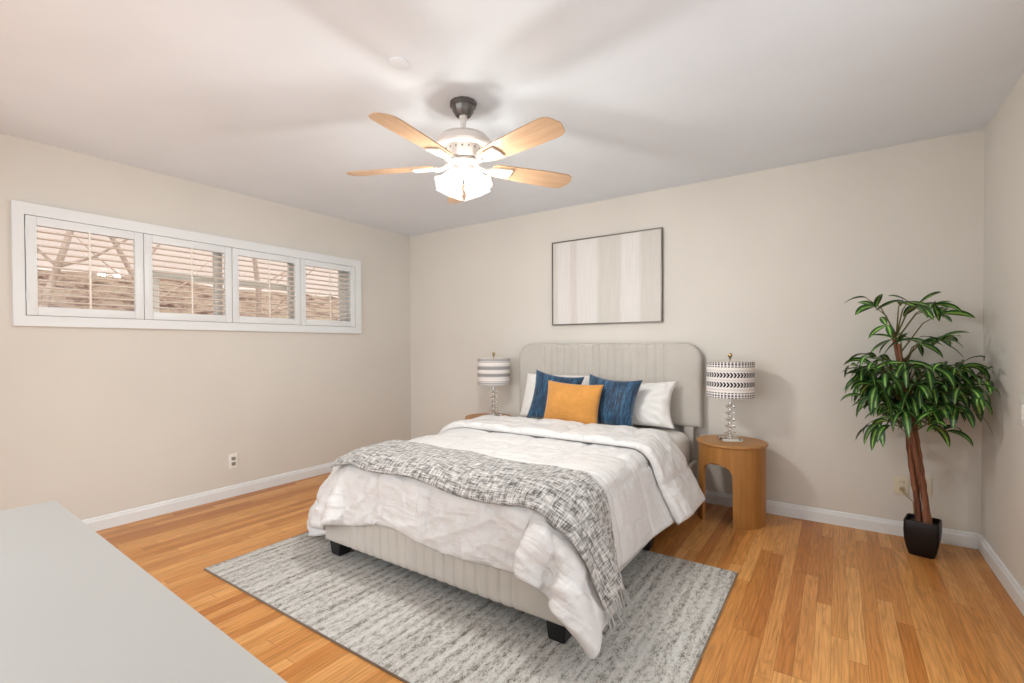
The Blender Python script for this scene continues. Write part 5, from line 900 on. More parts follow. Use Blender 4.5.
-1,1,0,0,0,0,0,0,1,0,0,0,0,-1,1,0,0,0,0,1,-1,0,0,1,0,0,0,0,0,0,0,0,0,0,0,0,0,0,0,0,-1,0,1,0,0,0,0,0,0,0,0,0,0,0,0,-1,0,0,0,0,0,0,0,1,0,0,1,0,-1,1,1,1,0,0,1,-1,1,0,0,-1,-1,1,-1,1,1,0,0,0,0,-1,1,-1,1,-1,1,0,0,0,0,0,0,1,-1,1,-1,0,0,0,0,0,0,0,0,0,0,0,0,0,0,0,
0,0,0,0,0,0,0,0,0,0,0,0,0,0,0,0,0,0,0,0,0,0,1,0,-1,1,1,-2,1,2,1,0,1,0,1,-1,1,-1,0,0,-1,0,0,0,0,0,0,0,0,0,1,-1,1,-1,1,0,0,0,0,0,1,-1,0,1,-1,1,0,0,0,0,0,0,0,0,0,0,0,0,0,0,0,0,0,0,0,0,0,0,0,0,0,0,0,0,0,0,0,0,0,0,0,0,0,-1,0,1,0,-1,4,1,0,0,1,-1,1,-1,1,-1,1,-1,
0,-1,-1,0,1,0,0,0,0,1,0,-1,1,-1,1,0,0,-1,1,0,0,0,0,0,0,1,-1,0,0,0,0,0,0,0,0,0,0,0,0,0,0,0,0,0,0,0,0,0,0,0,0,0,0,0,0,0,0,0,0,0,0,0,0,0,0,1,-1,0,0,1,2,2,0,0,0,0,0,0,0,0,0,0,-1,0,0,0,0,0,0,1,-1,1,0,0,0,0,0,-1,1,0,0,1,-1,0,1,0,-1,1,0,0,0,0,0,0,0,0,0,0,0,0,
0,0,0,0,0,0,0,0,0,0,0,0,0,0,0,0,0,0,0,0,0,0,0,0,0,0,-1,0,0,0,-2,1,1,1,0,0,0,0,-1,1,-1,1,0,-1,0,0,0,0,0,1,-1,1,-1,1,-1,1,-1,0,1,-1,0,1,0,0,1,-1,0,0,0,0,0,0,0,0,0,0,0,0,0,0,0,0,0,0,0,0,0,0,0,0,0,0,0,0,0,0,0,0,0,0,0,0,0,0,0,0,0,1,0,-1,0,0,0,0,0,-1,1,-1,1,0,
0,0,0,0,0,-1,0,0,0,1,-1,1,-1,1,-1,1,-1,1,0,0,0,0,1,-1,1,-1,0,1,0,-1,0,0,0,0,0,0,0,0,0,0,0,0,0,0,0,0,0,0,0,0,0,1,-1,0,0,0,0,0,0,0,0,0,0,0,0,1,0,0,-1,0,1,0,0,0,0,-1,1,-1,1,-1,1,-1,0,0,0,-1,0,0,0,0,0,1,-1,1,-1,1,0,0,0,-1,0,1,0,0,0,0,0,1,-1,0,1,0,0,0,0,0,0,0,0,0,
0,0,0,0,0,0,0,0,0,0,0,0,-1,1,0,0,0,0,0,0,0,0,0,0,0,0,-1,0,0,0,0,0,0,0,0,0,0,0,0,0,0,0,0,1,-1,0,-1,0,0,0,1,-1,0,1,-1,1,0,-1,1,-1,1,0,-1,1,0,0,0,0,0,0,1,-1,0,0,0,0,0,0,0,0,0,0,0,0,0,0,0,0,0,0,0,0,0,0,0,0,0,0,0,0,0,0,0,0,0,0,0,0,0,1,0,0,0,0,0,-1,0,1,-1,1,
-1,1,-1,1,-1,0,0,-1,0,0,0,0,1,-1,0,1,0,-1,1,-1,1,0,0,0,0,-1,1,0,1,-1,1,-1,1,0,0,0,0,0,0,0,0,0,0,0,0,0,0,0,0,0,0,0,0,0,0,0,0,0,0,0,0,0,0,0,0,0,0,0,0,0,-1,0,0,0,0,0,1,0,-1,1,-1,1,-1,0,0,0,1,0,-1,-1,1,0,0,0,0,0,0,0,1,-1,1,0,-1,0,1,0,1,-1,0,0,1,-1,0,0,0,0,0,0,0,0,
0,0,0,0,0,0,0,0,0,0,0,0,0,0,0,0,0,0,0,0,0,0,0,0,0,0,0,0,0,0,0,1,0,0,-1,0,1,-1,0,0,0,0,0,0,1,-1,1,-1,0,0,-1,0,0,0,0,1,0,-1,0,0,1,-1,0,1,0,-1,0,1,1,-1,0,0,1,0,0,0,-1,0,0,1,0,-1,1,0,0,0,-1,0,0,0,0,0,0,1,0,0,0,0,0,0,0,0,0,0,0,0,0,0,0,0,0,0,-1,0,0,0,1,-1,0,0,
0,0,0,0,0,0,0,0,0,0,-1,0,-1,1,0,0,0,0,1,-1,0,0,1,0,-1,0,1,0,0,0,1,-1,0,0,0,0,0,1,0,0,-1,0,1,-1,0,0,0,1,0,0,0,0,0,0,-1,0,0,0,0,0,0,0,0,0,0,0,0,0,0,0,0,0,0,0,1,-1,1,-1,0,0,0,1,-1,1,-1,1,-1,0,0,0,0,-2,1,0,0,0,0,0,0,0,1,-1,0,0,0,1,-1,0,1,-1,1,0,1,0,-1,1,-1,0,0,0,
0,0,0,0,0,0,0,0,0,0,0,0,0,0,0,0,0,0,0,0,0,0,0,0,0,0,0,0,0,0,0,1,0,0,0,-1,1,0,-1,0,1,0,-1,0,0,0,0,0,1,-1,1]),
'B': (77, 18, [1486,7,8,6,6,5,5,5,5,5,11,17,23,27,27,28,29,30,30,30,30,30,30,30,30,30,30,30,30,30,30,30,30,30,30,30,30,30,30,31,30,30,30,30,30,30,30,30,30,30,30,30,31,30,30,30,30,30,30,30,30,29,27,21,17,14,8,8,9,10,12,13,14,14,14,14,15,0,1,-1,1,-1,0,0,0,0,-1,0,1,0,-1,0,0,1,-1,0,0,0,0,0,0,0,0,0,0,0,1,0,0,0,0,0,0,0,0,0,-1,1,0,0,
0,0,0,0,0,0,0,0,0,-1,1,0,0,0,0,0,0,0,0,0,1,1,-1,0,2,2,2,1,0,1,0,0,1,-1,2,-2,0,0,0,1,-1,0,0,0,0,0,0,0,0,0,-1,1,0,0,0,0,0,0,0,0,0,0,0,-1,1,0,0,0,0,0,0,0,0,0,-1,0,1,0,0,0,0,0,0,0,0,0,0,0,0,0,0,0,0,0,0,0,0,0,1,-1,4,2,2,1,1,1,-1,0,0,-1,1,1,0,-1,-1,1,0,1,-1,0,
0,0,0,0,0,0,0,0,0,0,0,0,0,0,0,0,0,0,0,0,0,0,0,0,0,0,0,0,0,0,0,0,0,0,0,0,0,0,0,0,0,0,0,0,0,0,0,0,0,0,0,0,0,-1,1,1,5,2,1,1,1,0,0,0,0,0,0,-1,0,0,0,0,0,0,-1,1,-1,1,0,0,0,0,0,0,0,0,0,0,0,0,0,0,0,0,0,0,0,0,0,0,0,0,0,0,0,0,0,0,0,0,0,0,0,0,0,0,0,0,0,0,
0,0,0,0,0,0,0,0,0,0,1,-2,0,2,2,2,0,1,0,0,0,0,0,0,1,1,0,0,-1,0,-1,1,0,0,0,1,-1,0,-1,0,1,0,0,-1,1,0,0,0,0,0,0,0,0,0,0,-1,1,0,0,0,0,0,0,0,0,0,0,-1,1,0,0,0,0,0,0,0,0,1,-1,0,0,0,0,0,0,0,0,-1,1,-1,-1,1,1,0,-1,0,0,0,0,0,0,-1,1,-1,0,0,0,0,0,0,0,0,0,0,0,0,0,-1,1,-1,
1,-1,0,1,0,0,0,0,0,0,0,0,0,-1,1,0,0,0,0,0,0,0,0,0,1,-1,0,0,0,0,0,0,0,0,0,0,0,0,0,0,0,0,0,0,0,0,0,-1,0,0,0,0,0,0,0,1,-1,1,0,1,0,-1,0,0,0,0,0,0,0,0,0,-1,1,0,0,0,0,0,0,0,-1,1,0,0,0,0,0,0,0,0,0,0,0,0,0,0,0,0,0,0,0,-1,1,0,0,0,0,0,0,0,0,0,0,0,0,0,0,0,0,0,
0,0,0,0,0,0,0,0,0,0,0,0,-1,2,-1,-1,1,0,-1,0,0,0,0,0,0,0,-1,1,0,0,0,0,-1,1,0,0,0,0,-1,0,1,0,0,0,0,0,0,0,-1,1,0,0,0,0,0,0,0,0,0,0,0,0,0,0,0,0,0,0,0,0,0,0,0,0,0,0,0,0,0,0,0,1,0,-1,0,0,0,0,0,0,0,0,0,1,-1,0,0,0,0,0,-1,1,0,1,-1,0,0,0,0,0,0,0,0,0,0,0,0,0,0,0,
0,0,0,0,0,0,0,0,0,0,0,0,0,0,0,0,0,0,0,0,0,0,0,0,1,-1,0,0,0,0,0,0,0,0,0,0,0,0,0,0,0,0,0,0,0,0,0,-1,1,0,0,0,1,0,-1,0,0,0,-1,1,0,-1,1,-1,1,0,0,0,0,0,0,0,0,0,-1,1,0,0,0,0,0,0,0,-1,1,0,0,0,0,0,0,0,0,0,0,0,0,0,0,0,0,0,0,0,0,0,0,0,0,1,-1,0,0,1,-1,0,-1,1,0,0,
0,0,0,0,0,0,0,-7,1,1,1,1,0,1,1,1,0,0,0,0,0,-1,1,0,0,-1,1,0,0,0,0,0,0,0,0,0,0,0,0,0,0,0,0,0,0,0,0,0,0,0,0,0,0,0,0,0,0,0,-1,1,0,0,0,0,0,0,0,1,-1,0,0,1,-1,0,0,0,0,0,0,0,0,0,0,1,-7,1,0,0,1,1,1,1,2,0,0,0,-1,1,0,-1,1,-1,1,0,0,0,0,0,0,-1,1,0,0,0,0,0,0,0,-1,1,
0,0,0,0,0,0,0,-1,1,0,0,0,0,0,0,0,0,0,0,0,0,0,0,0,0,0,1,-1,0,0,1,-1,0,0,0,0,0,0,0,-1,1,4,-1,0,-1,-1,0,-1,0,-1,1,0,0,0,0,0,0,0,0,0,-1,1,0,0,0,0,0,0,0,0,0,0,0,0,0,0,0,0,0,0,0,0,0,0,0,0,0,0,0,0,0,0,0,0,0,0,0,0,0,1,-1,0,1,-1,0,0,0,0,0,0,0,1,0,0,0,0,-1,-1,15,0,
-2,0,-1,-2,-2,-1,-2,-2,-2,0,0,0,-1,0,-1,1,0,0,0,0,0,0,0,0,0,0,0,0,0,0,0,0,0,0,0,0,0,0,0,0,0,0,0,0,0,0,0,0,0,0,0,0,0,0,0,0,-1,1,0,0,0,1,-1,1,-1,1,0,1,-1,0,0,0,0,2,0,17,0,0,-1,-1,0,0,-1,-1,-6,-6,0,6,1,-6,-1,1,-1,0,0,-1,0,0,0,1,0,-1,0,0,0,0,0,0,0,0,0,0,0,0,0,0,0,0,0,0,
0,0,0,0,0,0,0,-1,1,0,0,0,0,0,-1,0,0,1,-1,-1,-4,-1,-1,1,-1,0,0,0,1,0,-1,0,14,-2,0,-1,0,1,0,-1,-3,-1,-4,2,1,-1,-3,0,-2,1,0,0,0,0,0,0,-1,0,0,0,0,0,0,0,0,0,0,0,0,0,0,0,0,0,0,0,0,0,0,0,0,0,0,0,0,-1,0,1,0,0,0,-1,-2,1,2,-3,-4,-6,-1,0,-1,0,0,0,0,-1,0,-1,1,10,-1,-3,-1,3,0,1,-2,-1,-1,-2,
2,1,-1,-4,0,0,-1,0,0,0,0,0,0,0,0,0,0,0,0,0,0,0,0,0,-1,1,0,0,0,0,0,0,0,-1,1,0,0,0,0,0,0,0,0,0,-1,0,0,0,-1,0,-2,-4,3,-5,-1,-2,-1,-1,0,0,0,0,1,0,1,0,-1240,0,0,0,0,0,0,0,0,0,0,0,0,0,0,0,1,0,0,0,0,0,0,0,0,0,0,0,0,0,0,0,1,0,0,0,0,0,0,0,0,0,0,0,0,0,0,0,0,0,0,0,0,0,
0,0,0,-1,0,0,0,0,0,0,1,0,2,1,1,2,1,0,0,0,0,0,0,30,-1,0,0,0,1,-1,1,-1,1,0,0,0,0,0,0,-1,0,0,1,0,0,0,0,0,0,0,0,0,0,0,0,-1,0,0,0,0,1,0,0,0,0,0,0,0,0,0,0,0,0,-1,0,0,0,0,0,0,1,0,0,-1,0,1,0,-1,1,-1,0,1,-2,0,0,0,0,0,-1,0,29,1,0,0,0,-1,1,-1,1,-1,0,0,0,0,0,0,0,1,0,-1,
0,0,0,0,0,0,0,0,0,0,0,0,1,0,0,0,0,-1,0,0,0,0,0,0,0,0,0,0,0,0,1,0,0,0,0,0,0,-1,0,0,1,0,-1,0,0,0,0,0,-1,0,-1,0,0,0,0,1,0,29,0,0,0,0,0,0,0,0,0,0,1,0,0,0,0,0,-1,0,0,1,0,0,0,0,0,0,0,0,0,0,0,-1,0,0,0,0,0,0,0,0,0,1,0,0,0,0,0,-1,0,0,0,0,0,0,0,0,1,0,0,-1,0,1,
0,0,-1,-1,-1,0,0,0,0,0,0,0,0,0,30,0,0,0,0,0,0,0,0,0,0,-1,0,0,0,0,0,0,1,0,-1,0,0,0,0,0,0,0,0,0,0,0,1,0,0,0,0,0,0,0,0,0,-1,0,0,0,0,0,1,0,0,0,0,0,0,-1,0,0,0,0,1,0,-1,0,0,0,0,0,-1,0,0,0,0,0,0,0,0,29,0,0,0,0,0,0,0,0,0,0,1,0,0,0,0,0,0,-1,0,0,0,1,0,0,0,0,0,0,
0,0,0,-1,0,0,0,0,0,0,0,0,0,0,0,0,0,0,0,0,0,0,0,0,0,0,1,0,0,0,0,-1,0,1,0,0,0,0,0,0,0,0,0,0,0,0,0,0,30,0,0,0,0,0,0,0,0,0,0,-1,0,0,0,0,0,0,0,1,0,0,-1,0,0,0,0,0,0,0,0,0,0,0,0,1,0,0,0,0,0,0,0,0,0,0,0,0,0,0,0,0,0,-1,0,0,0,0,0,0,1,0,-1,0,0,0,0,0,0,0,0,0,
0,0,0,0,0,29,0,0,0,0,0,0,0,0,0,0,0,1,0,0,0,0,0,0,-1,0,0,0,0,1,0,0,0,0,0,0,0,0,0,0,-1,0,0,0,0,0,0,0,0,0,0,0,0,0,0,0,0,0,1,0,0,0,0,0,0,-1,0,0,1,0,0,0,0,0,0,0,0,0,0,0,0,-1,30,-1,0,0,0,0,1,0,0,0,0,0,-1,0,0,0,0,0,0,0,1,0,0,0,-1,0,0,0,0,0,0,0,0,0,0,0,0,0,
0,0,0,0,1,0,0,0,0,0,0,0,-1,1,-1,0,0,0,0,0,0,0,1,0,0,-1,0,0,0,0,0,0,0,0,0,0,0,0,1,29,1,0,0,0,0,-1,0,0,0,0,0,0,0,1,0,0,0,0,0,-1,0,0,0,0,0,0,0,0,1,0,0,0,0,0,0,0,0,0,0,0,0,-1,0,0,0,0,0,0,0,1,-1,1,0,0,0,0,0,0,-1,0,0,0,0,0,0,1,-1,1,-1,0,0,1,-1,0,0,0,29,0,0,0,
0,0,0,0,1,0,0,0,0,0,-1,0,0,0,0,0,1,0,0,0,0,0,0,0,0,-1,0,0,0,0,0,0,0,0,0,0,0,0,0,0,0,0,0,0,0,0,0,0,0,0,0,0,0,0,0,1,0,0,0,0,0,0,-1,1,-1,1,0,0,-1,1,0,0,0,29,0,0,0,0,1,0,0,-1,0,0,0,0,0,0,0,0,1,0,0,-1,0,0,0,0,0,0,0,0,0,0,1,0,0,0,0,0,0,0,0,0,0,0,0,0,0,0,
0,0,0,0,0,0,0,0,0,0,0,-1,0,0,0,0,0,0,0,0,0,0,0,0,0,0,0,0,0,0,29,0,0,0,0,0,0,0,1,0,0,0,0,0,0,0,0,-1,0,0,0,0,1,0,0,0,0,0,0,0,0,-1,0,0,0,0,0,0,0,0,0,0,0,0,0,0,0,0,0,0,0,0,0,0,0,0,0,0,1,0,0,0,0,0,0,0,0,0,0,0,0,0,0,0,0,0,0,29,0,0,1,0,-1,0,1,-1,1,0,0,-1,
0,0,0,0,1,0,0,0,0,-1,0,0,0,0,0,0,0,0,0,0,0,0,1,0,0,0,0,0,0,0,0,0,0,0,0,0,0,0,0,0,0,0,0,0,-1,0,0,0,0,0,0,0,0,0,0,0,0,0,0,0,0,0,0,0,25,1,0,0,1,1,0,0,1,0,0,0,1,0,0,0,0,-1,0,0,0,0,0,0,0,0,0,0,1,0,0,0,0,0,0,-1,0,0,0,0,0,0,0,0,0,0,0,0,0,0,0,0,0,0,0,0,
0,1,0,0,0,0,-1,0,0,1,0,0,0,0,0,0,0,-1,0,0,0,24,-1,1,0,1,0,1,0,1,1,1,0,-3,-1,3,1,-1,-3,0,0,0,0,0,0,0,0,1,0,-1,0,0,0,1,0,0,0,0,0,0,0,1,0,0,0,0,0,0,0,0,0,0,0,0,0,0,0,0,0,0,2,0,0,1,0,0,-2,0,0,0,0,0,0,0,1,-1,0,0,25,2,0,0,0,0,0,0,1,0,1,0,-2,0,2,-1,-4,2,0,1,0,-1,
0,0,0,0,-1,0,0,0,0,0,-1,0,0,0,1,0,0,0,-1,0,0,0,0,0,0,0,0,0,0,0,0,0,0,0,0,0,0,3,-3,-1,6,0,-1,-3,0,0,-1,0,0,0,0,-1,1,-1,0,28,0,1,0,-1,0,0,1,0,1,0,-1,-2,1,0,1,-2,2,0,-1,0,1,0,0,0,0,-1,1,0,0,0,0,0,0,0,0,-1,0,0,0,0,0,0,0,0,0,0,0,0,0,0,-1,0,0,0,0,0,1,-2,1,-1,-2,4,1,-2,
0,-2,-1,0,0,0,0,0,1,0,1,0,231,29,29,29,30,29,30,29,30,30,28,24,19,15,13,11,7,5,3,2,1,0,0,0,0,0,0,0,0,0,0,0,0,0,0,0,0,0,0,0,0,0,0,0,0,0,0,-1,1,0,0,0,0,0,0,0,0,0,0,0,-3,-9,-14,-21,-25,-26,-29,-29,-29,-28,-28,-27,-27,-26,-27,-26,-26,-1,0,1,0,-1,1,0,0,0,0,0,0,0,1,0,-1,0,0,1,0,-1,0,0,0,0,0,0,0,0,0,0,
0,0,0,0,0,0,0,0,0,0,0,0,0,0,0,0,1,-1,0,0,0,0,0,0,0,0,0,0,0,0,2,-1,0,1,-1,0,1,1,1,0,1,0,0,0,0,0,0,0,0,0,0,0,0,0,0,0,0,0,0,0,0,1,0,-1,0,0,0,1,0,-1,1,-1,1,0,-1,1,-1,0,1,-1,0,1,-1,1,-1,0,1,-1,0,0,0,0,0,0,0,0,0,0,0,0,0,1,-1,1,0,0,0,-1,0,2,0,0,1,1,0,0,2,-1,1,-1,
1,-1,0,0,0,0,0,0,0,0,0,0,0,0,0,0,0,0,0,0,1,0,-1,1,-1,0,1,-1,1,-1,0,1,-1,1,0,-1,1,0,-1,1,-1,1,0,-1,1,0,0,0,0,0,0,0,0,0,0,0,0,0,-1,1,-1,0,1,-1,0,0,-1,2,2,1,1,1,0,0,0,0,0,0,0,-1,0,0,0,0,0,0,0,0,0,0,0,0,1,-1,1,-1,0,0,0,1,-1,0,0,0,0,0,0,0,0,0,0,0,0,0,0,0,0,0,0,0,
0,0,0,0,0,0,0,0,0,0,0,0,0,0,0,0,0,0,1,-1,0,1,0,-1,0,1,1,0,1,0,0,0,0,0,0,1,0,-1,1,0,0,0,0,0,0,0,0,0,0,0,1,-1,1,-1,1,0,-1,1,0,0,0,0,0,0,0,0,0,0,0,0,0,0,0,0,0,0,0,0,0,0,0,0,0,0,0,0,0,0,0,0,0,0,0,0,0,-1,1,0,-1,0,0,-1,-1,2,0,0,0,-1,1,-1,1,-1,0,0,0,0,-1,1,0,0,
0,0,0,0,0,0,0,0,0,0,1,-1,0,1,-1,0,0,0,0,0,0,0,0,0,0,0,0,0,0,0,0,0,0,0,0,0,0,0,0,0,0,0,0,0,0,0,0,0,0,0,0,0,0,0,0,0,0,0,0,0,-1,1,-1,1,0,0,0,0,0,-1,1,0,0,0,0,0,0,0,0,0,0,0,0,1,-1,1,-1,0,0,1,-1,1,0,0,0,0,0,0,0,0,0,0,-1,1,0,-1,1,0,0,0,0,0,0,0,0,0,0,-1,1,0,
0,-1,0,0,0,1,0,0,0,0,-1,0,0,0,0,0,0,1,-1,0,0,0,0,0,-1,1,0,0,0,0,0,0,0,0,0,0,0,0,0,1,-1,1,-1,0,0,1,-1,0,0,0,0,0,0,0,0,0,0,0,0,1,-1,0,1,-1,0,0,0,0,0,0,0,0,0,0,1,-1,0,0,1,0,0,0,-1,0,0,0,0,1,0,-1,0,0,0,1,-1,0,0,0,0,0,0,0,0,0,0,0,0,0,0,1,-1,0,0,0,0,0,0,0,0,0,
0,1,-1,1,0,-1,0,0,0,0,0,0,0,0,0,0,0,0,0,0,0,0,0,0,0,0,0,0,0,0,0,0,0,0,0,0,0,0,0,0,0,0,1,0,-1,0,0,0,1,-1,0,0,0,0,0,0,0,0,1,-1,1,-1,0,0,0,0,-1,1,0,1,-1,0,0,0,0,0,0,1,-1,0,0,0,1,0,0,0,0,0,0,0,0,0,0,0,0,0,0,0,0,0,0,0,0,0,0,0,0,0,0,0,0,0,0,0,0,0,0,0,0,-1,
0,1,-1,0,0,0,0,0,0,0,0,0,0,0,0,0,0,0,0,1,0,0,-1,1,-1,0,0,0,0,0,0,0,0,1,-1,0,1,-1,1,-1,0,0,0,0,0,0,0,0,0,0,0,0,0,0,0,0,0,0,0,0,0,0,0,0,0,0,0,0,0,0,0,0,0,0,0,0,0,1,-1,1,0,-1,0,1,-1,0,0,0,0,0,0,0,0,0,0,0,1,0,0,0,0,0,-1,0,0,0,-1,1,1,0,-1,0,1,-1,1,-1,1,0,0,0,
0,0,0,-1,1,-1,1,0,0,-1,0,0,0,1,0,-1,1,0,0,0,0,0,0,0,0,0,0,0,0,0,0,0,0,0,-1,1,-1,0,1,-1,0,0,0,0,0,0,0,0,0,0,0,0,0,-1,-1,1,1,-1,1,0,0,0,-1,1,0,0,0,0,1,-1,1,-1,1,0,1,0,0,0,0,0,1,-1,1,-1,0,0,0,0,0,0,-1,0,1,-1,-1,0,0,0,0,0,0,0,0,0,0,0,0,0,0,0,0,1,0,-1,0,0,1,-1,0,0,
0,1,-1,1,-1,1,-1,0,-1,1,-3,1,-1,0,0,0,1,0,0,1,0,0,0,-1,2,-1,1,-2,0,-1,0,-1,1,0,0,0,0,0,0,1,0,0,0,1,0,0,0,0,0,0,1,1,0,0,0,0,0,0,0,0,0,1,0,0,1,-1,0,0,-1,-1,0,1,-1,0,0,1,-1,0,0,1,-1,0,0,1,0,1,-1,-4,0,1,0,0,0,0,0,0,0,2,0,-11,-1,7,2,-4,-8,-1,2,0,0,-1,0,0,1,0,0,0,0,0,0,0,
1,0,0,0,1,0,0,0,0,0,1,0,0,0,0,1,0,0,0,0,0,-1,1,0,0,1,1,4,4,1,-1,0,-3,0,0,0,-1,1,0,0,-1,1,-1,1,-3,0,0,0,1,-1,0,0,1,0,0,-3,-5,0,3,1,-11,4,0,-1,0,0,0,0,0,-1,0,0,0,-1,0,0,0,-1,1,0,0,-1,0,1,-1,0,0,0,0,0,0,0,-1,0,1,-1,0,0,0,0,0,1,0,7,-6,-2,17,-1,-4,-1,-1,0,0,0,0,0,0,0,-1,0,
0,-2,0,0,0,-1,1,-1,0,0,0,-1,0,-6,1,1,0,-4,6,1,-1,-1,0,0,0,0,1,-1,1,0,-1,0,-1,1,0,-1,0,0,0,-1,0,0,0,0,-1,0,0,0,1,-1,0,-1,0,-1,1,0,0,0,0,-3,2,-2,-4,11,2,-1,0,-1,-1,-1,1,-1,1,-1,1,1,0,0]),
'T': (64, 14, [1589,29,29,29,26,30,29,30,25,25,30,30,30,30,31,29,30,31,30,29,30,30,30,30,30,30,30,30,30,30,30,30,30,30,30,30,30,30,31,29,30,30,31,30,28,25,24,30,28,21,24,26,28,29,17,19,16,15,9,7,9,8,8,11,-5,0,-1,0,2,-1,1,0,2,2,0,0,0,0,-1,1,0,-1,0,1,0,0,0,0,0,0,0,0,0,0,0,0,0,0,0,0,0,0,-1,1,0,0,-1,0,2,0,2,-1,1,1,2,2,0,-2,1,-2,
-2,-8,-1,2,2,4,6,10,-4,0,1,-1,2,0,-1,0,0,3,0,0,0,0,0,0,0,0,0,0,0,0,0,0,0,0,0,0,0,0,0,0,0,0,0,0,0,0,0,0,-1,1,-1,0,-1,2,3,1,-3,5,2,-1,-1,-8,0,3,-8,5,6,7,0,0,5,-11,0,-1,-1,1,-2,1,0,-1,3,0,0,0,0,-1,0,1,-1,1,0,0,0,0,0,0,0,-1,0,0,0,0,0,0,0,0,0,0,0,0,0,0,1,-1,2,-1,0,3,0,-1,
2,1,-1,1,-8,0,6,-8,13,3,1,-3,3,3,-7,-3,0,0,0,-1,1,-1,0,1,0,0,-1,0,0,1,0,-1,1,-1,0,0,0,1,0,0,-1,1,0,0,0,0,0,0,0,0,0,0,0,0,0,0,0,0,-1,1,1,-1,1,1,1,0,1,-7,2,2,-2,10,-3,0,0,0,-2,-6,4,6,0,0,0,0,0,0,-1,0,0,0,1,0,0,0,0,0,0,0,0,0,0,-1,0,0,1,0,0,0,0,0,0,0,0,0,0,0,0,0,0,0,
0,0,0,0,0,1,0,0,1,0,-2,3,2,2,-1,-5,0,-1,-2,0,-1,2,-6,-14,2,-5,1,1,0,1,1,-1,0,0,0,0,0,0,0,0,0,0,0,0,0,0,0,0,0,0,0,0,0,0,0,0,0,0,0,0,0,0,0,0,0,0,0,0,0,0,0,0,0,2,1,1,1,-1,-2,-3,-4,-2,-3,-2,-2,-1,-1,8,-4,7,-2,-1,0,0,0,0,0,0,0,0,0,0,0,0,0,0,0,0,0,0,0,0,0,0,0,0,0,0,0,0,
0,0,0,0,0,0,0,0,0,0,0,0,0,0,0,1,0,-1,1,0,-1,-8,-2,-11,2,-4,-1,-2,1,-1,-2,3,2,-2,0,0,0,-1,1,0,0,0,0,0,0,0,0,0,0,0,0,0,0,0,0,0,0,0,0,0,0,0,0,0,0,0,0,0,0,0,0,0,0,0,0,0,0,0,0,-1,1,0,0,0,-6,8,-15,2,-10,-1,-1,-1,-3,0,7,-9,1,-1,0,0,0,0,0,0,0,0,0,0,0,0,0,0,0,0,0,0,0,0,0,0,
0,0,0,0,0,0,0,0,0,0,0,0,0,0,0,0,0,0,0,0,0,0,0,0,-1,1,-1,-1,3,-10,16,2,-1,-6,-6,-5,-3,-5,-9,15,0,0,0,1,-1,1,-1,0,0,0,0,0,0,0,0,0,0,0,0,0,0,0,0,0,0,0,0,0,0,0,0,0,0,0,0,0,0,0,0,0,0,0,0,0,0,0,0,0,0,0,-1,0,-1,7,-13,0,7,5,2,1,1,-1,-10,-10,0,0,1,-1,0,-1,1,0,0,0,0,0,0,0,0,0,
0,0,0,0,0,0,0,0,0,0,0,0,0,0,0,0,0,0,0,0,0,0,0,0,0,0,0,0,0,0,0,0,0,0,-1,0,2,-6,9,-5,-6,-1,1,2,0,5,5,-10,0,0,0,0,1,-1,0,0,0,0,0,0,0,0,0,0,0,0,0,0,0,0,0,0,0,0,0,0,0,0,0,0,0,0,0,0,0,0,0,0,0,0,0,0,0,0,0,0,0,0,-1,1,-2,3,-4,6,-1,-1,0,-1,2,-7,0,12,1,0,-1,0,0,0,0,0,
0,0,0,0,0,0,0,0,0,0,0,0,0,0,0,0,0,0,0,0,0,0,0,0,0,0,0,0,0,0,0,0,0,0,0,0,0,-1,0,1,0,-1,-1,0,1,-1,1,-2,3,1,0,1,-3,3,6,-12,-2201,-3,-3,-4,-8,-3,-6,-3,-10,6,2,-1,0,-1,0,1,1,1,2,-3,4,1,0,1,-1,-1,-2,-2,-2,-2,-3,-2,-2,-1,0,-1,0,0,2,0,1,1,1,0,-6,18,-17,-3,-10,6,4,-1,-8,-11,2,1,3,5,6,7,8,9,9,10,
22,0,-1,-1,3,-2,3,-1,2,-2,-6,0,-1,1,1,-2,0,0,0,7,-3,-1,1,-2,1,-1,0,0,-1,-1,1,0,0,-1,-1,0,-1,0,-3,1,0,0,0,1,11,-27,24,-5,9,-1,-3,-4,4,5,-1,2,1,0,0,0,0,0,-1,-9,24,-1,1,1,1,0,-2,2,0,-7,3,0,0,-1,0,2,1,0,0,-3,1,1,0,1,-1,0,0,-1,0,0,-1,-1,-1,-1,0,0,1,0,2,0,3,1,-2,-2,2,2,-6,5,3,-4,-5,4,-1,7,1,-1,
0,0,-1,-2,0,-1,-5,8,28,1,-1,-1,0,0,1,-3,4,-1,-2,-1,0,1,-1,0,-1,1,1,1,0,0,-1,0,0,0,-1,0,0,-1,-1,0,-1,1,-1,0,0,0,0,1,-3,-1,3,5,-9,10,-5,4,-3,-2,3,-2,6,0,-2,1,-3,-1,0,1,-2,-2,5,1,29,-1,0,1,-1,0,0,1,-1,1,0,-1,0,-1,1,0,1,0,-1,0,0,0,0,0,0,0,0,-1,-1,0,1,-1,1,-1,0,0,0,1,-1,0,0,2,-1,-3,5,-4,3,-1,
0,0,-1,3,0,-1,0,-3,2,0,0,-1,1,2,-1,-2,29,0,0,-1,1,0,-1,0,1,-1,0,1,0,0,0,0,0,0,0,0,0,0,1,-1,0,0,0,0,0,0,-1,1,-1,0,1,-1,0,-1,1,0,1,-2,2,0,-2,1,1,-1,0,-1,1,-1,-1,-1,1,2,0,0,0,1,0,-1,0,-7,29,-2,0,2,-1,1,0,-1,0,1,0,0,0,1,-1,0,0,0,0,0,0,0,0,0,0,0,0,1,0,-1,0,-1,1,0,-1,1,0,0,0,0,
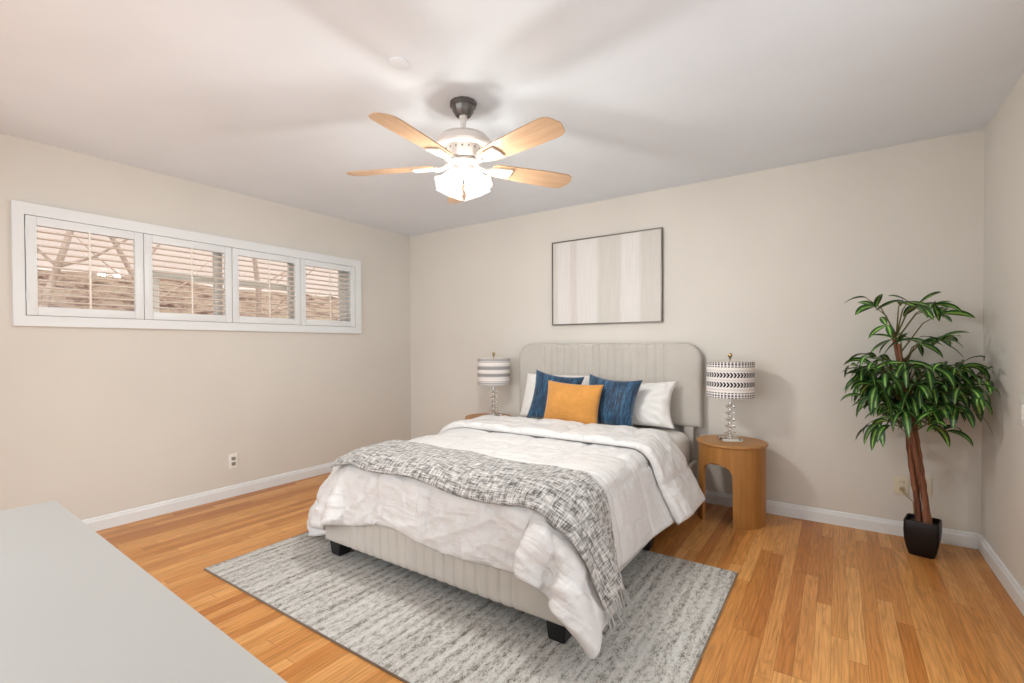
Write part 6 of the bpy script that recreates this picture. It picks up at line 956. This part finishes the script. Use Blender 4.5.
-2,2,-2,1,0,1,0,0,-1,1,-1,-1,0,0,1,1,0,-1,0,-1,-1,-1,0,3,26,2,1,0,1,-1,0,1,0,-1,0,0,0,0,0,0,0,0,0,1,-1,0,0,0,0,0,0,0,0,1,-1,0,0,0,-1,0,-1,1,0,-1,2,-1,2,-1,1,-1,0,0,0,-1,0,1,-1,1,-2,-6,0,-3,-4,-2,0,0,-7,10,27,2,1,-1,0,0,0,0,0,0,1,0,-1,0,1,0,-1,0,1,-1,0,1,-1,1,-1,0,1,-1,0,0,1,0,
-1,0,1,-1,1,-1,0,0,0,1,-1,1,-1,1,-1,0,0,1,0,-1,0,-1,-2,0,-5,-2,-2,-2,-4,-3,14,-25,30,0,-1,0,0,0,1,-1,0,1,-1,0,1,-1,0,0,1,0,-1,0,1,-1,0,0,1,0,-1,0,0,0,0,0,0,0,0,0,0,0,0,1,0,-1,0,0,0,0,0,0,1,-1,0,0,-1,0,0,0,0,1,0,-1,-1,-3,-13,16,29,0,0,0,0,0,0,0,0,0,0,0,0,0,0,0,0,0,0,0,0,0,1,-1,
0,0,0,0,1,-1,0,0,0,0,0,1,-1,0,0,0,0,0,0,0,0,0,1,0,-1,0,0,0,1,-2,0,0,1,0,0,-1,0,1,0,-3,29,0,0,1,-1,1,-1,1,0,-1,0,0,0,1,-1,0,0,0,0,0,0,0,0,0,0,0,0,1,-1,1,-1,0,1,0,-1,0,0,1,0,-1,0,0,0,0,1,-1,0,0,0,0,0,1,-1,0,0,1,-2,0,0,1,0,0,0,0,29,0,0,0,1,-1,0,0,0,0,1,-1,0,0,0,1,
-1,0,1,0,-1,1,-1,1,-1,0,0,0,0,0,0,0,0,0,0,0,1,-1,0,0,0,1,0,0,-1,0,0,0,0,0,1,-1,0,0,0,0,0,0,0,0,0,0,0,-1,30,0,0,-1,0,0,0,0,0,1,-1,1,-1,0,1,-1,1,0,-1,0,1,-1,0,0,1,0,0,-1,0,0,1,0,-1,0,1,-1,0,0,0,1,0,-1,0,0,0,1,0,-1,1,-1,0,0,0,1,-1,0,1,-1,0,0,0,0,0,0,495,9,8,8,11,4,8,3,
13,-15,-5,-3,0,0,0,2,1,2,1,5,-2,1,0,0,-2,-2,-2,-3,-4,-3,-3,-3,-3,-2,-2,-1,0,0,1,2,2,1,2,2,7,1,-2,-3,3,-21,-18,-14,-9,-4,-24,-24,-25,-26,-28,-29,-27,-28,-27,-26,19,0,1,0,-2,2,-4,1,-2,4,4,1,0,0,0,0,1,0,0,-6,3,0,0,0,1,0,0,0,2,0,-1,0,0,0,1,0,1,0,1,0,0,1,0,-1,-10,13,-11,6,-10,0,4,3,-3,-6,-1,-1,-2,-3,0,2,0,2,1,4,
16,0,-1,0,-2,0,2,-1,0,8,-3,1,0,0,1,-3,-2,0,0,4,-1,-1,0,-1,0,1,0,1,0,0,2,0,2,0,0,1,-2,1,-2,0,-4,-1,2,3,-2,-3,6,-5,-7,7,5,-4,1,-14,1,2,-2,2,2,2,0,0,3,-6,6,2,1,1,1,0,-1,5,-12,6,5,1,-1,0,0,2,1,-2,0,-2,-1,1,0,0,0,0,1,1,0,2,0,1,0,1,0,-1,1,0,0,-1,4,0,-3,-9,13,-18,13,-7,5,3,-6,4,-13,0,6,-4,
5,1,0,-1,2,0,-3,0,6,-1,2,0,0,2,-1,-3,3,-2,1,1,2,1,0,-2,-1,0,1,-2,2,-1,0,1,0,0,1,1,1,0,0,1,-1,0,1,1,0,-1,0,0,-2,-2,2,6,-13,12,-9,5,0,-1,3,-10,2,2,-3,7,-2,0,1,-1,-1,-2,2,1,5,1,0,1,-1,-2,5,-3,0,0,0,0,-1,-1,-3,3,-2,3,-6,5,-2,0,1,0,0,1,0,-1,1,0,2,0,2,0,0,0,1,1,0,-1,-3,6,-7,2,5,-6,0,1,
2,2,-3,2,1,3,-2,-4,0,0,-2,1,-1,1,-4,-4,4,8,-3,-3,-1,0,-3,7,-2,-1,-3,-2,-2,-1,2,-2,2,-2,5,-3,3,2,1,0,0,-1,-2,-1,0,2,1,3,-3,0,0,0,0,1,0,-2,7,-8,8,-3,0,-2,-1,0,1,2,0,2,2,-2,-1,-3,-1,-1,-1,-2,-1,-1,0,2,12,-18,4,3,2,-1,0,-1,1,0,0,0,1,-1,0,0,0,-1,0,0,0,0,-1,1,0,-1,0,1,0,-1,0,0,5,2,1,1,1,-1,0,1,
-6,1,-6,0,0,0,2,2,1,0,3,1,-1,-6,-2,-2,-1,-1,-1,0,0,0,-1,4,-10,11,0,1,0,1,-2,1,0,0,1,0,0,1,-1,0,-1,0,-1,0,0,0,0,0,0,1,0,-1,0,1,-1,-1,-1,0,0,0,0,1,0,0,0,-1,0,-1,1,0,1,1,2,1,0,-2,-4,5,-4,0,-2,-2,0,-1,-1,-1,6,-3,0,1,0,-1,1,0,1,-1,0,0,0,1,0,1,0,0,0,-1,-1,0,-1,0,1,-1,1,0,1,1,0,-1,0,-1,
-1,-1,0,0,0,-1,1,0,0,0,0,0,-1,1,1,1,1,0,0,-1,1,-6,6,0,0,0,-1,-1,-1,-1,-6,2,0,0,1,0,-1,0,-1,1,0,0,1,0,1,0,1,0,-1,-1,0,-2,0,0,-1,2,0,1,1,0,0,-1,-1,-1,0,-1,-1,0,0,1,0,1,0,0,1,0,0,0,0,0,0,2,-1,0,0,4,-6,0,1,1,0,0,1,-1,0,-4,1,0,-1,0,1,1,-2,0,0,1,0,1,0,1,0,-1,0,0,-2,0,-1,-1,1,-1,
1,1,0,1,0,0,-1,0,-2,1,0,0,-1,0,0,-1,1,1,0,1,0,0,0,1,0,2,-3,1,1,-3,3,-1,-1,-1,0,1,-1,2,-1,1,1,0,0,0,-1,2,-1,-1,0,0,0,0,1,0,0,0,0,-1,1,-1,-1,0,-1,1,0,0,1,0,-1,0,0,0,0,0,0,0,0,-1,-1,1,0,2,1,0,1,-2,1,-1,0,3,-2,1,-1,0,-1,1,0,0,0,0,1,-1,-1,0,-1,1,0,1,0,2,-3,0,0,0,0,0,0,-1,0,1,
0,1,-1,0,0,-1,0,-1,1,0,0,0,0,0,0,0,1,0,1,-1,-1,-1,0,0,1,1,1,1,0,-1,-1,0,1,2,-2,0,0,0,0,0,0,0,0,0,-1,0,2,-1])}
def load(k):
    nx, ny, s = DATA[k]
    a = np.array(s, dtype=np.int64).reshape(3, ny, nx)
    a = np.cumsum(np.cumsum(a, axis=2), axis=1)
    return np.moveaxis(a, 0, -1)/1000.0
def smooth(P, it=1, w=.5):
    for _ in range(it):
        Q = P.copy()
        Q[1:-1] = (1-w)*Q[1:-1] + w*.5*(P[:-2]+P[2:])
        R_ = Q.copy()
        R_[:, 1:-1] = (1-w)*R_[:, 1:-1] + w*.5*(Q[:, :-2]+Q[:, 2:])
        P = R_
    return P
def upsample(P, k):
    def up1(A):
        n = A.shape[0]
        Apad = np.concatenate([2*A[:1]-A[1:2], A, 2*A[-1:]-A[-2:-1]])
        t = np.arange((n-1)*k+1)/k; i = np.minimum(t.astype(int), n-2); f = (t-i)[:, None, None]
        p0, p1, p2, p3 = Apad[i], Apad[i+1], Apad[i+2], Apad[i+3]
        return .5*((2*p1)+(-p0+p2)*f+(2*p0-5*p1+4*p2-p3)*f*f+(-p0+3*p1-3*p2+p3)*f**3)
    A = up1(P); return np.swapaxes(up1(np.swapaxes(A, 0, 1)), 0, 1)
def normals(P):
    dx = np.gradient(P, axis=1); dy = np.gradient(P, axis=0)
    n = np.cross(dx, dy); n /= np.linalg.norm(n, axis=2, keepdims=True)+1e-9
    return n
def sheet_mesh(name, P, step, height, thick, m, parent=None, rim=4):
    """height(s,t)->outward displacement; closed, rounded at the rim"""
    ny_, nx_ = P.shape[:2]
    N_ = normals(P)
    s = np.arange(nx_)*step; t = np.arange(ny_)*step
    SS, TT = np.meshgrid(s, t)
    hgt = height(SS, TT)
    ed = np.minimum(np.minimum(SS, s[-1]-SS), np.minimum(TT, t[-1]-TT))
    k = np.clip(ed/(thick*1.2), 0, 1); rnd = np.sqrt(1-(1-k)**2)
    top = P + N_*((hgt+thick*.5)*rnd)[..., None]
    bot = P - N_*((thick*.5)*rnd)[..., None]
    verts = np.concatenate([top.reshape(-1, 3), bot.reshape(-1, 3)])
    n = nx_*ny_
    idx = np.arange(n).reshape(ny_, nx_)
    a = np.stack([idx[:-1, :-1], idx[:-1, 1:], idx[1:, 1:], idx[1:, :-1]], -1).reshape(-1, 4)
    b = a[:, ::-1]+n
    faces = a.tolist()+b.tolist()
    me = bpy.data.meshes.new(name); me.from_pydata(verts.tolist(), [], faces)
    uv = me.uv_layers.new(name='UVMap')
    vi = np.zeros(len(me.loops), dtype=np.int32); me.loops.foreach_get('vertex_index', vi)
    U = np.stack([SS.reshape(-1), TT.reshape(-1)], -1); U = np.concatenate([U, U])
    uv.data.foreach_set('uv', U[vi].reshape(-1).astype(np.float32))
    bm = bmesh.new(); bm.from_mesh(me); bmesh.ops.remove_doubles(bm, verts=bm.verts[:], dist=1e-5)
    bpy.data.meshes.remove(me)
    return link(name, bm, m, parent, angle=180)
_pn = np.random.RandomState(3).rand(64, 64)
def vnoise(x, y):
    xi = np.floor(x).astype(int); yi = np.floor(y).astype(int); fx = x-xi; fy = y-yi
    fx = fx*fx*(3-2*fx); fy = fy*fy*(3-2*fy)
    g = lambda a, b: _pn[a % 64, b % 64]
    return (g(xi, yi)*(1-fx)+g(xi+1, yi)*fx)*(1-fy)+(g(xi, yi+1)*(1-fx)+g(xi+1, yi+1)*fx)*fy
def ridged(x, y): return 1-np.abs(2*vnoise(x, y)-1)
def quilt(cell, amp, x_off, y_off, wr_, foot=False):
    def f(s, t):
        wr = wr_*(.45+1.0*np.exp(-(t/.42)**2)) if foot else wr_
        u = np.abs(np.mod((s+x_off)/cell, 1)-.5)*2; v = np.abs(np.mod((t+y_off)/cell, 1)-.5)*2   # 1 at seam, 0 mid
        puff = amp*np.sqrt(np.clip(1-u**3.5, 0, 1))*np.sqrt(np.clip(1-v**3.5, 0, 1))
        near = np.clip(np.maximum(u, v), 0, 1)
        puck = wr*.7*near**2*(vnoise(s*34+3*v, t*34)-.5)
        a = s*.9+t*.45; b = -s*.45+t*.9
        r = wr*(ridged(a*2.6+7, b*13)-.55)+wr*.9*(ridged(a*11, b*3.0+19)-.55)+wr*.5*(ridged((a-b)*5.0, (a+b)*16)-.5)
        return puff+puck+r
    return f
A = upsample(smooth(load('A'), 1, .3), 4)
comf = sheet_mesh('comforter', A, .0075, quilt(.37, .018, .16, .02, .014, True), .016, m_comf)
tag(comf, 'white quilted comforter draped over the bed down to the rug, its head end folded back', 'comforter')
B = upsample(smooth(load('B'), 1, .3), 4)
sheet_mesh('folded_edge', B, .0075, quilt(.37, .020, .16, .10, .009), .026, m_comf, comf)
Tm = upsample(smooth(load('T'), 1, .3), 4)
Tm = Tm + normals(Tm)*.013
thr = sheet_mesh('throw_blanket', Tm, .0075, lambda s, t: .0022*(vnoise(s*60, t*60)-.5)+.003*(vnoise(s*9, t*9)-.5), .006, m_throw)
tag(thr, 'grey and white woven throw with fringe laid across the foot of the comforter', 'blanket')
# fringe along the right end of the throw
E0 = Tm[:, -1]; E1 = Tm[:, -5]
bm = bmesh.new(); random.seed(2)
nfr = 22
for i in range(nfr):
    j = int((i+.5)/nfr*(len(E0)-1)); p = Vector(E0[j]); d = (Vector(E0[j])-Vector(E1[j])).normalized()
    for c in range(2):
        L = .055+random.random()*.02
        q = Vector((random.uniform(-.006, .006), random.uniform(-.010, .010), 0))
        e = (d*.6+Vector((.05, 0, -1))*.4).normalized()
        add_tube(bm, [p-d*.004, p+e*L*.35+q*.3, p+e*L*.7+q*.8, p+e*L+q*1.4], [.0035, .003, .0035, .0022], 6)
link('fringe', bm, m_throw, thr)

# ------------------------------------------------------------------ pillows
def pillow(name, w, h, t, m, loc, rot, lab, cat, seed=0, pinch=.09, wr=.006, rib=0, group=None, n=44, power=.42, slump=0):
    bm = bmesh.new(); random.seed(seed); so_ = Vector((seed*7.1, seed*3.3, 0))
    g = {}
    for side in (1, -1):
        for j in range(n+1):
            for i in range(n+1):
                u = -1+2*i/n; v = -1+2*j/n
                u = math.sin(u*math.pi/2)*.35+u*.65; v = math.sin(v*math.pi/2)*.35+v*.65
                rim = i in (0, n) or j in (0, n)
                if rim and side == -1: g[(side, i, j)] = g[(1, i, j)]; continue
                x = w/2*u*(1-pinch*(1-v*v)*abs(u)**1.5)
                z = h/2*v*(1-pinch*(1-u*u)*abs(v)**1.5)
                th = t/2*max(0, (1-u*u)*(1-v*v))**power
                th *= 1 - slump*v
                nn = noise.noise(Vector((x*7, z*7, side))+so_)*.6+noise.noise(Vector((x*17, z*17, side*2))+so_)*.4
                rad = math.atan2(z, x); ed = max(abs(u), abs(v))
                wrk = wr*nn + wr*.8*math.sin(rad*22+nn*5)*max(0, ed-.45)*(1-ed)*4
                if rib: wrk += rib*math.sin(x*2*math.pi/.022)*min(1, (1-abs(u))*8)*min(1, (1-abs(v))*8)
                y = -side*(th + (0 if rim else wrk*min(1, (1-ed)*6)))
                g[(side, i, j)] = bm.verts.new((x, y, z+h/2))
    for side in (1, -1):
        for j in range(n):
            for i in range(n):
                q = [g[(side, i, j)], g[(side, i+1, j)], g[(side, i+1, j+1)], g[(side, i, j+1)]]
                try: bm.faces.new(q if side == 1 else q[::-1])
                except ValueError: pass
    o = link(name, bm, m, loc=loc, rot=[math.radians(a) for a in rot], angle=180)
    return tag(o, lab, cat, group)
pillow('bed_pillow', .66, .40, .17, m_pcase, (1.985, -.30, .574), (-20, 0, 0), 'white bed pillow behind the left blue cushion', 'pillow', 1, .05, .012, group='white bed pillows')
pillow('bed_pillow', .66, .37, .19, m_pcase, (2.672, -.32, .572), (-22, -3, 0), 'white bed pillow leaning behind the right blue cushion', 'pillow', 2, .13, .034, group='white bed pillows')
pillow('throw_pillow', .43, .42, .15, m_velvet, (2.055, -.475, .570), (-14, 7, 6), 'dark teal blue velvet cushion left of the orange one', 'cushion', 3, .14, .006, .0016, group='blue velvet cushions')
pillow('throw_pillow', .45, .41, .16, m_velvet, (2.535, -.490, .568), (-16, 4, -6), 'dark teal blue velvet cushion right of the orange one', 'cushion', 4, .15, .006, .0016, group='blue velvet cushions')
op = pillow('throw_pillow', .47, .355, .15, m_orange, (2.30, -.62, .572), (-14, 2, 0), 'mustard orange textured cushion in front of the two blue ones', 'cushion', 5, .09, .006)

# ------------------------------------------------------------------ nightstands
def nightstand(lab):
    r = empty('nightstand', (0, 0, 0), 0, lab, 'nightstand', 'round wooden nightstands')
    R = .211; Hn = .522; th = .018
    bm = bmesh.new()
    # curved shell with two arched openings; a = angle, floor(a) = lower edge of the shell
    def lower(a):
        d = (math.degrees(a)) % 360
        # big panel from -79 (281) to 97; leg 172..216
        def arch(d0, d1):
            f = (d-d0)/(d1-d0); ztop = .40
            e = min(f, 1-f)*(d1-d0)*math.radians(1)*R    # arc distance to side
            rr = .07
            if e <= 0: return 0
            if e < rr: return ztop-rr+math.sqrt(rr*rr-(rr-e)**2)
            return ztop+.012*math.sin(math.pi*f)
        if 97 < d < 174: return arch(97, 174)
        if 223 < d < 281: return arch(223, 281)
        return 0
    angs = sorted(set([2*math.pi*i/144 for i in range(144)] + [math.radians(q) for q in (97.01, 97.4, 98.2, 173.99, 173.6, 172.8, 223.01, 223.4, 224.2, 280.99, 280.6, 279.8)]))
    ring = []
    for a in angs:
        lo = lower(a); c, s = math.cos(a), math.sin(a)
        ring.append([bm.verts.new((c*q, s*q, z)) for q, z in ((R, lo), (R, Hn), (R-th, Hn), (R-th, lo))])
    n = len(ring)
    for i in range(n):
        p, q = ring[i], ring[(i+1) % n]
        for k in range(4): bm.faces.new((p[k], q[k], q[(k+1) % 4], p[(k+1) % 4]))
    link('body', bm, m_night, r, angle=35)
    bm = bmesh.new(); add_lathe(bm, [(0, Hn), (R+.006, Hn), (R+.012, Hn+.004), (R+.012, Hn+.014), (R+.006, Hn+.018), (0, Hn+.018)], 72)
    link('top', bm, m_nighttop, r, angle=30)
    bm = bmesh.new(); add_lathe(bm, [(0, .40), (R-th-.001, .40), (R-th-.001, .415), (0, .415)], 60)
    link('shelf_board', bm, m_night, r, angle=30)
    return r
ns = nightstand('round honey wood nightstand with arched openings right of the bed')
ns2 = copy_tree(ns); ns2['label'] = 'round honey wood nightstand left of the bed, mostly hidden by the comforter'
ns.location = (3.368, -.272, 0); ns2.location = (1.295, -.272, 0); ns2.rotation_euler[2] = math.radians(180-2)

# ------------------------------------------------------------------ table lamps
def lamp(lab):
    r = empty('table_lamp', (0, 0, 0), 0, lab, 'lamp', 'crystal table lamps')
    bm = bmesh.new()
    add_box(bm, -.062, .062, -.062, .062, 0, .020, .003); link('base', bm, m_crystal, r)
    bm = bmesh.new(); add_tube(bm, [(0, 0, .020), (0, 0, .30)], .0045, 12)
    for z in (.030, .075, .120, .165, .210, .255):
        add_lathe(bm, [(.0045, z-.008), (.011, z-.006), (.012, z), (.011, z+.006), (.0045, z+.008)], 16)
    add_lathe(bm, [(0, .020), (.028, .020), (.026, .026), (.010, .030)], 24)
    link('rod', bm, m_chrome, r)
    for i, z in enumerate((.052, .097, .142, .187, .232)):
        bm = bmesh.new(); R_ = .036 if i else .040
        nf = 8
        add_lathe(bm, [(.006, z-.012), (R_*.62, z-.010), (R_, z-.002), (R_, z+.002), (R_*.62, z+.010), (.006, z+.012)], nf)
        link('crystal', bm, m_crystal, r, smooth=False)
    bm = bmesh.new(); add_tube(bm, [(0, 0, .30), (0, 0, .57)], .003, 8)
    for a in (0, 2*math.pi/3, 4*math.pi/3):
        add_tube(bm, [(0, 0, .545), (math.cos(a)*.146, math.sin(a)*.146, .540)], .0018, 6)
    add_lathe(bm, [(0, .30), (.015, .305), (.016, .345), (0, .35)], 20)
    link('harp', bm, m_brass, r)
    # drum shade with uv
    R0, R1, z0, z1 = .150, .150, .300, .546; n = 96
    me_bm = bmesh.new(); uvl = me_bm.loops.layers.uv.new('UVMap')
    for R__, off in ((R0, 0), (R0-.0025, 1)):
        vb = [me_bm.verts.new((R__*math.cos(2*math.pi*i/n), R__*math.sin(2*math.pi*i/n), z0)) for i in range(n)]
        vt = [me_bm.verts.new((R__*math.cos(2*math.pi*i/n), R__*math.sin(2*math.pi*i/n), z1)) for i in range(n)]
        for i in range(n):
            j = (i+1) % n
            f = me_bm.faces.new((vb[i], vb[j], vt[j], vt[i]))
            for lp, (uu, vv) in zip(f.loops, ((i/n, 0), ((i+1)/n, 0), ((i+1)/n, 1), (i/n, 1))): lp[uvl].uv = (uu, vv)
            f.material_index = off
        if off == 0: ob, ot = vb, vt
        else:
            for i in range(n):
                j = (i+1) % n
                me_bm.faces.new((ob[i], vb[i], vb[j], ob[j])).material_index = 1; me_bm.faces.new((ot[i], ot[j], vt[j], vt[i])).material_index = 1
    link('lamp_shade', me_bm, [m_lshade, m_pcase], r, angle=60)
    bm = bmesh.new(); add_lathe(bm, [(0, .548), (.005, .552), (.004, .562), (.007, .568), (.013, .578), (.015, .588), (.012, .598), (0, .603)], 20)
    link('finial', bm, m_brass, r)
    return r
lp = lamp('crystal stemmed lamp with patterned drum shade right of the bed')
lp2 = copy_tree(lp); lp2['label'] = 'crystal stemmed lamp with patterned drum shade left of the bed'
lp.location = (3.358, -.268, .5405); lp.rotation_euler[2] = .5
lp2.location = (1.352, -.268, .5405); lp2.rotation_euler[2] = .3

# ------------------------------------------------------------------ potted plant
PX, PY = 4.365, -.275
plant = empty('potted_plant', (PX, PY, 0), math.radians(-12), 'tall artificial variegated tree with braided trunk in a black pot in the corner', 'plant')
def pot_ring(z, s, r=.018, n=6):
    pts = []
    for cx, cy, a0 in ((1, 1, 0), (-1, 1, 90), (-1, -1, 180), (1, -1, 270)):
        for k in range(n+1):
            a = math.radians(a0+90*k/n); pts.append(((s-r)*cx+r*math.cos(a), (s-r)*cy+r*math.sin(a), z))
    return pts
bm = bmesh.new(); rings = []
prof = [(0, .054), (.004, .058), (.04, .067), (.09, .075), (.14, .078), (.195, .077), (.199, .075), (.195, .070), (.17, .070)]
for z, s in prof: rings.append([bm.verts.new(p) for p in pot_ring(z, s)])
for a, b in zip(rings, rings[1:]):
    n = len(a)
    for i in range(n): bm.faces.new((a[i], a[(i+1) % n], b[(i+1) % n], b[i]))
bm.faces.new(rings[0][::-1]); bm.faces.new(rings[-1])
link('pot', bm, m_pot, plant, angle=45)
bm = bmesh.new()
add_lathe(bm, [(0, .186), (.03, .187), (.062, .183), (.068, .172)], 28, wob=lambda k, a: .08*math.sin(a*5+k))
link('moss', bm, m_soil, plant)
Rinv = Matrix.Rotation(math.radians(12), 3, 'Z')
def wl(x, y, z):   # world -> plant local
    return Rinv @ Vector((x-PX, y-PY, z))
# trunk: three intertwined stems leaning slightly left going up
def axis(z):
    s = (z-.18)/1.1
    return Vector((4.368-.145*max(0, s)**1.5-.012*math.sin(s*5), -.285-.03*s, z))
bm = bmesh.new()
for k in range(4):
    pts, rs = [], []
    zt = (1.30, 1.20, 1.12, .98)[k]
    for i in range(30):
        f = i/29; z = .175+(zt-.175)*f
        a = k*math.pi/2+z*3.2*(1 if k % 2 else -1)*.8; rr = .024*(1-.35*f)
        c = axis(z); p = (c.x+rr*math.cos(a), c.y+rr*math.sin(a), z)
        pts.append(wl(*p)); rs.append((.0165-.008*f)*(1+.12*math.sin(i*2.1+k)))
    add_tube(bm, pts, rs, 9)
link('trunk', bm, m_trunk, plant)
bmL = bmesh.new(); uvL = bmL.loops.layers.uv.new('UVMap'); bmT = bmesh.new()
random.seed(11)
def leaf(p, d, L, wd_, droop, roll_=0.0):
    """p base, d initial direction, curved blade strip (world coordinates)"""
    d = d.normalized(); side = d.cross(Vector((0, 0, 1)))
    if side.length < .1: side = Vector((1, 0, 0))
    side.normalize(); side = (Matrix.Rotation(roll_, 3, d) @ side)
    n = 7; pos = p.copy(); rows = []
    for i in range(n+1):
        f = i/n
        ww = wd_*(math.sin(math.pi*min(1, f*.93+.05))**.8)*(1-.25*f)
        if i == n: ww = .0006
        nrm = side.cross(d).normalized()
        fold = .28*ww
        a, b, c = pos-side*ww+nrm*fold, pos.copy(), pos+side*ww+nrm*fold
        rows.append([bmL.verts.new(wl(*q)) for q in (a, b, c)])
        d = (d+Vector((0, 0, -1))*droop/n*(.5+f)).normalized()
        side = (side - d*side.dot(d)).normalized()
        pos = pos + d*L/n
        pos.x = min(pos.x, W-.03); pos.y = min(pos.y, -.03)
    for i in range(n):
        for k in range(2):
            f = bmL.faces.new((rows[i][k], rows[i][k+1], rows[i+1][k+1], rows[i+1][k]))
            for lp_, (uu, vv) in zip(f.loops, ((k/2, i/n), ((k+1)/2, i/n), ((k+1)/2, (i+1)/n), (k/2, (i+1)/n))): lp_[uvL].uv = (uu, vv)
def clear(x, y, z): return min(max(x, 3.8), W-.03), min(y, -.03), z
def sprig(tx, ty, tz, zb, nl, L=.13, spread=.9, droop=1.3, wd_=.014, face=None):
    base = axis(min(zb, 1.3)); tip = Vector((tx, ty, tz))
    md = (base+tip)/2+Vector((0, 0, .05))
    add_tube(bmT, [wl(*base), wl(*md), wl(*tip)], [.0045, .003, .002], 5)
    out = (tip-base); out.z = 0
    if out.length < .02: out = Vector((random.uniform(-1, 1), random.uniform(-1, 0), 0))
    out.normalize(); a0 = math.atan2(out.y, out.x)
    for k in range(nl):
        a = a0 + (k-(nl-1)/2)/max(1, nl-1)*2*spread*1.6 + random.uniform(-.25, .25)
        d = Vector((math.cos(a), math.sin(a), random.uniform(-.6, .9)))
        p = tip + (tip-md)*random.uniform(-.35, .05)
        l_ = L*random.uniform(.75, 1.2)
        e = p+d.normalized()*l_
        if e.x > W-.04: d.x -= (e.x-(W-.04))/l_*1.4
        if e.y > -.04: d.y -= (e.y+.04)/l_*1.4
        leaf(p, d, l_, wd_*random.uniform(.8, 1.2), droop*random.uniform(.5, 1.4), random.uniform(-.8, .8))
# (x, z) of sprig tips read as the plant's silhouette, at its real depth
tips = [(4.10, 1.44, 1.30, 1), (4.14, 1.36, 1.26, 3), (4.20, 1.28, 1.2, 3), (4.27, 1.40, 1.3, 4), (4.33, 1.37, 1.3, 4), (4.40, 1.37, 1.28, 4), (4.44, 1.33, 1.2, 3), (4.43, 1.22, 1.15, 5),
        (4.24, 1.22, 1.15, 5), (4.34, 1.20, 1.1, 5), (4.14, 1.13, 1.05, 4), (4.05, 1.06, 1.0, 2), (4.09, 1.02, 1.0, 5), (4.18, 1.05, 1.0, 6), (4.26, 1.08, 1.05, 6), (4.36, 1.07, 1.0, 6), (4.45, 1.07, 1.0, 6),
        (4.53, 1.08, 1.0, 5), (4.58, 1.00, .95, 5), (4.50, .98, .9, 6), (4.42, .96, .9, 7), (4.32, .97, .9, 7), (4.22, .96, .9, 7), (4.14, .92, .9, 6), (4.08, .88, .85, 3),
        (4.18, .84, .8, 6), (4.26, .84, .8, 7), (4.34, .85, .8, 7), (4.42, .86, .82, 6), (4.50, .88, .85, 5), (4.15, .74, .75, 4), (4.22, .75, .74, 4), (4.38, .76, .72, 4), (4.44, .74, .74, 3), (4.30, .90, .85, 6), (4.12, .98, .9, 4), (4.57, .92, .9, 4)]
for k_ in range(8): tips.append((random.uniform(4.12, 4.52), random.uniform(.84, 1.08), random.uniform(.85, 1.0), 5))
for (x, z, zb, nl) in tips:
    if z > 1.25: z += .045
    for yy in ((-.36,) if nl < 4 else (-.42, -.22)):
        y = yy+random.uniform(-.06, .06)
        sprig(x+random.uniform(-.015, .015), y, z+random.uniform(-.015, .015), zb-.05, nl if yy == -.36 else max(3, nl-1), L=.165 if z < 1.15 else .13, wd_=.0205 if z < 1.15 else .021, droop=2.3 if z < 1.15 else .9)
link('foliage', bmL, m_leaf, plant, angle=180)
link('twigs', bmT, m_twig, plant)

# ------------------------------------------------------------------ dresser in the foreground
DX0, DX1, DY0, DY1, DZ = 2.286, 3.60, -4.00, -3.575, .80
dr = empty('dresser', ((DX0+DX1)/2, (DY0+DY1)/2, 0), 0, 'white dresser top in the near left foreground, cut off by the frame', 'dresser')
cx, cy = (DX0+DX1)/2, (DY0+DY1)/2; dr.rotation_euler[2] = math.radians(-2.1); hx, hy = (DX1-DX0)/2, (DY1-DY0)/2
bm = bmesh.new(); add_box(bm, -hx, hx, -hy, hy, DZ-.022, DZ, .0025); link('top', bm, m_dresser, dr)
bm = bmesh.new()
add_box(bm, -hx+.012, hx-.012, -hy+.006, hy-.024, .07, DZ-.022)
link('carcass', bm, m_dresser, dr, smooth=False)
for sx in (-1, 1):
    for sy in (-1, 1):
        bm = bmesh.new(); vs = add_box(bm, sx*(hx-.05)-.022, sx*(hx-.05)+.022, sy*(hy-.06)-.022, sy*(hy-.06)+.022, 0, .07, .003); link('leg', bm, m_dresser, dr)
for ci in range(2):
    for ri in range(3):
        x0 = -hx+.016+ci*(hx-.016)+.002; x1 = x0+hx-.02
        z0 = .085+ri*.23; z1 = z0+.222
        bm = bmesh.new(); add_box(bm, x0, x1, hy-.024, hy-.006, z0, z1, .002); d_ = link('drawer', bm, m_dresser, dr)
        bm = bmesh.new(); add_lathe(bm, [(0, 0), (.006, 0), (.006, .012), (.013, .018), (.012, .026), (0, .028)], 20, ((x0+x1)/2, hy-.006, (z0+z1)/2), Vector((0, 0, 1)).rotation_difference(Vector((0, 1, 0))))
        link('knob', bm, m_chrome, d_)
